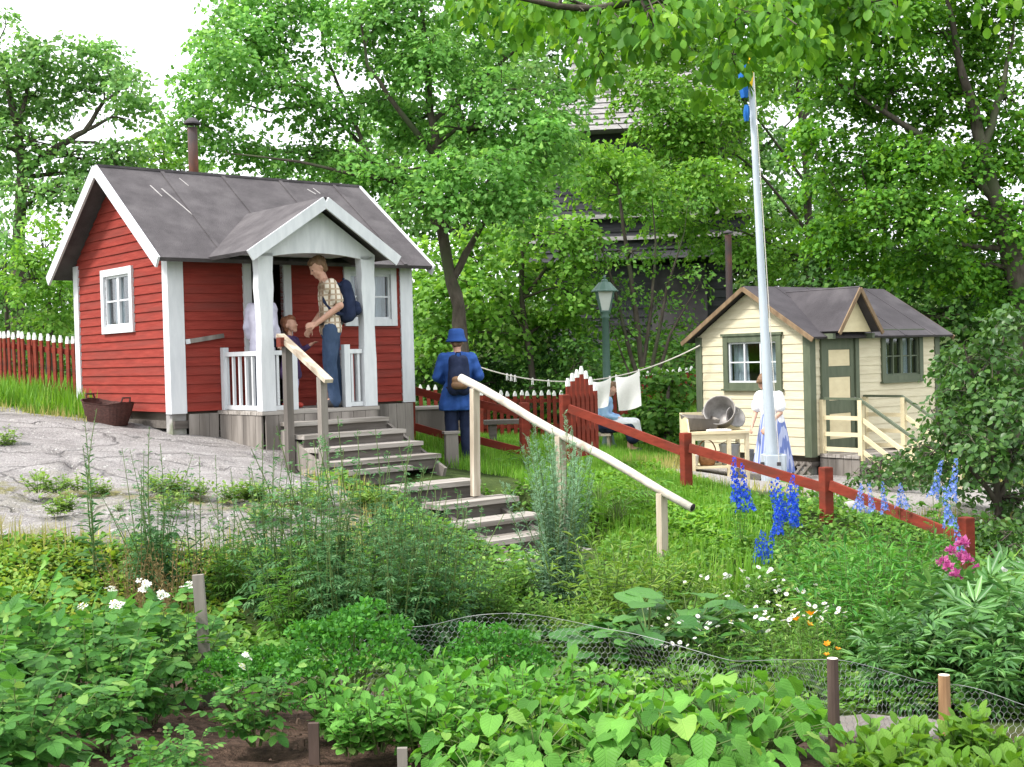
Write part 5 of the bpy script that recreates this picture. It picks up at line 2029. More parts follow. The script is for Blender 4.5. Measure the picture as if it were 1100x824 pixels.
# ------------------------------------------------------------------ people
def skinned(mb, name, mats, parent, voxel=.011, smooth=5, fac=.5, fold=None):
    """fuse the overlapping shapes of mb into ONE continuous surface"""
    me = mb.mesh("tmp", mats)
    o = bpy.data.objects.new("tmp", me)
    COL.objects.link(o)
    r = o.modifiers.new("r", 'REMESH')
    r.mode = 'VOXEL'
    r.voxel_size = voxel
    s = o.modifiers.new("s", 'SMOOTH')
    s.iterations = smooth
    s.factor = fac
    dg = bpy.context.evaluated_depsgraph_get()
    dg.update()
    out = bpy.data.meshes.new_from_object(o.evaluated_get(dg))
    bpy.data.objects.remove(o)
    amp, sc = fold or {'shirt': (.011, .10), 'blouse': (.012, .10), 'coat': (.014, .13), 'trousers': (.012, .09), 'hair': (.009, .028), 'dress': (.010, .09), 'skirt': (.012, .10), 'apron': (.010, .10), 'bag': (.010, .12)}.get(name, (0, 1))
    if amp:                                     # folds in cloth, locks in hair
        n_ = len(out.vertices)
        co, no = np.empty(n_ * 3), np.empty(n_ * 3)
        out.vertices.foreach_get("co", co)
        out.vertices.foreach_get("normal", no)
        co, no = co.reshape(-1, 3), no.reshape(-1, 3)
        f_ = fbm(co[:, 0] * 1.0 + co[:, 1] * 1.7 + (0 if name != 'hair' else co[:, 2] * .4), co[:, 2] * .8 + co[:, 0] * .5 - co[:, 1] * .3, sc, 3)
        co = co + no * (f_ * 2 * amp)[:, None]
        out.vertices.foreach_set("co", co.ravel())
        out.update()
    out.polygons.foreach_set("use_smooth", [True] * len(out.polygons))
    if not out.materials:
        out.materials.append(mats if not isinstance(mats, list) else mats[0])
    return link(name, out, parent)


def hand(mb, w, d, up, s=1, side=1, curl=.5):
    """palm, four fingers and a thumb, from wrist w along d, back of the hand towards up"""
    w, d, up = Vector(w), Vector(d).normalized(), Vector(up).normalized()
    x = d.cross(up).normalized()
    up = x.cross(d).normalized()
    k = .01 * s
    for i in (-1, 0, 1):
        mb.capsule(w + x * (i * 2.1 * k), w + d * (8 * k) + x * (i * 2.4 * k), 1.35 * k, 1.25 * k, 8, 3)
    for i, (off, L) in enumerate(((-3.3, 6.2), (-1.15, 7.2), (1.0, 6.8), (3.1, 5.4))):
        p0 = w + d * (8.2 * k) + x * (off * k)
        a = curl * .7
        d1 = d * math.cos(a) - up * math.sin(a)
        p1 = p0 + d1 * (L * .5 * k)
        a = curl * 1.6
        d2 = d * math.cos(a) - up * math.sin(a)
        p2 = p1 + d2 * (L * .5 * k)
        mb.capsule(p0, p1, .85 * k, .80 * k, 8, 3)
        mb.capsule(p1, p2, .78 * k, .62 * k, 8, 3)
    t0 = w + d * (2.2 * k) + x * (-side * 2.6 * k)
    t1 = t0 + d * (3.2 * k) - x * (side * 2.8 * k) - up * (1.0 * k)
    mb.capsule(t0, t1, 1.1 * k, .95 * k, 8, 3)
    mb.capsule(t1, t1 + d * (2.8 * k) - x * (side * .4 * k) - up * (.8 * k), .92 * k, .7 * k, 8, 3)


def head(mb, c, fwd, s=1.0, tilt=0):
    """head with brow, nose, lips, chin and ears; returns its frame"""
    c = Vector(c)
    f = Vector(fwd).normalized()
    u = Vector((0, 0, 1))
    r = f.cross(u).normalized()
    u = r.cross(f).normalized()
    if tilt:
        f2 = f * math.cos(tilt) - u * math.sin(tilt)
        u = u * math.cos(tilt) + f * math.sin(tilt)
        f = f2
    P = lambda x, y, z: c + (r * x + f * y + u * z) * s

    def blob(x, y, z, rr, x2=None, y2=None, z2=None, r2=None):
        mb.capsule(P(x, y, z), P(x2 if x2 is not None else x, (y2 if y2 is not None else y) + 1e-4, z2 if z2 is not None else z), rr * s, (r2 or rr) * s, 12, 5)
    blob(0, -.025, .035, .082, 0, .012, .040, .078)
    blob(-.012, -.01, .0, .068, .012, .03, -.01, .066)
    blob(0, .045, -.035, .046, 0, .052, -.078, .032)        # jaw and chin
    blob(-.03, .03, -.05, .034, .03, .03, -.05, .034)
    blob(-.03, .072, .022, .018, .03, .072, .022, .018)      # brow
    blob(0, .082, .005, .011, 0, .102, -.022, .013)          # nose
    blob(-.018, .078, -.048, .010, .018, .078, -.048, .010)  # lips
    for sx in (-1, 1):
        blob(sx * .077, -.012, .012, .016, sx * .082, -.022, -.018, .011)
        blob(sx * .034, .066, -.012, .020)
    return P


def eyes(P, parent, s=1):
    for sx in (-1, 1):
        b = MB()
        b.ball(tuple(P(sx * .032, .078, .006)), .010 * s, 10, 6)
        b.build("eye", M['eye'], parent, True)


def hair_cap(P, parent, mt, s=1, long=0, name="hair"):
    b = MB()
    bl = lambda x, y, z, r, x2, y2, z2, r2: b.capsule(P(x, y, z), P(x2, y2 + 1e-4, z2), r * s, r2 * s, 14, 5)
    bl(0, -.038, .058, .086, 0, .020, .072, .070)
    bl(-.03, -.045, .02, .062, .03, -.045, .02, .062)
    bl(-.03, -.055, -.03, .045, .03, -.055, -.03, .045)
    bl(-.04, .058, .085, .026, .03, .065, .088, .028)
    for sx in (-1, 1):
        bl(sx * .060, -.008, .055, .028, sx * .070, -.018, .020, .018)
    if long:
        bl(0, -.06, -.02, .055, 0, -.065, -long, .035)
    return skinned(b, name, mt, parent, .009, 3)


def limb(mb, pts, rad):
    for a, b, ra, rb in zip(pts[:-1], pts[1:], rad[:-1], rad[1:]):
        mb.capsule(a, b, ra, rb, 12, 4)


def torso(mb, pel, waist, chest, neck, right, k=1.0, g=0.0, hip=.095, sh=.19):
    pel, waist, chest, neck, right = map(Vector, (pel, waist, chest, neck, right))
    for s in (-1, 1):
        mb.capsule(pel + right * (s * .072 * k), waist + right * (s * .062 * k), .102 * k + g, .088 * k + g, 12, 4)
        mb.capsule(waist + right * (s * .062 * k), chest + right * (s * .080 * k), .088 * k + g, .100 * k + g, 12, 4)
        mb.capsule(chest + right * (s * .080 * k), neck.lerp(chest, .30) + right * (s * .10 * k), .10 * k + g, .062 * k + g, 12, 4)
        mb.capsule(chest.lerp(neck, .6) + right * (s * sh * k), neck.lerp(chest, .12), .056 * k + g, .050 * k + g, 12, 4)


V3 = Vector

# ---- man on the porch: stands in profile, looking down to his right-hand side of the picture's left
feet = rl(1.56, -PD + .16, 0)
man = thing("person", "man in checked short sleeved shirt and jeans on the porch, looking down", "person", feet, R(-128) + R(0))
# local frame: the man faces -Y; his left is +X ... he faces the picture's left
man.rotation_euler = (0, 0, R(-72))
hd = MB()
neck, headc = V3((0, -.05, 1.475)), V3((0, -.115, 1.605))
torso(hd, (0, .01, .93), (0, .005, 1.08), (0, .0, 1.29), neck, (1, 0, 0))
hd.capsule((0, -.035, 1.42), (0, -.085, 1.54), .056, .054, 12, 4)
HP = head(hd, headc, (0.10, -1, 0), 1.0, R(26))
legL = [V3((.095, .0, .93)), V3((.10, -.03, .50)), V3((.11, .02, .085))]
legR = [V3((-.095, .02, .93)), V3((-.10, .05, .50)), V3((-.10, .13, .085))]
for lg in (legL, legR):
    limb(hd, lg, [.085, .056, .040])
    hd.capsule(lg[2], lg[2] + V3((0, -.15, -.035)), .040, .035)
aL = [V3((.19, .0, 1.415)), V3((.235, .085, 1.16)), V3((.14, -.18, .96))]
aR = [V3((-.19, .0, 1.415)), V3((-.24, -.02, 1.14)), V3((-.14, -.20, .93))]
for ar_ in (aL, aR):
    limb(hd, ar_, [.050, .042, .030])
hand(hd, aL[2], (-.12, -.9, -.15), (.9, 0, .5), 1.0, 1, .7)
hand(hd, aR[2], (.05, -.5, -.85), (-.9, -.2, .1), 1.0, -1, .7)
skinned(hd, "body", M['skin'], man, .0085, 4)
eyes(HP, man)
hair_cap(HP, man, M['hair'])
sh = MB()
torso(sh, (0, .01, .90), (0, .005, 1.08), (0, 0, 1.29), neck - V3((0, -.01, .03)), (1, 0, 0), 1, .020)
for ar_ in (aL, aR):
    limb(sh, [ar_[0], ar_[0].lerp(ar_[1], .72)], [.066, .066])
skinned(sh, "shirt", M['plaid'], man, .011, 6)
jn = MB()
for s in (-1, 1):
    jn.capsule((s * .07, .01, .96), (s * .075, .01, .88), .110, .114)
for lg in (legL, legR):
    limb(jn, [lg[0] - V3((0, 0, .03)), lg[1], lg[2] - V3((0, 0, .02))], [.108, .080, .072])
skinned(jn, "trousers", M['jeans'], man, .011, 6)
bl_ = MB()
bl_.lathe([(.155, -.018), (.160, 0), (.155, .018)], (0, .01, .965), 24, wob=lambda a, z: 1 + .14 * abs(math.cos(a)) - .10)
bl_.build("belt", M['shoes'], man, True)
for lg in (legL, legR):
    s_ = MB()
    b_ = lg[2]
    s_.capsule(b_ + V3((0, .03, -.035)), b_ + V3((0, -.18, -.042)), .050, .042)
    s_.capsule(b_ + V3((0, .01, -.01)), b_ + V3((0, -.08, -.03)), .052, .046)
    skinned(s_, "shoe", M['shoes'], man, .009, 4)


def backpack(label, parent_thing, c, s, mt, mt2, tall=.46, shoulders=None):
    """a soft rucksack hung on somebody's back; c in the wearer's frame, the back being +Y"""
    mw = Matrix.Translation(parent_thing.location) @ Matrix.Rotation(parent_thing.rotation_euler[2], 4, 'Z')
    if parent_thing.scale[0] != 1:
        mw = mw @ Matrix.Scale(parent_thing.scale[0], 4)
    o = thing("backpack", label, "backpack", mw @ Vector(c), parent_thing.rotation_euler[2])
    b = MB()
    for x in (-1, 1):
        b.capsule((x * .07 * s, .05 * s, -tall * .40 * s), (x * .065 * s, .035 * s, tall * .36 * s), .105 * s, .085 * s)
    b.capsule((0, .09 * s, -tall * .35 * s), (0, .06 * s, tall * .30 * s), .10 * s, .08 * s)
    skinned(b, "bag", mt, o, .012, 6)
    b = MB()
    b.capsule((-.06 * s, .17 * s, -tall * .30 * s), (.06 * s, .17 * s, -tall * .30 * s), .065 * s, .065 * s)
    b.capsule((-.06 * s, .165 * s, -tall * .16 * s), (.06 * s, .165 * s, -tall * .16 * s), .055 * s, .055 * s)
    skinned(b, "pocket", mt2, o, .010, 4)
    for x in (-1, 1):
        b = MB()
        P_ = [(x * .085 * s, .0, tall * .36 * s), (x * .11 * s, -.11, tall * .44 * s), (x * .125 * s, -.225, tall * .25 * s), (x * .15 * s, -.235, -.02), (x * .18 * s, -.14, -tall * .36 * s), (x * .12 * s, -.0, -tall * .42 * s)]
        for p, q in zip(P_[:-1], P_[1:]):
            b.capsule(p, q, .024, .024, 8, 3)
        skinned(b, "strap", mt, o, .009, 4)
    b = MB()
    b.tube([(-.03, .02, tall * .50 * s), (-.025, .02, tall * .58 * s), (.025, .02, tall * .58 * s), (.03, .02, tall * .50 * s)], .010, 6)
    b.build("handle", mt, o)
    return o


backpack("dark blue backpack on the back of the man on the porch", man, (0, .155, 1.24), .92, M['navy'], M['navy'], .46)

# ---- small child on the porch in front of the man
cp_ = rl(1.20, -PD + .46, 0)
kid = thing("person", "small child in purple top, lavender tights and red shoes on the porch", "person", cp_, R(30))
kid.rotation_euler = (0, 0, R(70))
k = .62
hd = MB()
torso(hd, (0, 0, .53), (0, 0, .62), (0, 0, .73), (0, 0, .83), (1, 0, 0), .62)
hd.capsule((0, 0, .80), (0, 0, .88), .035, .034)
KP = head(hd, (0, -.01, .955), (.1, -1, 0), .86, R(-14))
kl = [[V3((s * .055, 0, .52)), V3((s * .06, -.02 * s, .28)), V3((s * .065, .03, .055))] for s in (-1, 1)]
for lg in kl:
    limb(hd, lg, [.055, .038, .028])
    hd.capsule(lg[2], lg[2] + V3((0, -.09, -.02)), .028, .024)
ka = [[V3((-.115, 0, .79)), V3((-.145, -.03, .64)), V3((-.11, -.15, .60))], [V3((.115, 0, .79)), V3((.17, -.05, .66)), V3((.16, -.20, .74))]]
for ar_ in ka:
    limb(hd, ar_, [.032, .027, .020])
hand(hd, ka[0][2], (0, -1, -.2), (0, 0, 1), .62, -1, .5)
hand(hd, ka[1][2], (0, -1, .5), (0, .4, 1), .62, 1, .6)
skinned(hd, "body", M['skin'], kid, .0075, 4)
eyes(KP, kid, .86)
hair_cap(KP, kid, M['hairfair'], .88, .10)
sh = MB()
torso(sh, (0, 0, .50), (0, 0, .62), (0, 0, .73), (0, 0, .81), (1, 0, 0), .62, .020)
for ar_ in ka:
    limb(sh, [ar_[0], ar_[1], ar_[1].lerp(ar_[2], .7)], [.044, .040, .032])
for s in (-1, 1):
    sh.capsule((s * .05, 0, .52), (s * .075, 0, .40), .085, .095)
skinned(sh, "dress", M['purple'], kid, .010, 5)
tg = MB()
for lg in kl:
    limb(tg, [lg[0] - V3((0, 0, .05)), lg[1], lg[2] + V3((0, 0, .01))], [.062, .047, .038])
skinned(tg, "tights", M['lav'], kid, .010, 4)
for lg in kl:
    s_ = MB()
    s_.capsule(lg[2] + V3((0, .02, -.02)), lg[2] + V3((0, -.115, -.022)), .036, .032)
    skinned(s_, "shoe", M['redshoe'], kid, .008, 3)

# ---- someone in white behind the left porch post
wp_ = rl(.90, -.46, 0)
lady = thing("person", "person in a loose pale lavender top standing behind the left porch post", "person", wp_, R(150), scale=.88)
hd = MB()
torso(hd, (0, 0, .88), (0, 0, 1.02), (0, 0, 1.21), (0, 0, 1.38), (1, 0, 0), .92)
hd.capsule((0, 0, 1.33), (0, 0, 1.45), .05, .048)
LP = head(hd, (0, -.02, 1.52), (0, -1, 0), .95)
for s in (-1, 1):
    limb(hd, [V3((s * .09, 0, .88)), V3((s * .09, -.01, .48)), V3((s * .09, .02, .08))], [.08, .055, .038])
    hd.capsule((s * .09, .02, .08), (s * .09, -.13, .045), .038, .032)
    w_ = V3((s * .24, -.08, .86))
    limb(hd, [V3((s * .175, 0, 1.33)), V3((s * .22, .03, 1.08)), w_], [.045, .037, .027])
    hand(hd, w_, (0, -.2, -1), (s, 0, 0), .92, s, .5)
skinned(hd, "body", M['skin'], lady, .009, 4)
eyes(LP, lady)
hair_cap(LP, lady, M['hair'], 1, .10)
sh = MB()
torso(sh, (0, 0, .78), (0, 0, 1.02), (0, 0, 1.21), (0, 0, 1.35), (1, 0, 0), .92, .030)
for s in (-1, 1):
    limb(sh, [V3((s * .175, 0, 1.33)), V3((s * .22, .03, 1.08)), V3((s * .232, -.03, .96))], [.066, .062, .056])
skinned(sh, "blouse", M['palelav'], lady, .012, 6)
tr = MB()
for s in (-1, 1):
    limb(tr, [V3((s * .085, 0, .88)), V3((s * .09, -.01, .48)), V3((s * .09, .02, .07))], [.108, .08, .07])
skinned(tr, "trousers", M['navy'], lady, .012, 6)

# ---- person in the blue coat, seen from behind
bpos = spot(492, 16.4)
blue = thing("person", "person in a bright blue coat and blue hat seen from behind by the garden stairs", "person", bpos, R(186), scale=.96)
hd = MB()
torso(hd, (0, 0, .93), (0, 0, 1.08), (0, .02, 1.28), (0, 0, 1.45), (1, 0, 0))
hd.capsule((0, 0, 1.40), (0, -.02, 1.52), .055, .052)
BP = head(hd, (0, -.045, 1.595), (.0, -1, 0), 1.0, R(10))
bl = [[V3((s * .095, 0, .93)), V3((s * .10, -.01, .50)), V3((s * .105, .02, .085))] for s in (-1, 1)]
for lg in bl:
    limb(hd, lg, [.085, .056, .04])
    hd.capsule(lg[2], lg[2] + V3((0, -.15, -.035)), .04, .035)
ba = [[V3((s * .19, 0, 1.39)), V3((s * .29, .02, 1.13)), V3((s * .15, -.22, 1.05))] for s in (-1, 1)]
for s, ar_ in zip((-1, 1), ba):
    limb(hd, ar_, [.05, .042, .03])
    hand(hd, ar_[2], (-s * .6, -.6, .1), (0, -.3, 1), 1, s, .6)
skinned(hd, "body", M['skin'], blue, .009, 4)
eyes(BP, blue)
hair_cap(BP, blue, M['hair'], .93)
ct = MB()
torso(ct, (0, .01, .88), (0, .0, 1.06), (0, .02, 1.28), (0, .0, 1.43), (1, 0, 0), 1.02, .022)
for s in (-1, 1):
    ct.capsule((s * .085, .01, .95), (s * .135, .015, .72), .135, .140)
    ct.capsule((0, .02, .95), (s * .04, .03, .72), .135, .15)
for ar_ in ba:
    limb(ct, [ar_[0], ar_[1], ar_[1].lerp(ar_[2], .88)], [.074, .068, .055])
co = skinned(ct, "coat", M['bluecoat'], blue, .012, 6)
cm = co.data
for v in cm.vertices:                      # folds in the cloth, a flat hem
    z = v.co.z
    if z < .68:
        v.co.z = .68 + (z - .68) * .12
    k_ = .010 * math.sin(v.co.x * 34 + z * 9) * max(0, min(1, (1.05 - z) / .3)) + .006 * math.sin(z * 46 + v.co.x * 22)
    v.co.y += k_
jn = MB()
for lg in bl:
    limb(jn, [lg[0], lg[1], lg[2] - V3((0, 0, .02))], [.11, .092, .088])
skinned(jn, "trousers", M['navy'], blue, .012, 5)
for lg in bl:
    s_ = MB()
    s_.capsule(lg[2] + V3((0, .03, -.035)), lg[2] + V3((0, -.18, -.042)), .05, .042)
    skinned(s_, "shoe", M['shoes'], blue, .009, 3)
ht = MB()
ht.lathe([(.0, .128), (.066, .126), (.100, .108), (.112, .04), (.116, .01), (.140, -.034), (.150, -.056), (.113, -.015), (.105, .03), (0, .06)], tuple(BP(0, -.012, .062)), 28, wob=lambda a, z: 1 + .025 * math.sin(3 * a + 1))
ht.build("hat", M['bluecoat'], blue, True)
backpack("small navy backpack with a tan pocket on the person in the blue coat", blue, (0, .185, 1.17), .88, M['navy'], M['leather'], .54)


def skirt_mesh(z0, z1, r0, r1, mt, name, parent, c0=(0, 0), pleats=22, n=132):
    b = MB()
    K_ = 12
    b.lathe([(r0 + (r1 - r0) * (i / K_) ** .8, z0 + (z1 - z0) * i / K_) for i in range(K_ + 1)], (c0[0], c0[1], 0), n,
            wob=lambda a, z: 1 + .055 * math.sin(pleats * a) * max(0, min(1, (z0 - z) / (z0 - z1))))
    b.lathe([(r1 * .97, z1), (r0 * .9, z0)], (c0[0], c0[1], 0), n)
    return b.build(name, mt, parent, True)


# ---- woman at the washing bench, half hidden by the flagpole
wo = spot(818, 17.9)
wo = spot(829, 17.9)
wom = thing("person", "woman in white blouse and blue striped skirt half hidden by the flagpole", "person", wo, R(-50))
k = .93
hd = MB()
torso(hd, (0, 0, .86), (0, -.01, .99), (0, -.05, 1.16), (0, -.10, 1.30), (1, 0, 0), .9)
hd.capsule((0, -.09, 1.27), (0, -.14, 1.37), .048, .046)
WPh = head(hd, (0, -.17, 1.43), (0, -1, -.2), .94, R(28))
for s in (-1, 1):
    limb(hd, [V3((s * .085, 0, .86)), V3((s * .085, 0, .47)), V3((s * .085, .02, .08))], [.08, .052, .036])
    hd.capsule((s * .085, .02, .08), (s * .085, -.12, .045), .036, .03)
    w_ = V3((s * .13, -.30, .83))
    limb(hd, [V3((s * .165, -.07, 1.25)), V3((s * .22, -.10, 1.01)), w_], [.044, .036, .026])
    hand(hd, w_, (-s * .2, -.6, -.7), (s * .5, -.6, .6), .92, s, .6)
skinned(hd, "body", M['skin'], wom, .009, 4)
eyes(WPh, wom)
hair_cap(WPh, wom, M['hair'], .98)
sh = MB()
torso(sh, (0, 0, .88), (0, -.01, .99), (0, -.05, 1.16), (0, -.10, 1.28), (1, 0, 0), .9, .028)
for s in (-1, 1):
    limb(sh, [V3((s * .165, -.07, 1.25)), V3((s * .205, -.09, 1.09))], [.075, .080])
skinned(sh, "blouse", M['blouse'], wom, .012, 6)
skirt_mesh(.99, .16, .145, .29, M['skirt'], "skirt", wom)
for s in (-1, 1):
    s_ = MB()
    s_.capsule((s * .085, .05, .045), (s * .085, -.16, .04), .046, .038)
    skinned(s_, "shoe", M['shoes'], wom, .009, 3)

# ---- person sitting behind the gate
sp2 = spot(652, 21.0)
sit = thing("person", "person in light blue shirt and white apron sitting behind the red gate", "person", sp2, R(78))
hd = MB()
torso(hd, (0, .05, .47), (0, .06, .60), (0, .03, .78), (0, -.01, .93), (1, 0, 0), .9)
hd.capsule((0, 0, .90), (0, -.04, 1.0), .048, .046)
SP = head(hd, (0, -.07, 1.07), (0, -1, 0), .94, R(18))
sl_ = [[V3((s * .085, .03, .45)), V3((s * .10, -.40, .44)), V3((s * .10, -.36, .08))] for s in (-1, 1)]
for s, lg in zip((-1, 1), sl_):
    limb(hd, lg, [.085, .055, .036])
    hd.capsule(lg[2], lg[2] + V3((0, -.14, -.035)), .036, .03)
    w_ = V3((s * .10, -.26, .56))
    limb(hd, [V3((s * .165, .02, .88)), V3((s * .22, .02, .64)), w_], [.044, .036, .026])
    hand(hd, w_, (-s * .2, -1, -.1), (0, 0, 1), .92, s, .5)
skinned(hd, "body", M['skin'], sit, .009, 4)
eyes(SP, sit)
hair_cap(SP, sit, M['hair'], .98, .08)
sh = MB()
torso(sh, (0, .05, .47), (0, .06, .60), (0, .03, .78), (0, -.01, .91), (1, 0, 0), .9, .028)
for s in (-1, 1):
    limb(sh, [V3((s * .165, .02, .88)), V3((s * .22, .02, .64)), V3((s * .15, -.15, .59))], [.066, .058, .048])
skinned(sh, "shirt", M['lightblue'], sit, .012, 6)
sk_ = MB()
for s in (-1, 1):
    sk_.capsule((s * .09, .06, .46), (s * .12, -.40, .45), .125, .10)
    sk_.capsule((s * .12, -.40, .45), (s * .13, -.42, .26), .10, .11)
sk_.capsule((0, -.3, .45), (0, -.42, .28), .11, .10)
skinned(sk_, "skirt", M['navy'], sit, .012, 6)
ap = MB()
for s in (-1, 0, 1):
    ap.capsule((s * .10, -.02, .50), (s * .12, -.44, .49), .115, .088)
    ap.capsule((s * .12, -.44, .49), (s * .12, -.50, .34), .085, .06)
skinned(ap, "apron", M['blouse'], sit, .012, 6)
for lg in sl_:
    s_ = MB()
    s_.capsule(lg[2] + V3((0, .03, -.035)), lg[2] + V3((0, -.16, -.042)), .046, .038)
    skinned(s_, "shoe", M['shoes'], sit, .009, 3)
st_ = thing("stool", "low wooden stool under the person in the white apron", "stool", sp2 + Vector((-.05, 0, 0)), R(78))
b = MB()
b.box((0, .04, .315), (.34, .30, .04))
b.build("seat", M['rawwood'], st_)
for sx in (-1, 1):
    for sy in (-1, 1):
        b = MB()
        b.bar((sx * .15, .04 + sy * .13, -.08), (sx * .12, .04 + sy * .10, .295), .035, .035)
        b.build("leg", M['rawwood'], st_)
# ------------------------------------------------------------------ trees
def crown_leaves(lb, clumps, leaf, t, dens, spray_r=.42, per=26, droop=.35, sprays=None):
    """leaf sprays in layers through the volume of each clump (centre, radii)"""
    out = []
    for c, r in clumps:
        c, r = np.array(c), np.array(r)
        vol = r[0] * r[1] * r[2]
        ns = max(4, int(dens * (r[0] * r[1] + r[1] * r[2] + r[0] * r[2]) / 3))
        u = unit(ns)
        rad = rng.uniform(.35, 1.08, (ns, 1)) ** .6
        p = c + u * rad * r
        # uneven: drop a share of the sprays where a coarse noise is low
        keep = (fbm(p[:, 0] + p[:, 2] * .7, p[:, 1] + p[:, 2] * 1.3, .8, 3) > -.16) | (rng.random(ns) < .25)
        p, u = p[keep], u[keep]
        ns = len(p)
        out.append(p)
        m_ = rng.poisson(per, ns) + 4
        tot = m_.sum()
        k = np.repeat(np.arange(ns), m_)
        ang = rng.uniform(0, 2 * np.pi, tot)
        rr = spray_r * np.sqrt(rng.random(tot)) * np.repeat(rng.uniform(.6, 1.25, ns), m_)
        tilt = u * .55 + np.array([0, 0, 1.0]) + rng.normal(size=(ns, 3)) * .22
        tilt /= np.linalg.norm(tilt, axis=1, keepdims=True)
        e1 = np.cross(tilt, np.array([.3, .8, .1]))
        e1 /= np.linalg.norm(e1, axis=1, keepdims=True)
        e2 = np.cross(tilt, e1)
        dv = e1[k] * np.cos(ang)[:, None] + e2[k] * np.sin(ang)[:, None]
        q = p[k] + dv * rr[:, None] + tilt[k] * (-.5 * rr ** 2 / spray_r + rng.normal(size=tot) * .045)[:, None]
        dd = dv * .8 + rng.normal(size=(tot, 3)) * .45 + np.array([0, 0, -droop])
        nn = tilt[k] + rng.normal(size=(tot, 3)) * .42
        lb.leaves(t, q, dd, nn, leaf * rng.uniform(.65, 1.2, tot))
    return out


def cl(d, *e, thick=None):
    """clumps given by pixel centre, pixel radii (and a depth shift)"""
    o = []
    for it in e:
        px, py, rx_, ry_ = it[:4]
        dd = d + (it[4] if len(it) > 4 else random.uniform(-.8, .8))
        k = dd / FPX
        o.append((tuple(at(px, py, dd)), (rx_ * k, thick or max(.7, min(1.6, (rx_ + ry_) * k * .5)), ry_ * k)))
    return o


def tree(name, label, cat, d, trunk, r0, limbs, clumps, leaf, mat_, t='dia', dens=34, spray_r=.42, per=26, group=None, base=None, twigs=14, r1=.03, droop=.35, root_d=None):
    tp_ = [at(px, py, d + (x[0] if x else 0)) for px, py, *x in trunk]
    b0 = base or Vector((tp_[0].x, tp_[0].y, gz(tp_[0].x, tp_[0].y) - .1))
    if base is None:
        tp_[0] = b0
    root = thing(name, label, cat, b0, 0, group)
    lb = LB()
    cen = crown_leaves(lb, clumps, leaf, t, dens, spray_r, per, droop)
    link("crown", lb.mesh("crown", LM[mat_] if isinstance(mat_, str) else mat_, True, b0), root)
    tb = LB()
    n = len(tp_)
    rad = [r0 * (1 - i / (n - 1)) + r1 * (i / (n - 1)) for i in range(n)]
    rad[0] *= 1.35
    fine = []
    fr = []
    for i in range(n - 1):
        for s in range(4):
            a = s / 4
            p = tp_[i].lerp(tp_[i + 1], a)
            fine.append(p + Vector((random.uniform(-1, 1), random.uniform(-1, 1), 0)) * r0 * .12 * (1 if i or s else 0))
            fr.append((rad[i] * (1 - a) + rad[i + 1] * a) * random.uniform(.93, 1.08))
    fine.append(tp_[-1])
    fr.append(rad[-1])
    tb.tube(fine, fr, 10)
    nodes = list(zip(fine, fr))
    for lm_ in limbs:
        q = [at(px, py, d + (x[0] if x else 0)) for px, py, *x in lm_[1:]]
        rr = [lm_[0] * (1 - .8 * i / (len(q) - 1)) for i in range(len(q))]
        f2, r2 = [], []
        for i in range(len(q) - 1):
            for s in range(3):
                f2.append(q[i].lerp(q[i + 1], s / 3) + Vector((random.uniform(-1, 1), random.uniform(-1, 1), random.uniform(-1, 1))) * lm_[0] * (.35 if i or s else 0))
                r2.append(rr[i] * (1 - s / 3) + rr[i + 1] * s / 3)
        f2.append(q[-1])
        r2.append(rr[-1])
        tb.tube(f2, r2, 7)
        nodes += list(zip(f2, r2))
    # branches reach from the nearest limb into every clump, twigs from there to the sprays
    P = np.array([tuple(p) for p, r in nodes])
    for (c, r), sp in zip(clumps, cen):
        c = np.array(c)
        dist = np.linalg.norm(P - c, axis=1) + np.maximum(0, P[:, 2] - c[2]) * 1.5
        i = int(np.argmin(dist))
        a, cc = Vector(P[i]), Vector(c)
        rr = min(nodes[i][1] * .6, .055)
        md = a.lerp(cc, .5) + Vector((random.uniform(-.2, .2), random.uniform(-.2, .2), .12))
        tb.tube([a, md, cc], [rr, rr * .75, rr * .45], 6)
        if len(sp) and twigs:
            for j in rng.choice(len(sp), min(twigs, len(sp)), replace=False):
                q = Vector(sp[j])
                s0 = md.lerp(cc, random.uniform(0, 1))
                tb.tube([s0, s0.lerp(q, .55) + Vector((0, 0, .06)), q], [rr * .42, rr * .28, .006], 4)
    link("trunk", tb.mesh("trunk", M['bark'], True, b0), root)
    return root


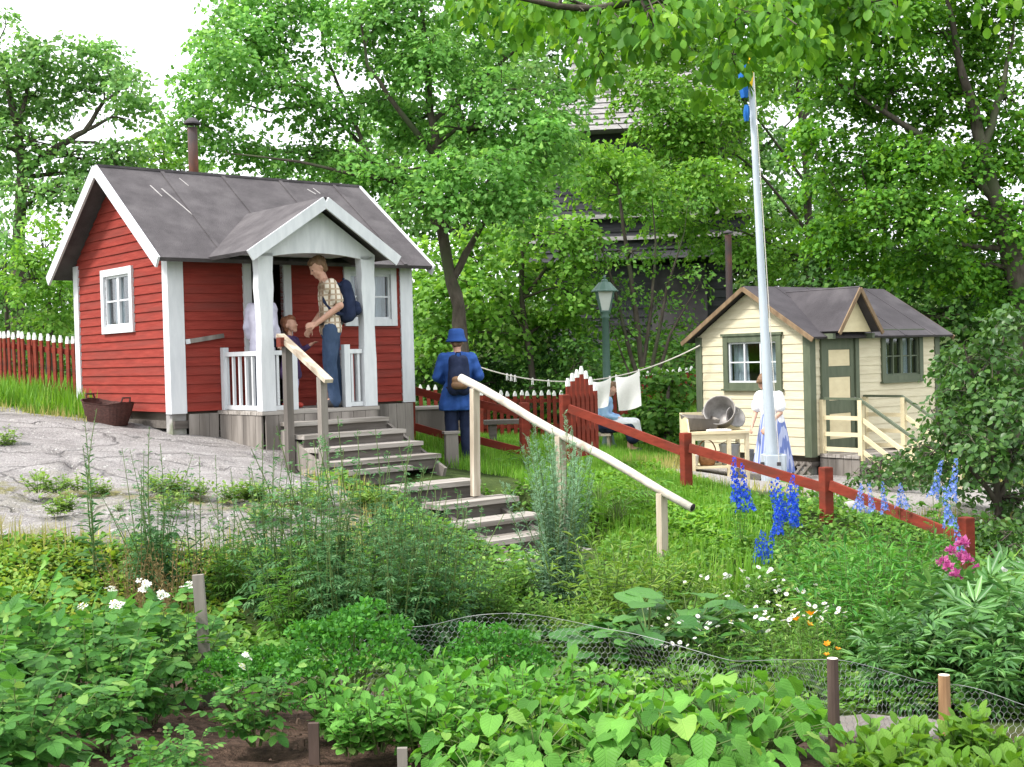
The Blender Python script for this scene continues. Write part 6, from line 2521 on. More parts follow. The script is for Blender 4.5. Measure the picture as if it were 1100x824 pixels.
tree("linden_tree", "tall broad light green tree with forked dark trunk behind the red cottage", "tree", 21,
     [(503, 470), (499, 400), (492, 330), (480, 280), (472, 220), (470, 170), (462, 110), (455, 40), (450, -30)], .145,
     [(.075, (486, 300), (505, 262), (525, 228, -.5), (548, 185, -1)), (.07, (474, 245), (440, 205, .4), (395, 165, .6), (345, 110, .5), (300, 60)),
      (.05, (472, 215), (420, 195, -.4), (370, 185, -.8), (300, 170, -.8), (245, 165)), (.06, (470, 170), (430, 120, -.6), (395, 70, -.8), (385, 10, -1)),
      (.05, (465, 130), (510, 90, .5), (560, 50, .5), (590, 0)), (.04, (345, 110), (290, 120, .5), (240, 105, .3)), (.04, (395, 165), (350, 60, 1), (340, 0, 1))],
     cl(21, (262, 42, 55, 38), (225, 95, 38, 36), (205, 128, 22, 30), (330, 30, 60, 36), (300, 92, 46, 26), (352, 118, 40, 22), (262, 158, 44, 18), (330, 172, 52, 22), (395, 178, 48, 24), (400, 40, 46, 40), (408, 108, 36, 26),
        (455, 66, 44, 36), (448, 132, 44, 24), (520, 40, 56, 42), (540, 100, 52, 30), (590, 118, 34, 28), (575, 140, 34, 20, -1), (612, 108, 24, 22), (505, 140, 44, 24), (440, 185, 52, 18), (520, 178, 58, 24, -1.2), (470, 212, 56, 20, -1.2), (550, 212, 52, 24, -1), (590, 170, 34, 24), (430, 10, 80, 24), (300, -5, 80, 22), (560, -5, 70, 30), (240, 60, 36, 30, -1)),
     .082, 'lime', 'star', 78, .40, 42)

tree("oak_tree", "light green spreading tree with crooked limbs at the far left edge", "tree", 28,
     [(14, 340), (20, 260), (24, 190), (20, 140), (8, 90), (-4, 50)], .17,
     [(.10, (24, 185), (60, 158), (92, 140), (112, 108), (128, 98)), (.06, (20, 140), (30, 92), (50, 66)), (.05, (92, 140), (120, 125), (140, 128)), (.06, (22, 165), (-20, 140), (-60, 120))],
     cl(28, (18, 62, 34, 26), (62, 62, 42, 26), (108, 62, 34, 26), (40, 104, 46, 26), (98, 100, 36, 24), (136, 94, 22, 26), (150, 116, 16, 14), (30, 150, 44, 26), (84, 172, 50, 22), (125, 165, 34, 22), (60, 205, 66, 26), (-20, 90, 36, 60), (-30, 160, 46, 50), (5, 20, 16, 14), (140, 190, 40, 26)),
     .13, 'limefar', 'dia', 52, .46, 32)
tree("young_oak_tree", "small yellow green tree just behind the rusty chimney of the red cottage", "tree", 31,
     [(180, 400), (182, 300), (178, 200), (176, 160)], .10, [],
     cl(31, (165, 172, 30, 26), (196, 188, 36, 26), (180, 150, 20, 16), (160, 205, 34, 30), (215, 215, 36, 30), (250, 225, 50, 30), (130, 225, 44, 34)), .14, 'yellowgreen', 'dia', 38, .45, 26)
for (lab, d, b, cs, mt, lf) in [
    ("pale green rounded shrub behind the left picket fence, near the cottage wall", 24, (52, 410), [(52, 262, 34, 38), (30, 300, 36, 36), (66, 322, 28, 34), (50, 352, 40, 20)], 'yellowgreen', .10),
    ("pale green shrub behind the left picket fence, at the picture's left edge", 25, (6, 410), [(8, 246, 30, 30), (-4, 290, 32, 40), (8, 330, 30, 34), (-40, 300, 36, 60)], 'limefar', .10)]:
    tree("shrub", lab, "shrub", d, [b, (b[0] + 2, b[1] - 60), (b[0], b[1] - 110)], .06, [], cl(d, *cs), lf, mt, 'dia', 60, .32, 28, "shrubs behind the left picket fence")

tree("maple_sapling", "bright lit green young tree behind the clothes line, left of the lamp post", "tree", 26.5,
     [(575, 470), (572, 400), (560, 320), (562, 250), (570, 205)], .09, [(.05, (565, 360), (530, 300), (500, 270)), (.05, (562, 320), (600, 270), (620, 240))],
     cl(26.5, (520, 262, 44, 28), (580, 250, 44, 28), (620, 262, 26, 36), (500, 305, 46, 30), (560, 300, 46, 30), (610, 312, 36, 30), (470, 320, 34, 30), (530, 345, 56, 26), (600, 352, 42, 26), (455, 285, 26, 30), (465, 365, 34, 24)), .115, 'yellowgreen', 'star', 50, .44, 30)
for (lab, d, b, cs) in [
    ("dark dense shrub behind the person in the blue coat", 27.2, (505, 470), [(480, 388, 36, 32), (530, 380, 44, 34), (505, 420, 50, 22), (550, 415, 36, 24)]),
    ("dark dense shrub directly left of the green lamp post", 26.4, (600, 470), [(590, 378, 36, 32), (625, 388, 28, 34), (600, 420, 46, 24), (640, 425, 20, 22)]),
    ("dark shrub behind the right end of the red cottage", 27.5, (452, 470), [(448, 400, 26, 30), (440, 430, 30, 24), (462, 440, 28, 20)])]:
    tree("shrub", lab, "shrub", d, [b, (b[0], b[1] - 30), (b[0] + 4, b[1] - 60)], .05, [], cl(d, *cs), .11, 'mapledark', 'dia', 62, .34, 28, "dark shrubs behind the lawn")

tree("many_stemmed_tree", "thin many-stemmed tree with sparse leaves in front of the dark tower", "tree", 26,
     [(694, 460), (690, 400), (682, 330), (672, 260), (664, 200)], .075,
     [(.06, (694, 440), (702, 380), (716, 310), (735, 250)), (.055, (692, 430), (672, 360), (655, 290), (640, 240)), (.05, (696, 430), (720, 360), (748, 310)), (.045, (690, 400), (700, 330), (704, 260), (700, 210)), (.04, (692, 445), (676, 400), (652, 340))],
     cl(26, (650, 212, 34, 20), (690, 222, 34, 20), (636, 262, 30, 22), (678, 272, 34, 20), (722, 262, 30, 20), (664, 312, 36, 18), (712, 322, 34, 18), (610, 190, 30, 24), (620, 160, 26, 20), (660, 180, 34, 18), (700, 190, 36, 20), (740, 212, 32, 18), (660, 350, 34, 14), (640, 290, 30, 16), (640, 330, 24, 20), (745, 300, 24, 20), (735, 352, 26, 16), (680, 358, 28, 12)), .10, 'shrub', 'dia', 26, .36, 20)
tree("shrub", "leafy green shrub between the hanging cloths and the cream cottage", "shrub", 22.5, [(716, 478), (716, 440), (718, 420)], .05, [],
     cl(22.5, (702, 418, 22, 22), (728, 412, 22, 18), (694, 446, 24, 20), (722, 444, 26, 20), (708, 464, 30, 12)), .11, 'shrub', 'star', 60, .30, 28)

tree("ash_tree", "tall bright green tree behind the flagpole with sky showing through", "tree", 31,
     [(868, 400), (870, 300), (868, 200), (860, 120), (850, 30)], .15,
     [(.045, (868, 250), (820, 190), (770, 150), (720, 110)), (.04, (868, 200), (800, 110), (740, 50)), (.06, (862, 130), (900, 60), (930, 10)), (.035, (868, 280), (800, 250), (740, 235)), (.03, (770, 150), (700, 165), (660, 130))],
     cl(31, (660, 60, 36, 34), (710, 40, 40, 36), (770, 36, 44, 36), (690, 118, 36, 30), (745, 100, 40, 30), (716, 165, 36, 24), (768, 158, 36, 26), (650, 175, 34, 22), (670, 205, 36, 18), (690, 200, 34, 20), (742, 206, 36, 22), (790, 210, 28, 20), (800, 110, 30, 30), (720, 130, 36, 26, -1), (632, 165, 36, 18, -5), (668, 172, 32, 16, -5), (660, 185, 40, 24, -2), (710, 205, 40, 24, -2), (755, 190, 36, 24, -2), (640, 215, 30, 20, -2), (760, 120, 34, 28, -1), (700, 90, 30, 24, -1), (770, 252, 34, 18), (720, 238, 30, 14), (830, 60, 40, 34), (800, 270, 30, 16), (850, 282, 40, 22), (830, 245, 24, 14), (700, 0, 60, 26), (790, -5, 60, 26)),
     .13, 'yellowgreen', 'dia', 56, .48, 32)
tree("maple_tree", "big dark green maple on the right, its thick trunk leaning at the picture's edge", "tree", 24,
     [(1112, 420), (1100, 330), (1084, 270), (1068, 215), (1050, 140), (1030, 60), (1015, -20)], .26,
     [(.12, (1090, 290), (1104, 235), (1130, 190)), (.11, (1066, 210), (1010, 160), (950, 120), (900, 90)), (.09, (1055, 160), (1080, 90), (1090, 20)), (.08, (1075, 240), (1010, 220), (950, 215), (905, 215)), (.07, (1084, 270), (1030, 262), (980, 270))],
     cl(24, (890, 40, 46, 38), (950, 30, 50, 40), (1015, 40, 50, 40), (1075, 36, 46, 42), (900, 105, 46, 30), (960, 100, 48, 34), (1022, 108, 48, 34), (1080, 108, 40, 36), (930, 160, 50, 28), (990, 165, 48, 30), (1048, 172, 44, 30), (1096, 170, 30, 34), (900, 200, 40, 26), (950, 222, 46, 24), (1006, 225, 46, 26), (1060, 236, 34, 24), (1094, 238, 26, 30), (890, 248, 36, 18), (936, 270, 46, 20), (992, 280, 46, 20), (1044, 292, 38, 22), (1090, 312, 32, 26), (1000, -10, 120, 30), (890, -5, 60, 24), (870, 150, 26, 26)),
     .094, 'maple', 'star', 70, .44, 44)
tree("maple_tree", "dark green tree filling the gap behind the cream cottage's roof", "tree", 29,
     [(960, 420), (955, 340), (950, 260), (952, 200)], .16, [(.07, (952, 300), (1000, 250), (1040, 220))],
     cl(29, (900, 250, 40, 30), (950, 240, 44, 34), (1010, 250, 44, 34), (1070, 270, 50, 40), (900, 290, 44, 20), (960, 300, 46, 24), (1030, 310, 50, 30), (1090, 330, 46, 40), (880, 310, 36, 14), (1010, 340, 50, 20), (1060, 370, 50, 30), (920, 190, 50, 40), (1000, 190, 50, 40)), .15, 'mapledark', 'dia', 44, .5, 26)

tree("beech_tree", "tall green tree standing beyond the dark tower, closing the sky above it", "tree", 43,
     [(700, 420), (700, 250), (705, 100), (700, 0)], .25, [(.1, (700, 250), (800, 180), (860, 120)), (.1, (702, 180), (620, 100), (570, 60))],
     cl(43, (590, 60, 60, 50), (640, 130, 50, 50), (700, 60, 60, 60), (780, 60, 60, 60), (860, 60, 60, 60), (740, 150, 60, 50), (820, 160, 50, 40), (800, 230, 60, 40), (870, 230, 50, 50), (590, 180, 60, 50), (640, 230, 60, 50), (560, 250, 50, 50), (720, 220, 60, 50), (620, 0, 80, 40), (740, -10, 90, 40), (870, -10, 80, 40), (850, 290, 60, 30)),
     .20, 'limefar', 'dia', 26, .7, 34)
tree("elm_tree", "broad green tree far behind the linden, seen through its crown", "tree", 36,
     [(500, 440), (500, 280), (496, 160), (490, 60)], .2, [(.1, (500, 260), (420, 200), (380, 170)), (.1, (498, 220), (560, 160), (590, 120))],
     cl(36, (470, 60, 60, 40), (540, 70, 50, 40), (450, 130, 60, 36), (530, 150, 60, 40), (580, 190, 50, 36), (400, 170, 50, 30), (470, 210, 60, 36), (540, 240, 60, 36), (420, 240, 50, 36), (350, 180, 40, 24), (590, 260, 50, 40)),
     .17, 'limefar', 'dia', 30, .6, 32)

# boughs that hang into the picture from a tree standing to the right of it
tb_ = Vector((6.4, 7.5, gz(6.4, 7.5) - .1))
oh = [(612, 22, 30, 20, .3), (655, 40, 30, 22, 0), (700, 22, 36, 24, -.3), (745, 36, 36, 22, .3), (792, 42, 34, 26, 0), (838, 30, 36, 24, -.3), (880, 18, 36, 20, .3), (645, 76, 18, 10, .2), (770, 78, 24, 12, 0), (920, 10, 36, 16, 0), (556, 6, 34, 12, .4), (600, -8, 60, 16, 0), (720, -10, 80, 18, 0), (860, -12, 80, 18, 0), (510, -4, 30, 12, .5), (965, 14, 30, 16, .3)]
tree("overhanging_tree", "near tree outside the picture whose leafy boughs hang down across the top of it", "tree", 8.2,
     [(1700, 300), (1690, 100), (1640, -60)], .16,
     [(.07, (1690, 60), (1400, -60), (1100, -60), (900, -30), (760, -10), (640, 10), (520, -8)), (.05, (1640, -60), (1200, -120), (960, -60)), (.03, (900, -30), (840, 10), (790, 30)), (.03, (1100, -60), (980, -10), (920, 5))],
     cl(8.2, *oh, thick=.45) + cl(8.2, (1100, -70, 90, 60), (1250, -60, 100, 80), (1450, -40, 160, 120), (1640, -60, 200, 160), (1750, 60, 160, 120), thick=.9),
     .072, 'overhang', 'oval', 130, .20, 18, base=tb_, droop=1.1, r1=.06, twigs=10)

# lilac-like bush in front of the cream cottage's right end
tree("lilac_bush", "big dark leafy bush at the right edge hiding the end of the cream cottage", "bush", 14.2,
     [(1075, 600), (1072, 540), (1066, 470), (1072, 400), (1080, 350)], .05, [(.035, (1072, 540), (1030, 490), (1000, 440)), (.03, (1070, 500), (1050, 420), (1035, 370)), (.03, (1072, 540), (1100, 460), (1110, 380))],
     cl(14.2, (1082, 352, 24, 26), (1058, 388, 30, 26), (1030, 395, 20, 18), (1024, 470, 28, 22), (1095, 400, 26, 30), (1040, 424, 30, 24), (1078, 440, 34, 30), (1022, 452, 22, 20), (1050, 476, 36, 26), (1090, 492, 32, 30), (998, 490, 20, 18), (1020, 508, 30, 18), (1064, 522, 36, 18), (1095, 540, 26, 16), (1130, 440, 40, 80)),
     .085, 'bush', 'ovate', 120, .24, 18, droop=.4, r1=.006)
for (lab, d, b, cs) in [
    ("low leafy bush at the foot of the cream cottage's steps", 16.6, (945, 520), [(950, 498, 22, 16), (975, 506, 24, 16), (930, 512, 16, 10), (996, 512, 20, 14)]),
    ("dark leafy bush growing behind the last post of the red fence", 12.3, (1060, 620), [(1062, 572, 26, 18), (1090, 580, 24, 22), (1078, 604, 34, 20), (1050, 604, 20, 16), (1110, 600, 30, 30)])]:
    tree("shrub", lab, "shrub", d, [b, (b[0], b[1] - 14), (b[0] + 2, b[1] - 26)], .02, [], cl(d, *cs, thick=.45), .07, 'bush', 'ovate', 150, .20, 20, "bushes by the cream cottage", r1=.01)

# the wood beyond: one mass
lb = LB()
fc = []
for px in range(-260, 1400, 70):
    hi = 300 if px < 150 else (330 if px < 620 else (250 if px < 820 else 300))
    for py in range(hi, 440, 36):
        fc.append((px + random.uniform(-25, 25), py + random.uniform(-12, 12), 60, 32, random.uniform(-4, 5)))
crown_leaves(lb, cl(46, *fc), .26, 'dia', 16, .8, 24)
o = link("distant_wood", lb.mesh("distant_wood", LM['forest'], True))
tag(o, "hazy green wood filling the slope far behind the cottages", "wood", kind="stuff")
# ------------------------------------------------------------------ plants
GA = 2.39996


class Plant:
    def __init__(self):
        self.lf, self.st, self.fl = LB(), LB(), []


def herb(ns=8, h=.6, spread=.35, nl=14, L=(.09, .05), t='lance', pitch=.25, start=.12, r=.004, base=.05, hv=.25, drop=.0, curve=1.6, jit=.35, lv=.25, full=False):
    """stems from one foot, leaves spiralling up each of them"""
    P = Plant()
    for s in range(ns):
        a = s * GA + random.uniform(-.4, .4)
        le = spread * math.sqrt((s + .5) / ns) * random.uniform(.7, 1.15)
        H = h * random.uniform(1 - hv, 1.0) * (1 - .25 * (s / ns))
        b0 = Vector((math.cos(a), math.sin(a), 0)) * base * random.uniform(.2, 1)
        tip = Vector((math.cos(a) * le, math.sin(a) * le, H))
        bend = Vector((random.uniform(-1, 1), random.uniform(-1, 1), 0)) * .05 * H
        pts = []
        for k in range(7):
            u = k / 6
            p = b0.lerp(tip, u)
            o = u ** curve - u
            pts.append(Vector((p.x + tip.x * o * .7 + bend.x * math.sin(u * 3), p.y + tip.y * o * .7 + bend.y * math.sin(u * 3), p.z)))
        P.st.tube(pts, [r * (1.25 - .9 * k / 6) for k in range(7)], 4)
        pos, dr, nr, sz = [], [], [], []
        for k in range(nl):
            u = start + (1 - start) * (k + random.random() * .6) / nl
            u = min(u, .999)
            i = min(int(u * 6), 5)
            p = pts[i].lerp(pts[i + 1], u * 6 - i)
            aa = a + k * GA + random.uniform(-.3, .3)
            pt = pitch + random.uniform(-jit, jit) + (u - .5) * .5
            if u > .93:
                pt += .5
            d = Vector((math.cos(aa) * math.cos(pt), math.sin(aa) * math.cos(pt), math.sin(pt) - drop))
            pos.append(tuple(p))
            dr.append(tuple(d))
            nr.append((-math.cos(aa) * math.sin(pt) + random.uniform(-.25, .25), -math.sin(aa) * math.sin(pt) + random.uniform(-.25, .25), 1))
            sz.append((L[0] + (L[1] - L[0]) * u) * random.uniform(1 - lv, 1 + lv))
        P.lf.leaves(t, pos, dr, nr, sz)
        P.tips = getattr(P, 'tips', []) + [(pts[-1], H)]
    return P


def mound(n=40, h=.3, spread=.25, L=.10, t='heart', r=.003, out=.55, hv=.5, up=.0):
    """leaves on long stalks from one foot"""
    P = Plant()
    pos, dr, nr, sz = [], [], [], []
    P.tips = []
    for k in range(n):
        a = k * GA + random.uniform(-.3, .3)
        q = math.sqrt((k + .5) / n)
        rr = spread * q * random.uniform(.75, 1.15)
        z = h * (1 - hv * q ** 2) * random.uniform(.55, 1.05)
        p = Vector((math.cos(a) * rr, math.sin(a) * rr, z))
        P.st.tube([Vector((math.cos(a) * .01, math.sin(a) * .01, 0)), Vector((p.x * .45, p.y * .45, z * .75)), p], [r * 1.2, r, r * .7], 4)
        aa = a + random.uniform(-.9, .9)
        dz = -out * random.uniform(.2, 1.4) + up
        pos.append(tuple(p))
        dr.append((math.cos(aa), math.sin(aa), dz))
        nr.append((math.cos(aa) * .35 + random.uniform(-.35, .35), math.sin(aa) * .35 + random.uniform(-.35, .35), 1))
        sz.append(L * random.uniform(.4, 1.3))
        P.tips.append((p, z))
    P.lf.leaves(t, pos, dr, nr, sz)
    return P


def curly(n=26, h=.34, spread=.22, R_=.055):
    """curled parsley: every stalk ends in a ruffled tuft"""
    P = Plant()
    for k in range(n):
        a = k * GA
        q = math.sqrt((k + .5) / n)
        rr = spread * q
        z = h * (1 - .45 * q * q) * random.uniform(.8, 1.05)
        p = Vector((math.cos(a) * rr, math.sin(a) * rr, z))
        P.st.tube([Vector((0, 0, 0)), Vector((p.x * .5, p.y * .5, z * .7)), p], [.004, .0035, .003], 4)
        m_ = 150
        u = unit(m_)
        u[:, 2] = np.abs(u[:, 2]) * .9 - .15
        c = np.array(p) + u * R_ * rng.uniform(.55, 1.0, (m_, 1)) * np.array([1.15, 1.15, .85])
        P.lf.leaves('ovate', c, u + rng.normal(size=(m_, 3)) * .8, u + rng.normal(size=(m_, 3)) * .9, rng.uniform(.009, .021, m_))
    return P


def tuft(n=60, h=.4, spread=.25, w=1.0, lean=.5):
    """grassy tuft"""
    P = Plant()
    a = rng.uniform(0, 2 * np.pi, n)
    le = rng.uniform(.05, lean, n)
    d = np.stack([np.cos(a) * le, np.sin(a) * le, np.ones(n)], 1)
    p = np.stack([np.cos(a), np.sin(a), np.zeros(n)], 1) * (rng.random((n, 1)) * spread * .5)
    P.lf.leaves('blade', p, d, np.stack([np.cos(a), np.sin(a), np.full(n, .15)], 1), h * rng.uniform(.5, 1.1, n))
    P.st.tube([(0, 0, 0), (0, 0, h * .3)], [.002, .001], 3)
    P.tips = []
    return P


def flower_mesh(kind, mt, mc=None):
    f = LB()
    if kind == 'daisy':
        n = 12
        a = np.arange(n) * 2 * np.pi / n
        d = np.stack([np.cos(a), np.sin(a), np.full(n, .12)], 1)
        f.leaves('petal', d * .006, d, np.tile([0, 0, 1.0], (n, 1)), np.full(n, .026))
        n = 7
        f.leaves('petal', unit(n) * .002 + [0, 0, .003], unit(n) + [0, 0, .6], np.tile([0, 0, 1.0], (n, 1)), np.full(n, .010), 1)
    elif kind == 'cluster':
        for k in range(9):
            c = np.array([random.uniform(-.035, .035), random.uniform(-.035, .035), random.uniform(-.012, .02)])
            n = 5
            a = np.arange(n) * 2 * np.pi / n + k
            tl = rng.normal(size=3) * .5
            d = np.stack([np.cos(a), np.sin(a), np.full(n, .1)], 1)
            f.leaves('petal', c + d * .001, d + tl * .4, np.tile([0, 0, 1.0] + tl * .4, (n, 1)), np.full(n, .020))
            f.leaves('petal', [c + [0, 0, .002]], [[0, 0, 1]], [[1, 0, 0]], [.010], 1)
    elif kind == 'spike':
        for k in range(34):
            u = (k + random.uniform(-.8, .8)) / 34
            a0 = k * GA
            rr = .036 * (1 - .7 * u) * random.uniform(.6, 1.3)
            c = np.array([math.cos(a0) * rr, math.sin(a0) * rr, u * .36])
            o = np.array([math.cos(a0), math.sin(a0), .25])
            n = 5
            a = np.arange(n) * 2 * np.pi / n
            e1 = np.cross(o, [0, 0, 1])
            e1 /= np.linalg.norm(e1)
            e2 = np.cross(o, e1)
            d = np.cos(a)[:, None] * e1 + np.sin(a)[:, None] * e2 + o * .35
            f.leaves('petal', np.tile(c, (n, 1)), d, np.tile(o, (n, 1)), np.full(n, .034 * (1 - .6 * u) * random.uniform(.7, 1.2)))
    elif kind == 'double':
        n = 46
        u = unit(n)
        u[:, 2] = np.abs(u[:, 2])
        f.leaves('petal', u * .012, u + rng.normal(size=(n, 3)) * .3, u, rng.uniform(.025, .045, n))
    elif kind == 'lily':
        n = 6
        a = np.arange(n) * 2 * np.pi / n
        d = np.stack([np.cos(a), np.sin(a), np.full(n, .75)], 1)
        f.leaves('petal', d * .004, d, np.tile([0, 0, 1.0], (n, 1)), np.full(n, .065))
    return f.mesh("flower", [LM[mt]] + ([LM[mc]] if mc else []), False)


FM = {'daisy': flower_mesh('daisy', 'fwhite', 'fyellow'), 'cluster': flower_mesh('cluster', 'fwhite', 'fyellow'), 'blue': flower_mesh('spike', 'fblue'), 'pale': flower_mesh('spike', 'fpale'),
      'pink': flower_mesh('double', 'fpink'), 'lily': flower_mesh('lily', 'forange'), 'white': flower_mesh('double', 'fwhite')}
VAR = {}


def variants(key, fn, n, leaf, stem='stem', fl=None, nf=(0, 0), fs=1.0, lift=.01):
    """n grown examples of a kind: meshes for leaves and stems, places for flowers"""
    out = []
    for k in range(n):
        P = fn()
        lm = P.lf.mesh("leaves", LM[leaf], True, None, leaf in ('potato', 'bean', 'pea', 'chard', 'broad'))
        sm = P.st.mesh("stems", M[stem] if stem in M else LM[stem], True)
        flo = []
        if fl:
            tips = sorted(P.tips, key=lambda q: -q[1])
            for p, h in tips[:random.randint(*nf)]:
                flo.append((tuple(p + Vector((0, 0, lift))), fs * random.uniform(.8, 1.2)))
        out.append((lm, sm, flo, fl))
    VAR[key] = out


def plant(key, name, label, loc, group=None, scale=1.0, cat="plant", v=None, rz=None, sz=None):
    lm, sm, flo, fl = VAR[key][v if v is not None else random.randrange(len(VAR[key]))]
    o = thing(name, label, cat, loc, random.uniform(0, 6.28) if rz is None else rz, group)
    o.scale = (scale, scale, scale * (sz or 1))
    link("leaves", lm, o)
    link("stems", sm, o)
    for p, s in flo:
        f = link("flower", FM[fl], o, p, random.uniform(0, 6))
        f.scale = (s,) * 3
        f.rotation_euler = (random.uniform(-.8, .8), random.uniform(-.8, .8), random.uniform(0, 6)) if fl in ('daisy', 'cluster', 'lily') else (random.uniform(-.25, .25), random.uniform(-.25, .25), random.uniform(0, 6))
    return o


def bed(key, name, label, group, spots, smin=.85, smax=1.15, cat="plant", jit=.0):
    for it in spots:
        px, d = it[:2]
        s = it[2] if len(it) > 2 else 1
        p = spot(px + random.uniform(-1, 1) * jit, d)
        plant(key, name, label, p, group, s * random.uniform(smin, smax), cat)


# ---- vegetables in the front bed
variants('potato', lambda: herb(9, .62, .42, 9, (.24, .17), 'potato', .30, .25, .006, .06, .25, .15, 1.3), 3, 'potato')
variants('potatoflower', lambda: herb(9, .64, .38, 9, (.24, .17), 'potato', .30, .25, .006, .06, .2, .15, 1.3), 2, 'potato', 'stem', 'cluster', (2, 2), 1.1, .07)
bed('potato', 'potato_plant', "leafy potato plant without flowers in the front left of the vegetable bed", "potato plants without flowers",
    [(10, 4.3, .80), (145, 4.15, .46), (-40, 4.7, .95), (105, 4.8, .56), (180, 4.4, .38), (10, 5.5, 1.05), (-50, 5.5, 1.15), (60, 6.0, .85), (150, 5.4, .50), (-70, 4.0, .8), (40, 3.75, .6), (118, 3.6, .4)])
for px, d, s, lab in [(100, 5.3, .80, "potato plant with a white flower cluster beside the dark stake in the vegetable bed"), (132, 6.2, .80, "potato plant with white flowers standing tall in front of the dry weeds"), (182, 6.2, .82, "white flowering potato plant just left of the leaning grey stake"), (262, 4.9, .50, "small potato plant with white flowers on the bare soil right of the leaning stake")]:
    plant('potatoflower', 'potato_plant', lab, spot(px, d), "white flowering potato plants", s)
variants('curly', lambda: curly(24, .36, .22, .058), 2, 'parsley')
variants('curlys', lambda: curly(18, .26, .18, .05), 2, 'parsley')
plant('curly', 'parsley_plant', "biggest curly parsley plant, standing tall in the middle of the vegetable bed", spot(368, 5.6), "curly parsley plants", 1.42)
plant('curlys', 'parsley_plant', "curly parsley plant left of the biggest one, near the grey plank", spot(285, 5.85), "curly parsley plants", 1.2)
plant('curlys', 'parsley_plant', "small dark curly parsley plant close to the potatoes", spot(238, 5.9), "curly parsley plants", 1.0)
plant('curly', 'parsley_plant', "broad curly parsley plant behind the lettuces, by the wire netting", spot(522, 5.9), "curly parsley plants", 1.2)
plant('curlys', 'parsley_plant', "low curly parsley sprout at the foot of the wire netting", spot(330, 5.6), "curly parsley plants", .7)
variants('lettuce', lambda: herb(14, .28, .20, 11, (.066, .046), 'oval', .35, .2, .005, .05, .35, .1, 1.2), 4, 'pea')
bed('lettuce', 'lettuce_plant', "frilly pale green lettuce gone leggy in the left part of the lettuce patch", "lettuces in the middle of the bed",
    [(350, 5.05), (400, 5.2, .8), (395, 4.8, .9), (435, 5.2), (440, 4.8), (470, 5.3), (480, 4.9), (510, 5.35), (520, 4.95), (545, 5.4), (440, 5.45, .9), (460, 5.6, 1.1), (500, 5.6), (365, 4.75, .8), (560, 5.1), (590, 5.5, 1.1), (620, 5.4, 1.1), (485, 4.6, .9)])
variants('bean', lambda: mound(46, .25, .25, .078, 'bean', .003, .85, .5), 5, 'bean')
bed('bean', 'bean_plant', "broad leaved bean plant in the front of the vegetable bed", "bean plants in the front bed",
    [(480, 4.5, .85), (520, 4.5), (565, 4.4, .95), (610, 4.5), (650, 4.4), (690, 4.5), (730, 4.4), (770, 4.6, 1.05), (570, 4.8), (640, 4.85), (700, 4.9), (760, 4.95, 1.1), (810, 4.7, .95), (600, 5.1), (670, 5.2), (735, 5.25), (795, 5.2, 1.05), (545, 4.2, .75), (600, 4.15, .7), (500, 4.2, .7), (660, 4.15, .7), (838, 5.0, .75), (720, 4.15, .6), (780, 4.25, .55)])
variants('chard', lambda: herb(9, .20, .11, 9, (.09, .05), 'oval', .75, .05, .005, .04, .3, .1, 1.2), 3, 'chard')
bed('chard', 'chard_plant', "pale green chard plant in the row at the right of the bed", "chard in the right corner of the bed",
    [(930, 4.5), (970, 4.6), (1000, 4.4, .9), (1030, 4.7), (1060, 4.6, .9), (950, 4.3), (1090, 4.5, .9), (1020, 4.25), (905, 4.35, .7), (1060, 4.3, .8), (985, 4.15), (1085, 4.2)])

# ---- tall weeds and border plants behind the netting
variants('mugwort', lambda: herb(18, 1.34, .50, 26, (.19, .06), 'mug', .10, .10, .006, .13, .38, .12, 1.5, .5), 4, 'mugwort')
for px, d, s, lab in [(330, 8.3, .95, "dense dark mugwort bush left of the garden stairs, in front of the rock"), (385, 8.5, 1.0, "dense dark mugwort bush standing below the lowest porch steps"), (438, 8.4, .86, "dense mugwort bush beside the garden stairs"), (285, 8.5, .82, "narrow mugwort bush just right of the leaning grey stake"), (486, 8.4, .66, "dense mugwort bush at the foot of the garden stairs"), (160, 8.6, .72, "mugwort bush with brown dry stalks at the rock's lower edge"), (360, 7.9, .75, "lower mugwort bush in front of the dense ones, above the parsley"), (460, 8.0, .8, "lower mugwort bush in front of the garden stairs"), (415, 7.8, .7, "short mugwort bush right behind the netting")]:
    plant('mugwort', 'mugwort_bush', lab, spot(px, d), "mugwort bushes below the rock", s * 1.15, "bush")
variants('spire', lambda: herb(3, 1.35, .14, 44, (.13, .022), 'lance', .45, .06, .006, .05, .18, .0, 1.2), 3, 'mugwort')
for px, d, s, lab in [(96, 8.7, 1.0, "tall thin weed with leafy spire in front of the rock, leftmost of the spires"), (160, 8.5, .9, "tall thin weed spire beside the dry stalks"), (205, 8.6, .75, "short thin weed spire left of the leaning grey stake"), (282, 8.8, .98, "tall thin weed spire right of the leaning grey stake"), (318, 8.6, .92, "thin weed spire in front of the red cottage's steps, left of the rail post"), (345, 8.7, .95, "thin weed spire reaching up to the lower post of the porch steps"), (425, 8.8, .90, "thin weed spire in front of the porch steps' right end"), (236, 8.9, .7, "slender weed spire growing over the mossy crack")]:
    plant('spire', 'weed_spire', lab, spot(px, d), "tall weed spires", s)
variants('wormwood', lambda: herb(46, 1.52, .36, 64, (.095, .04), 'feather', .6, .06, .005, .12, .22, .0, 1.5), 2, 'wormwood')
plant('wormwood', 'wormwood_bush', "tall feathery grey green wormwood bush beside the garden stairs", spot(594, 9.3), None, 1.02, "bush")
variants('spurge', lambda: herb(26, .55, .42, 22, (.075, .055), 'lance', .25, .15, .004, .10, .3, .1, 1.4), 2, 'spurge')
plant('spurge', 'spurge_bush', "yellow green spurge bush right of the grey wormwood", spot(650, 8.7), "yellow green spurge bushes", 1.42, "bush")
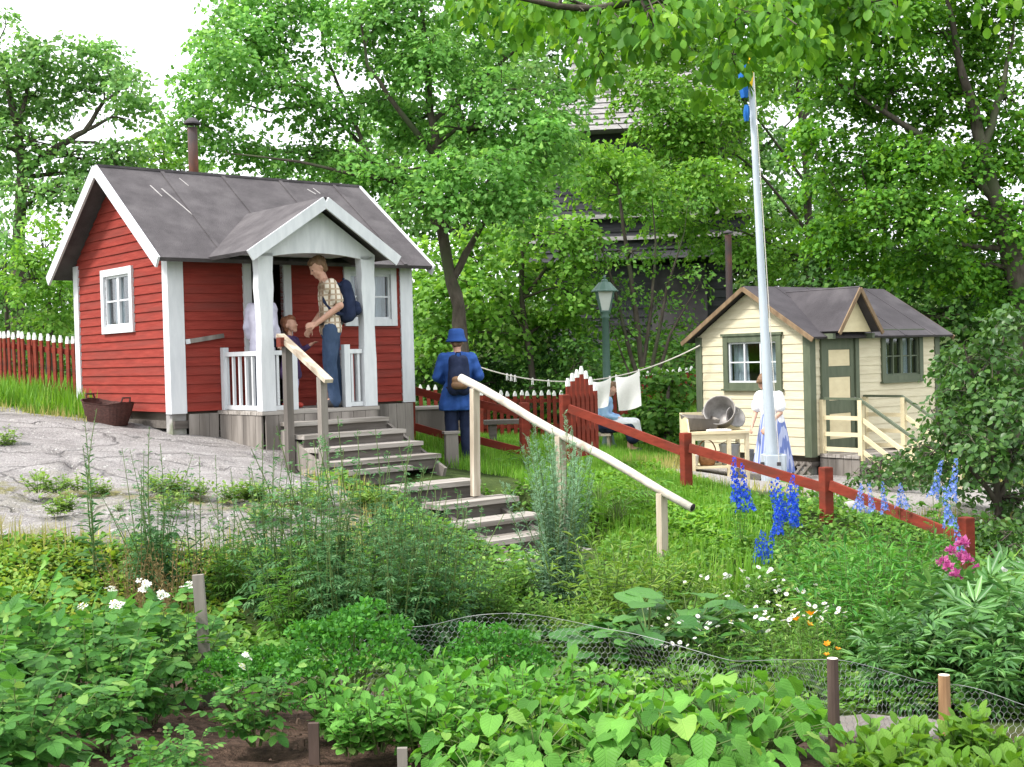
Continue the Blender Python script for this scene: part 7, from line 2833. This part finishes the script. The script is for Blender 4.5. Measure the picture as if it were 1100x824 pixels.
plant('spurge', 'spurge_bush', "yellow green spurge bush nearest the foot of the long handrail", spot(708, 9.0), "yellow green spurge bushes", 1.2, "bush")
plant('spurge', 'spurge_bush', "small yellow green spurge bush at the netting, below the grey wormwood", spot(610, 8.1), "yellow green spurge bushes", .72, "bush")
variants('broad', lambda: mound(34, .36, .34, .17, 'oval', .005, .3, .4, .35), 3, 'broad')
for px, d, s, lab in [(690, 7.7, 1.15, "dark broad leaved plant behind the netting, below the spurge"), (735, 7.9, 1.25, "dark broad leaved plant left of the daisies"), (650, 7.6, .85, "dark broad leaved plant at the sag of the wire netting"), (770, 7.5, .7, "low dark broad leaved plant right at the netting beside the daisies"), (560, 7.9, .6, "small broad leaved plant below the grey wormwood")]:
    plant('broad', 'broad_leaved_plant', lab, spot(px, d), "dark broad leaved plants", s)
variants('daisy', lambda: herb(14, .48, .30, 12, (.07, .03), 'lance', .3, .05, .002, .08, .35, .0, 1.3), 4, 'cover', 'stem', 'daisy', (5, 8), .60, .0)
bed('daisy', 'daisy_plant', "loose tuft of white daisies in the flower border above the netting", "white daisies in the border",
    [(790, 8.4), (820, 8.0), (770, 8.9), (810, 9.0), (850, 7.7), (845, 8.5), (750, 7.4), (780, 7.3), (865, 7.2), (830, 7.1), (800, 9.4), (740, 9.2, .8), (720, 6.9, .7)], jit=6)
variants('feverfew', lambda: herb(12, .50, .24, 14, (.09, .05), 'feather', .3, .08, .003, .06, .3, .0, 1.3), 2, 'cover', 'stem', 'daisy', (8, 10), .55, .0)
bed('feverfew', 'feverfew_plant', "bushy plant with many tiny white flowers among the daisies", "tiny white flowers in the border", [(880, 7.6), (868, 8.2), (705, 7.9, .8), (900, 9.6), (930, 9.4)], jit=4)
variants('phlox', lambda: herb(30, .88, .46, 22, (.11, .08), 'lance', .15, .12, .004, .16, .22, .05, 1.3), 3, 'phlox')
for px, d, s, lab in [(905, 8.2, 1.0, "dense dark phlox clump in the middle of the right border, left part"), (950, 8.4, 1.05, "dense dark phlox clump in the middle of the right border, right part"), (925, 7.8, .85, "lower phlox clump in front of the two dense ones"), (880, 9.3, .95, "phlox clump beneath the second fence post"), (985, 9.4, 1.0, "phlox clump beneath the sloping fence rail, left of the pink flowers"), (930, 9.8, .9, "phlox clump close under the sloping fence rail")]:
    plant('phlox', 'phlox_clump', lab, spot(px, d), "phlox clumps in the border", s)
variants('peony', lambda: herb(15, .62, .48, 7, (.30, .22), 'peony', .25, .25, .005, .12, .25, .1, 1.3), 3, 'peony')
for px, d, s, lab in [(1000, 7.2, 1.0, "peony bush with deeply cut leaves right behind the short peeled stake"), (1045, 7.4, 1.05, "peony bush with deeply cut leaves right of the short peeled stake"), (1090, 7.6, 1.1, "peony bush with deeply cut leaves at the picture's right edge"), (965, 6.9, .75, "low peony bush between the two stakes"), (1070, 6.7, .75, "low peony bush behind the netting, in the right corner"), (1120, 7.0, 1.0, "peony bush cut by the picture's right edge"), (1060, 8.6, 1.0, "peony bush beneath the pink flowers")]:
    plant('peony', 'peony_bush', lab, spot(px, d), "peony bushes in the right border", s, "bush")
variants('pinkbloom', lambda: herb(9, .95, .20, 14, (.13, .07), 'lance', .3, .1, .004, .10, .12, .05, 1.2), 1, 'phlox', 'stem', 'pink', (8, 9), 1.5, .0)
plant('pinkbloom', 'pink_flower_clump', "clump of bright pink flowers beside the last post of the red fence", spot(1026, 8.7), None, .82, v=0, rz=.3)
variants('whitebloom', lambda: herb(7, .95, .28, 14, (.13, .07), 'lance', .3, .1, .004, .10, .2, .05, 1.2), 1, 'phlox', 'stem', 'white', (3, 3), 1.2, .0)
plant('whitebloom', 'white_flower_clump', "plant with round white blooms at the right edge below the bush", spot(1085, 9.6), None, .62)
variants('lily', lambda: herb(5, .62, .12, 20, (.11, .05), 'lance', .4, .1, .004, .04, .2, .05, 1.2), 1, 'cover', 'stem', 'lily', (2, 3), .8, .0)
plant('lily', 'orange_lily', "orange lily left of the dark phlox, flowering high", spot(862, 7.4), "orange lilies", .72)
plant('lily', 'orange_lily', "low orange lily above the netting, left of the dark stake", spot(884, 7.0), "orange lilies", .52)
variants('delph', lambda: herb(5, 1.0, .20, 16, (.14, .06), 'feather', .2, .08, .005, .05, .2, .0, 1.2), 2, 'phlox', 'stem', 'blue', (4, 5), 1.35, -.22)
variants('delphpale', lambda: herb(3, 1.15, .16, 16, (.14, .06), 'feather', .2, .08, .005, .05, .2, .0, 1.2), 2, 'phlox', 'stem', 'pale', (2, 3), 1.0, -.20)
for px, d, s, lab in [(790, 11.6, .72, "deep blue delphinium in front of the sloping rail, left of the flagpole's foot"), (836, 11.0, .72, "deep blue delphinium with several spikes below the flagpole's foot"), (846, 11.2, .70, "deep blue delphinium closest to the second fence post"), (818, 10.4, .50, "low deep blue delphinium below the tallest blue spikes")]:
    plant('delph', 'blue_delphinium', lab, spot(px, d), "deep blue delphiniums", s)
for px, d, s, lab in [(945, 11.0, .78, "pale blue delphinium just below the sloping fence rail"), (1010, 10.8, 1.05, "tall pale blue delphinium near the last fence post"), (1024, 10.4, .80, "pale blue delphinium right beside the last fence post"), (922, 11.2, .70, "pale blue delphinium next to the second fence post"), (968, 11.6, .66, "pale blue delphinium behind the sloping fence rail")]:
    plant('delphpale', 'pale_delphinium', lab, spot(px, d), "pale blue delphiniums", s)
variants('iris', lambda: tuft(90, .55, .30, 1, .55), 2, 'grass')
for px, d, s, lab in [(775, 9.9, .9, "grassy tuft below the blue delphiniums"), (740, 10.1, .85, "grassy tuft right of the handrail's last post"), (690, 10.4, .7, "grassy tuft left of the handrail's last post"), (800, 10.3, .8, "grassy tuft just in front of the low blue delphinium")]:
    plant('iris', 'grass_tuft', lab, spot(px, d), "grassy tufts in the border", s)
variants('leafybush', lambda: herb(26, .62, .40, 16, (.10, .07), 'ovate', .2, .12, .004, .14, .3, .05, 1.3), 3, 'cover')
variants('palefill', lambda: herb(16, .72, .34, 14, (.12, .06), 'ovate', .25, .12, .004, .12, .4, .05, 1.3, .5), 3, 'spurge')
for px, d, s, lab in [(860, 8.8, .8, 'pale green leafy plant left of the dark phlox'), (915, 8.9, .85, 'pale green leafy plant rising out of the dark phlox'), (975, 8.6, .8, 'pale green leafy plant between the phlox and the peonies'), (1010, 8.4, .85, 'pale green leafy plant below the bright pink flowers'), (1075, 8.2, .8, 'pale green leafy plant among the peonies at the right edge'), (760, 9.4, .6, 'pale green leafy plant above the daisies')]:
    plant('palefill', 'pale_leafy_plant', lab, spot(px, d), 'pale leafy plants in the border', s)
bed('leafybush', 'leafy_plant', "unremarkable leafy green plant filling the border", "leafy filling plants in the border",
    [(660, 9.6, .7), (710, 10.0, .6), (840, 9.8, .8), (870, 10.2, .9), (900, 10.6, .9), (960, 10.2, .9), (1000, 9.9, .8), (1070, 8.8, 1.0), (1110, 8.8, 1.1), (1095, 10.2, 1.1), (1050, 9.8, .5), (820, 9.7, .7), (760, 8.4, .7), (580, 8.6, .6), (535, 8.5, .6), (540, 9.3, .65), (1130, 9.6, 1.2), (985, 8.1, .9), (860, 10.9, .7), (1010, 8.8, .9), (640, 8.0, .6), (610, 10.2, .5)], jit=5)
variants('drystalk', lambda: herb(22, .62, .30, 12, (.05, .03), 'lance', .5, .2, .003, .12, .4, .0, 1.3), 2, 'dry', 'dry')
for px, d, s, lab in [(130, 8.2, .9, "brown dried stalks in front of the rock, beside the creeping yellow green cover"), (185, 8.3, .95, "brown dried stalks just left of the leaning grey stake"), (160, 7.9, .7, "low brown dried stalks behind the tall potatoes")]:
    plant('drystalk', 'dried_stalks', lab, spot(px, d), "brown dried stalks", s)
variants('fern', lambda: mound(26, .42, .36, .26, 'feather', .004, .3, .5, .2), 2, 'shrub')
for px, d, s, lab in [(660, 12.4, .9, "bright green leafy clump on the bank between the handrail posts"), (690, 12.9, .9, "bright green leafy clump on the bank under the gate's rail"), (640, 12.9, .8, "bright green leafy clump below the open gate"), (565, 15.4, .8, "green weeds at the foot of the red rail fence's end post")]:
    plant('fern', 'bank_plant', lab, spot(px, d), "leafy clumps on the grassy bank", s)

variants('tansy', lambda: herb(15, .95, .40, 16, (.20, .10), 'feather', .2, .1, .005, .12, .35, .15, 1.4, .45), 3, 'shrub')
for px, d, s, lab in [(305, 8.0, .85, "bright leafy weed clump right of the leaning grey stake"), (400, 8.0, .8, "bright leafy weed clump in the middle of the dark mugwort"), (462, 8.0, .72, "bright leafy weed clump left of the garden stairs' lowest treads"), (520, 8.5, .55, "bright leafy weed clump directly below the garden stairs"), (350, 9.0, .8, "bright leafy weed clump against the lower edge of the rock"), (240, 8.7, .65, "bright leafy weed clump beside the brown dried stalks")]:
    plant('tansy', 'weed_clump', lab, spot(px, d), "bright leafy weeds below the rock", s)

# small weeds in the cracks of the rock
variants('crack', lambda: herb(10, .16, .14, 8, (.05, .03), 'ovate', .2, .1, .002, .05, .4, .0, 1.3), 3, 'spurge')
ck = []
for cx_, cy_, n_, sx_ in ((52, 533, 5, 22), (110, 537, 3, 14), (190, 534, 8, 26), (262, 540, 9, 30), (330, 545, 10, 34), (395, 549, 8, 24), (300, 563, 4, 20), (12, 480, 3, 8), (150, 552, 3, 20), (60, 556, 3, 20)):
    for _ in range(n_):
        ck.append(on_ground(cx_ + random.gauss(0, sx_), cy_ + random.gauss(0, 3)))
for p in ck:
    plant('crack', 'crack_weed', "small weed tuft growing in a crack of the bare rock", p + Vector((0, 0, .03)), "weeds in the cracks of the rock", random.uniform(.45, 1.5))

# ------------------------------------------------------------------ what nobody could count
def scatter(n, box, cond):
    out = []
    while len(out) < n:
        x, y = rng.uniform(box[0], box[1], n * 2), rng.uniform(box[2], box[3], n * 2)
        k = cond(x, y)
        out += list(zip(x[k], y[k]))
    return np.array(out[:n])


POLY_STAIR = pix_poly([(350, 500, 13.1), (455, 498, 13.8), (560, 530, 13.0), (660, 580, 12.2), (640, 625, 11.0), (545, 625, 11.0), (430, 535, 12.3)])
RW_ = RM.to_3x3()
POLY_COT = [tuple((RM @ Vector(p))[:2]) for p in ((-.1, -.1, 0), (PX0, -.1, 0), (PX0, -2.2, 0), (PX1 + .1, -2.2, 0), (PX1 + .1, -.1, 0), (RL + .1, -.1, 0), (RL + .1, RW + .1, 0), (-.1, RW + .1, 0))]
YMF = YMI.inverted()
POLY_YEL = [tuple((YMF @ Vector(p))[:2]) for p in ((-.1, -1.7, 0), (YL + .1, -1.7, 0), (YL + .1, YW + .1, 0), (-.1, YW + .1, 0))]
POLY_LAWN = pix_poly([(440, 478, 16.4), (560, 515, 14.6), (640, 585, 11.8), (700, 622, 10.6), (800, 590, 11.6), (830, 555, 12.8), (740, 520, 15), (690, 500, 17), (730, 485, 22), (800, 470, 26), (430, 460, 27)])
POLY_LEFT = pix_poly([(-300, 430, 17), (-20, 440, 16.2), (88, 447, 15.2), (110, 440, 17), (90, 420, 22), (-300, 400, 26)])
free = lambda x, y: (inside(x, y, POLY_ROCK) < .1) & (inside(x, y, POLY_COT) < 0) & (inside(x, y, POLY_YEL) < 0) & (inside(x, y, POLY_GRAVEL) < .05) & (inside(x, y, POLY_STAIR) < 0)


def blades(name, label, n, box, cond, h, mat_, hs=None):
    q = scatter(n, box, cond)
    z = ground_z(q[:, 0], q[:, 1])
    lb_ = LB()
    a = rng.uniform(0, 2 * np.pi, n)
    le = rng.uniform(.05, .7, n)
    hh = h * rng.uniform(.4, 1.15, n) * (1 + .9 * fbm(q[:, 0], q[:, 1], .8))
    lb_.leaves('blade', np.stack([q[:, 0], q[:, 1], z + .0], 1), np.stack([np.cos(a) * le, np.sin(a) * le, np.ones(n)], 1), np.stack([np.cos(a), np.sin(a), np.full(n, .2)], 1), hh * 1.0)
    o = link(name, lb_.mesh(name, LM[mat_]))
    return tag(o, label, "grass", kind="stuff")


T['blade'][0][:, 0] *= 1.6
blades("lawn_grass", "bright uncut grass on the lawn and bank behind the stairs", 80000, (-3, 7, 10, 27), lambda x, y: (inside(x, y, POLY_LAWN) > -.15) & free(x, y), .15, 'grass')
blades("meadow_grass", "long grass in front of the left picket fence", 22000, (-13, -4, 14, 25), lambda x, y: (inside(x, y, POLY_LEFT) > -.1) & free(x, y), .32, 'grass')
blades("dry_grass", "thin dry grass along the edges of the rock and gravel", 5000, (-9, 8, 8.5, 21), lambda x, y: ((np.abs(inside(x, y, POLY_ROCK)) < .22) | (np.abs(inside(x, y, POLY_GRAVEL)) < .25)) & (inside(x, y, POLY_COT) < 0) & (inside(x, y, POLY_YEL) < 0), .17, 'grassdry')


def cover(name, label, n, box, cond, mat_, t, size, hmax):
    q = scatter(n, box, cond)
    z = ground_z(q[:, 0], q[:, 1])
    lump = np.clip(.45 + 1.6 * fbm(q[:, 0], q[:, 1], .55, 3), .05, 1)
    lb_ = LB()
    d = unit(n) * .8
    d[:, 2] = np.abs(d[:, 2]) * .6
    nn = unit(n) * .45 + np.array([0, 0, 1.0])
    lb_.leaves(t, np.stack([q[:, 0], q[:, 1], z + hmax * lump * rng.random(n) ** .6], 1), d, nn, size * rng.uniform(.5, 1.3, n))
    o = link(name, lb_.mesh(name, LM[mat_], True))
    return tag(o, label, "ground cover", kind="stuff")


BED = lambda x, y: inside(x, y, POLY_SOIL)
cover("ground_cover", "mixed low weeds covering the ground between the border plants", 70000, (-6, 8.5, 6.3, 13.5), lambda x, y: (BED(x, y) < -.25) & free(x, y) & (inside(x, y, POLY_LAWN) < .4), 'cover', 'ovate', .055, .20)
cover("bank_cover", "bright low leafy weeds among the grass of the bank", 26000, (-1, 5, 10.5, 16), lambda x, y: (inside(x, y, POLY_LAWN) > .0) & free(x, y) & (fbm(x, y, 1.1) > -.08), 'grassleaf', 'ovate', .05, .16)
cover("creeping_cover", "yellow green creeping plants at the foot of the rock", 26000, (-6.5, -1.5, 7.0, 9.7), lambda x, y: (inside(x, y, POLY_ROCK) < .02) & (BED(x, y) < -.3) & (x < -1.6 - (9.5 - y) * .25), 'yellowcover', 'ovate', .045, .20)
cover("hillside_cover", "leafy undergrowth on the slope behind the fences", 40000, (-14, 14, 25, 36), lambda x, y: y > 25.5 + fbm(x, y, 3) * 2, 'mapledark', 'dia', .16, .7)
cover("gravel_weeds", "low weeds beside the cream cottage", 9000, (3, 10, 13, 24), lambda x, y: (inside(x, y, POLY_GRAVEL) < -.1) & free(x, y) & (inside(x, y, POLY_LAWN) < -.1), 'shrub', 'ovate', .07, .25)

# clods and crumbs on the soil
q = scatter(2600, (-3.2, 3.4, 3.6, 6.6), lambda x, y: BED(x, y) > .1)
lb_ = LB()
n = len(q)
T['clod'] = tmpl([(-.5, -.4, 0), (.5, -.3, 0), (.45, .45, 0), (-.4, .5, 0), (-.25, -.2, .5), (.25, -.15, .55), (.2, .25, .5), (-.2, .22, .6)], [(4, 5, 6, 7), (0, 1, 5, 4), (1, 2, 6, 5), (2, 3, 7, 6), (3, 0, 4, 7)])
lb_.leaves('clod', np.stack([q[:, 0], q[:, 1], ground_z(q[:, 0], q[:, 1]) + .0], 1), np.stack([rng.normal(size=n), rng.normal(size=n), rng.normal(size=n) * .1], 1), np.tile([0, 0, 1.0], (n, 1)) + rng.normal(size=(n, 3)) * .2, .007 + .022 * rng.random(n) ** 4)
M['clod'] = surf("soil_clod", (.045, .028, .020), (.12, .08, .058), 30, .95, .3)
tag(link("soil_clods", lb_.mesh("soil_clods", M['clod'])), "crumbs and clods of dark garden soil", "soil", kind="stuff")

# ------------------------------------------------------------------ netting, stakes, edging
def stake(px, d, ytop, r, mt, label, lean=(0, 0), below=.2, square=False, cut=True):
    p = spot(px, d)
    H = at(px, ytop, d).z - p.z
    o = thing("garden_stake", label, "stake", p)
    b = MB()
    if square:
        b.bar((0, 0, -below), (lean[0], lean[1], H), r * 2, r * 1.1, up=(0, 1, 0))
    else:
        b.tube([(0, 0, -below), (lean[0] * .5, lean[1] * .5, H * .5), (lean[0], lean[1], H)], [r * 1.08, r, r * .95], 12)
        if cut:
            b.cur = 1
            b.lathe([(0, H + .002), (r * .90, H + .001)], (lean[0], lean[1], 0), 12)
            b.F = [f[::-1] if i >= len(b.F) - 12 else f for i, f in enumerate(b.F)]
    b.build("stake_wood", [M[mt], M['cut']], o)
    return o


stake(888, 5.0, 709, .024, 'stakedark', "tall dark round stake in the netting, right of the beans")
stake(1008, 5.35, 727, .026, 'stakeraw', "short peeled reddish brown stake with a pale sawn top")
stake(216, 6.15, 618, .026, 'greywood', "leaning weathered grey stake left of the parsley", (-.045, 0), square=True)
stake(70, 5.45, 694, .022, 'stakedark', "dark stake half hidden among the potato plants")
stake(326, 4.75, 779, .020, 'stakedark', "small dark split stake standing in the bare soil", square=True, cut=False)
stake(421, 4.45, 806, .018, 'greywood', "very short grey stake at the bottom edge in front of the lettuces", square=True, cut=False)
fp_ = [(205, 6.2), (300, 6.35), (420, 6.45), (545, 6.55), (660, 6.35), (780, 5.9), (888, 5.06), (1008, 5.40), (1130, 5.0)]
ftop = [735, 700, 676, 660, 680, 712, 712, 738, 775]
pts = [spot(*f) for f in fp_]
hts = [max(.18, at(f[0], t, f[1]).z - p.z) for f, t, p in zip(fp_, ftop, pts)]
net = thing("wire_netting", "low sagging hexagonal wire netting fence around the vegetable bed", "netting", pts[0])
acc = [0]
for a, b_ in zip(pts[:-1], pts[1:]):
    acc.append(acc[-1] + math.hypot(b_.x - a.x, b_.y - a.y))


def net_pt(s, v):
    i = max(0, min(len(acc) - 2, np.searchsorted(acc, s) - 1))
    u = (s - acc[i]) / (acc[i + 1] - acc[i])
    u2 = u * u * (3 - 2 * u)
    p = pts[i].lerp(pts[i + 1], u)
    h = hts[i] + (hts[i + 1] - hts[i]) * u2
    nrm = (pts[i + 1] - pts[i]).cross(Vector((0, 0, 1))).normalized()
    w_ = .035 * math.sin(s * 5.1) * math.sin(v / max(h, .1) * 3) + .02 * math.sin(s * 11 + v * 20)
    return p + Vector((0, 0, .01 + v)) + nrm * w_ - pts[0], h


cell = .030
segs = []
s = 0
rowh = cell * .87
ncol = int(acc[-1] / cell)
for c in range(ncol):
    for r_ in range(30):
        s0 = c * cell + (cell / 2 if r_ % 2 else 0)
        v0 = r_ * rowh
        h = net_pt(min(s0, acc[-1] - .001), v0)[1]
        if v0 + rowh > h:
            break
        q = lambda ss, vv: net_pt(min(ss, acc[-1] - .001), vv)[0]
        m0, m1 = q(s0, v0), q(s0, v0 + rowh * .55)
        segs += [(m0, m1), (m1, q(s0 - cell / 2, v0 + rowh)), (m1, q(s0 + cell / 2, v0 + rowh))]
A_n = np.array([tuple(a) for a, b_ in segs])
B_n = np.array([tuple(b_) for a, b_ in segs])
d_n = B_n - A_n
d_n /= np.linalg.norm(d_n, axis=1, keepdims=True)
x_n = np.cross(d_n, [0.3, .9, .2])
x_n /= np.linalg.norm(x_n, axis=1, keepdims=True)
z_n = np.cross(x_n, d_n)
rw = .00075
Vn = np.stack([E + rw * (math.cos(a) * x_n + math.sin(a) * z_n) for E in (A_n, B_n) for a in (0, 2.094, 4.189)], 1).reshape(-1, 3)
base_ = np.array([0, 1, 4, 3, 1, 2, 5, 4, 2, 0, 3, 5])
Ln = (np.arange(len(segs))[:, None] * 6 + base_[None]).ravel()
link("mesh_panel", np_mesh("mesh_panel", Vn, Ln, np.full(len(segs) * 3, 4), [M['wire']]), net)
b = MB()
b.tube([net_pt(acc[-1] * k / 90 * .999, max(0, net_pt(acc[-1] * k / 90 * .999, 0)[1] - .005))[0] for k in range(91)], .0013, 4)
b.build("selvedge_wire", M['wire'], net)
# plank and stones along the bed's edge
p0, p1 = spot(232, 6.6), spot(300, 6.75)
pk = thing("edging_plank", "grey weathered plank lying behind the netting left of the parsley", "plank", p0)
b = MB()
b.bar((0, 0, .09), p1 - p0 + Vector((0, 0, .10)), .05, .16)
b.build("plank", M['greyplank'], pk)
for k, (px, d, sx, sy, sz_, lab) in enumerate([(905, 6.0, .34, .12, .07, "long pale edging stone behind the tall dark stake"), (960, 5.9, .22, .12, .08, "flat pale edging stone between the two stakes"), (830, 6.25, .20, .12, .07, "small edging stone behind the last beans"), (690, 13.0, .12, .09, .06, "small pale stone on the grassy bank"), (918, 13.3, .16, .13, .16, "rounded pale stone by the second fence post"), (748, 15.4, .10, .08, .05, "small grey stone on the gravel near the first fence post")]):
    p = spot(px, d)
    o = thing("stone", lab, "stone", p, random.uniform(-.2, .2))
    b = MB()
    b.ball((0, 0, sz_ * .35), (sx, sy, sz_), 22, 14)
    me = b.mesh("stone_body", M['stone' if k > 2 else 'mudstone'], True)
    for v in me.vertices:
        c = v.co
        kx = 1 + .30 * float(fbm([c.x * 3 + k * 7], [c.y * 3 + c.z * 5], .4, 3)[0])
        v.co = (c.x * kx, c.y * kx, min(c.z * kx, sz_ * (1.02 + .2 * float(fbm([c.x], [c.y], .2)[0]))))
    link("stone_body", me, o)
pot = thing("flower_pot", "small terracotta pot standing at the netting below the wormwood", "pot", spot(541, 7.4))
b = MB()
b.lathe([(0, 0), (.045, 0), (.058, .09), (.064, .09), (.064, .115), (.054, .115), (.050, .09), (0, .085)], n=18)
b.build("pot_body", M['copper'], pot, True)
# ------------------------------------------------------------------ daylight
wd = bpy.data.worlds.new("World")
scene.world = wd
wd.use_nodes = True
nt = wd.node_tree
nt.nodes.clear()
wo_ = nt.nodes.new("ShaderNodeOutputWorld")
bg = nt.nodes.new("ShaderNodeBackground")
sk = nt.nodes.new("ShaderNodeTexSky")
sk.sky_type = 'NISHITA'
sk.sun_disc = False
ELEV, AZ = R(52), R(248)                       # the sun stands high, to the left and a little behind the camera
sk.sun_elevation = ELEV
sk.sun_rotation = AZ
sk.air_density = 1.0
sk.dust_density = 8.0
sk.ozone_density = 1.0
bg.inputs["Strength"].default_value = .15
# a thin, bright, nearly closed layer of cloud over the blue
tc = nt.nodes.new("ShaderNodeTexCoord")
cn = nt.nodes.new("ShaderNodeTexNoise")
cn.inputs["Scale"].default_value = 2.2
cn.inputs["Detail"].default_value = 6
cr_ = nt.nodes.new("ShaderNodeMapRange")
cr_.inputs["From Min"].default_value = .30
cr_.inputs["From Max"].default_value = .55
cr_.inputs["To Min"].default_value = .78
cr_.inputs["To Max"].default_value = .97
mxs = nt.nodes.new("ShaderNodeMix")
mxs.data_type = 'RGBA'
mxs.inputs[7].default_value = (7.6, 7.8, 8.1, 1)
nt.links.new(tc.outputs["Generated"], cn.inputs["Vector"])
nt.links.new(cn.outputs["Fac"], cr_.inputs["Value"])
nt.links.new(cr_.outputs["Result"], mxs.inputs[0])
nt.links.new(sk.outputs["Color"], mxs.inputs[6])
nt.links.new(mxs.outputs[2], bg.inputs["Color"])
nt.links.new(bg.outputs["Background"], wo_.inputs["Surface"])
sd_ = bpy.data.lights.new("sun", 'SUN')
so = bpy.data.objects.new("sun", sd_)
COL.objects.link(so)
sd_.energy = 2.9
sd_.angle = R(12)
sd_.color = (1, .965, .915)
to_sun = Vector((math.sin(AZ) * math.cos(ELEV), math.cos(AZ) * math.cos(ELEV), math.sin(ELEV)))
so.rotation_euler = (-to_sun).to_track_quat('-Z', 'Y').to_euler()
scene.view_settings.view_transform = 'Standard'
scene.view_settings.look = 'None'
scene.view_settings.exposure = 1.0
scene.view_settings.gamma = 1
scene.view_settings.use_curve_mapping = False
scene.cycles.max_bounces = 6
scene.cycles.transparent_max_bounces = 8
scene.cycles.diffuse_bounces = 3
scene.cycles.use_denoising = True
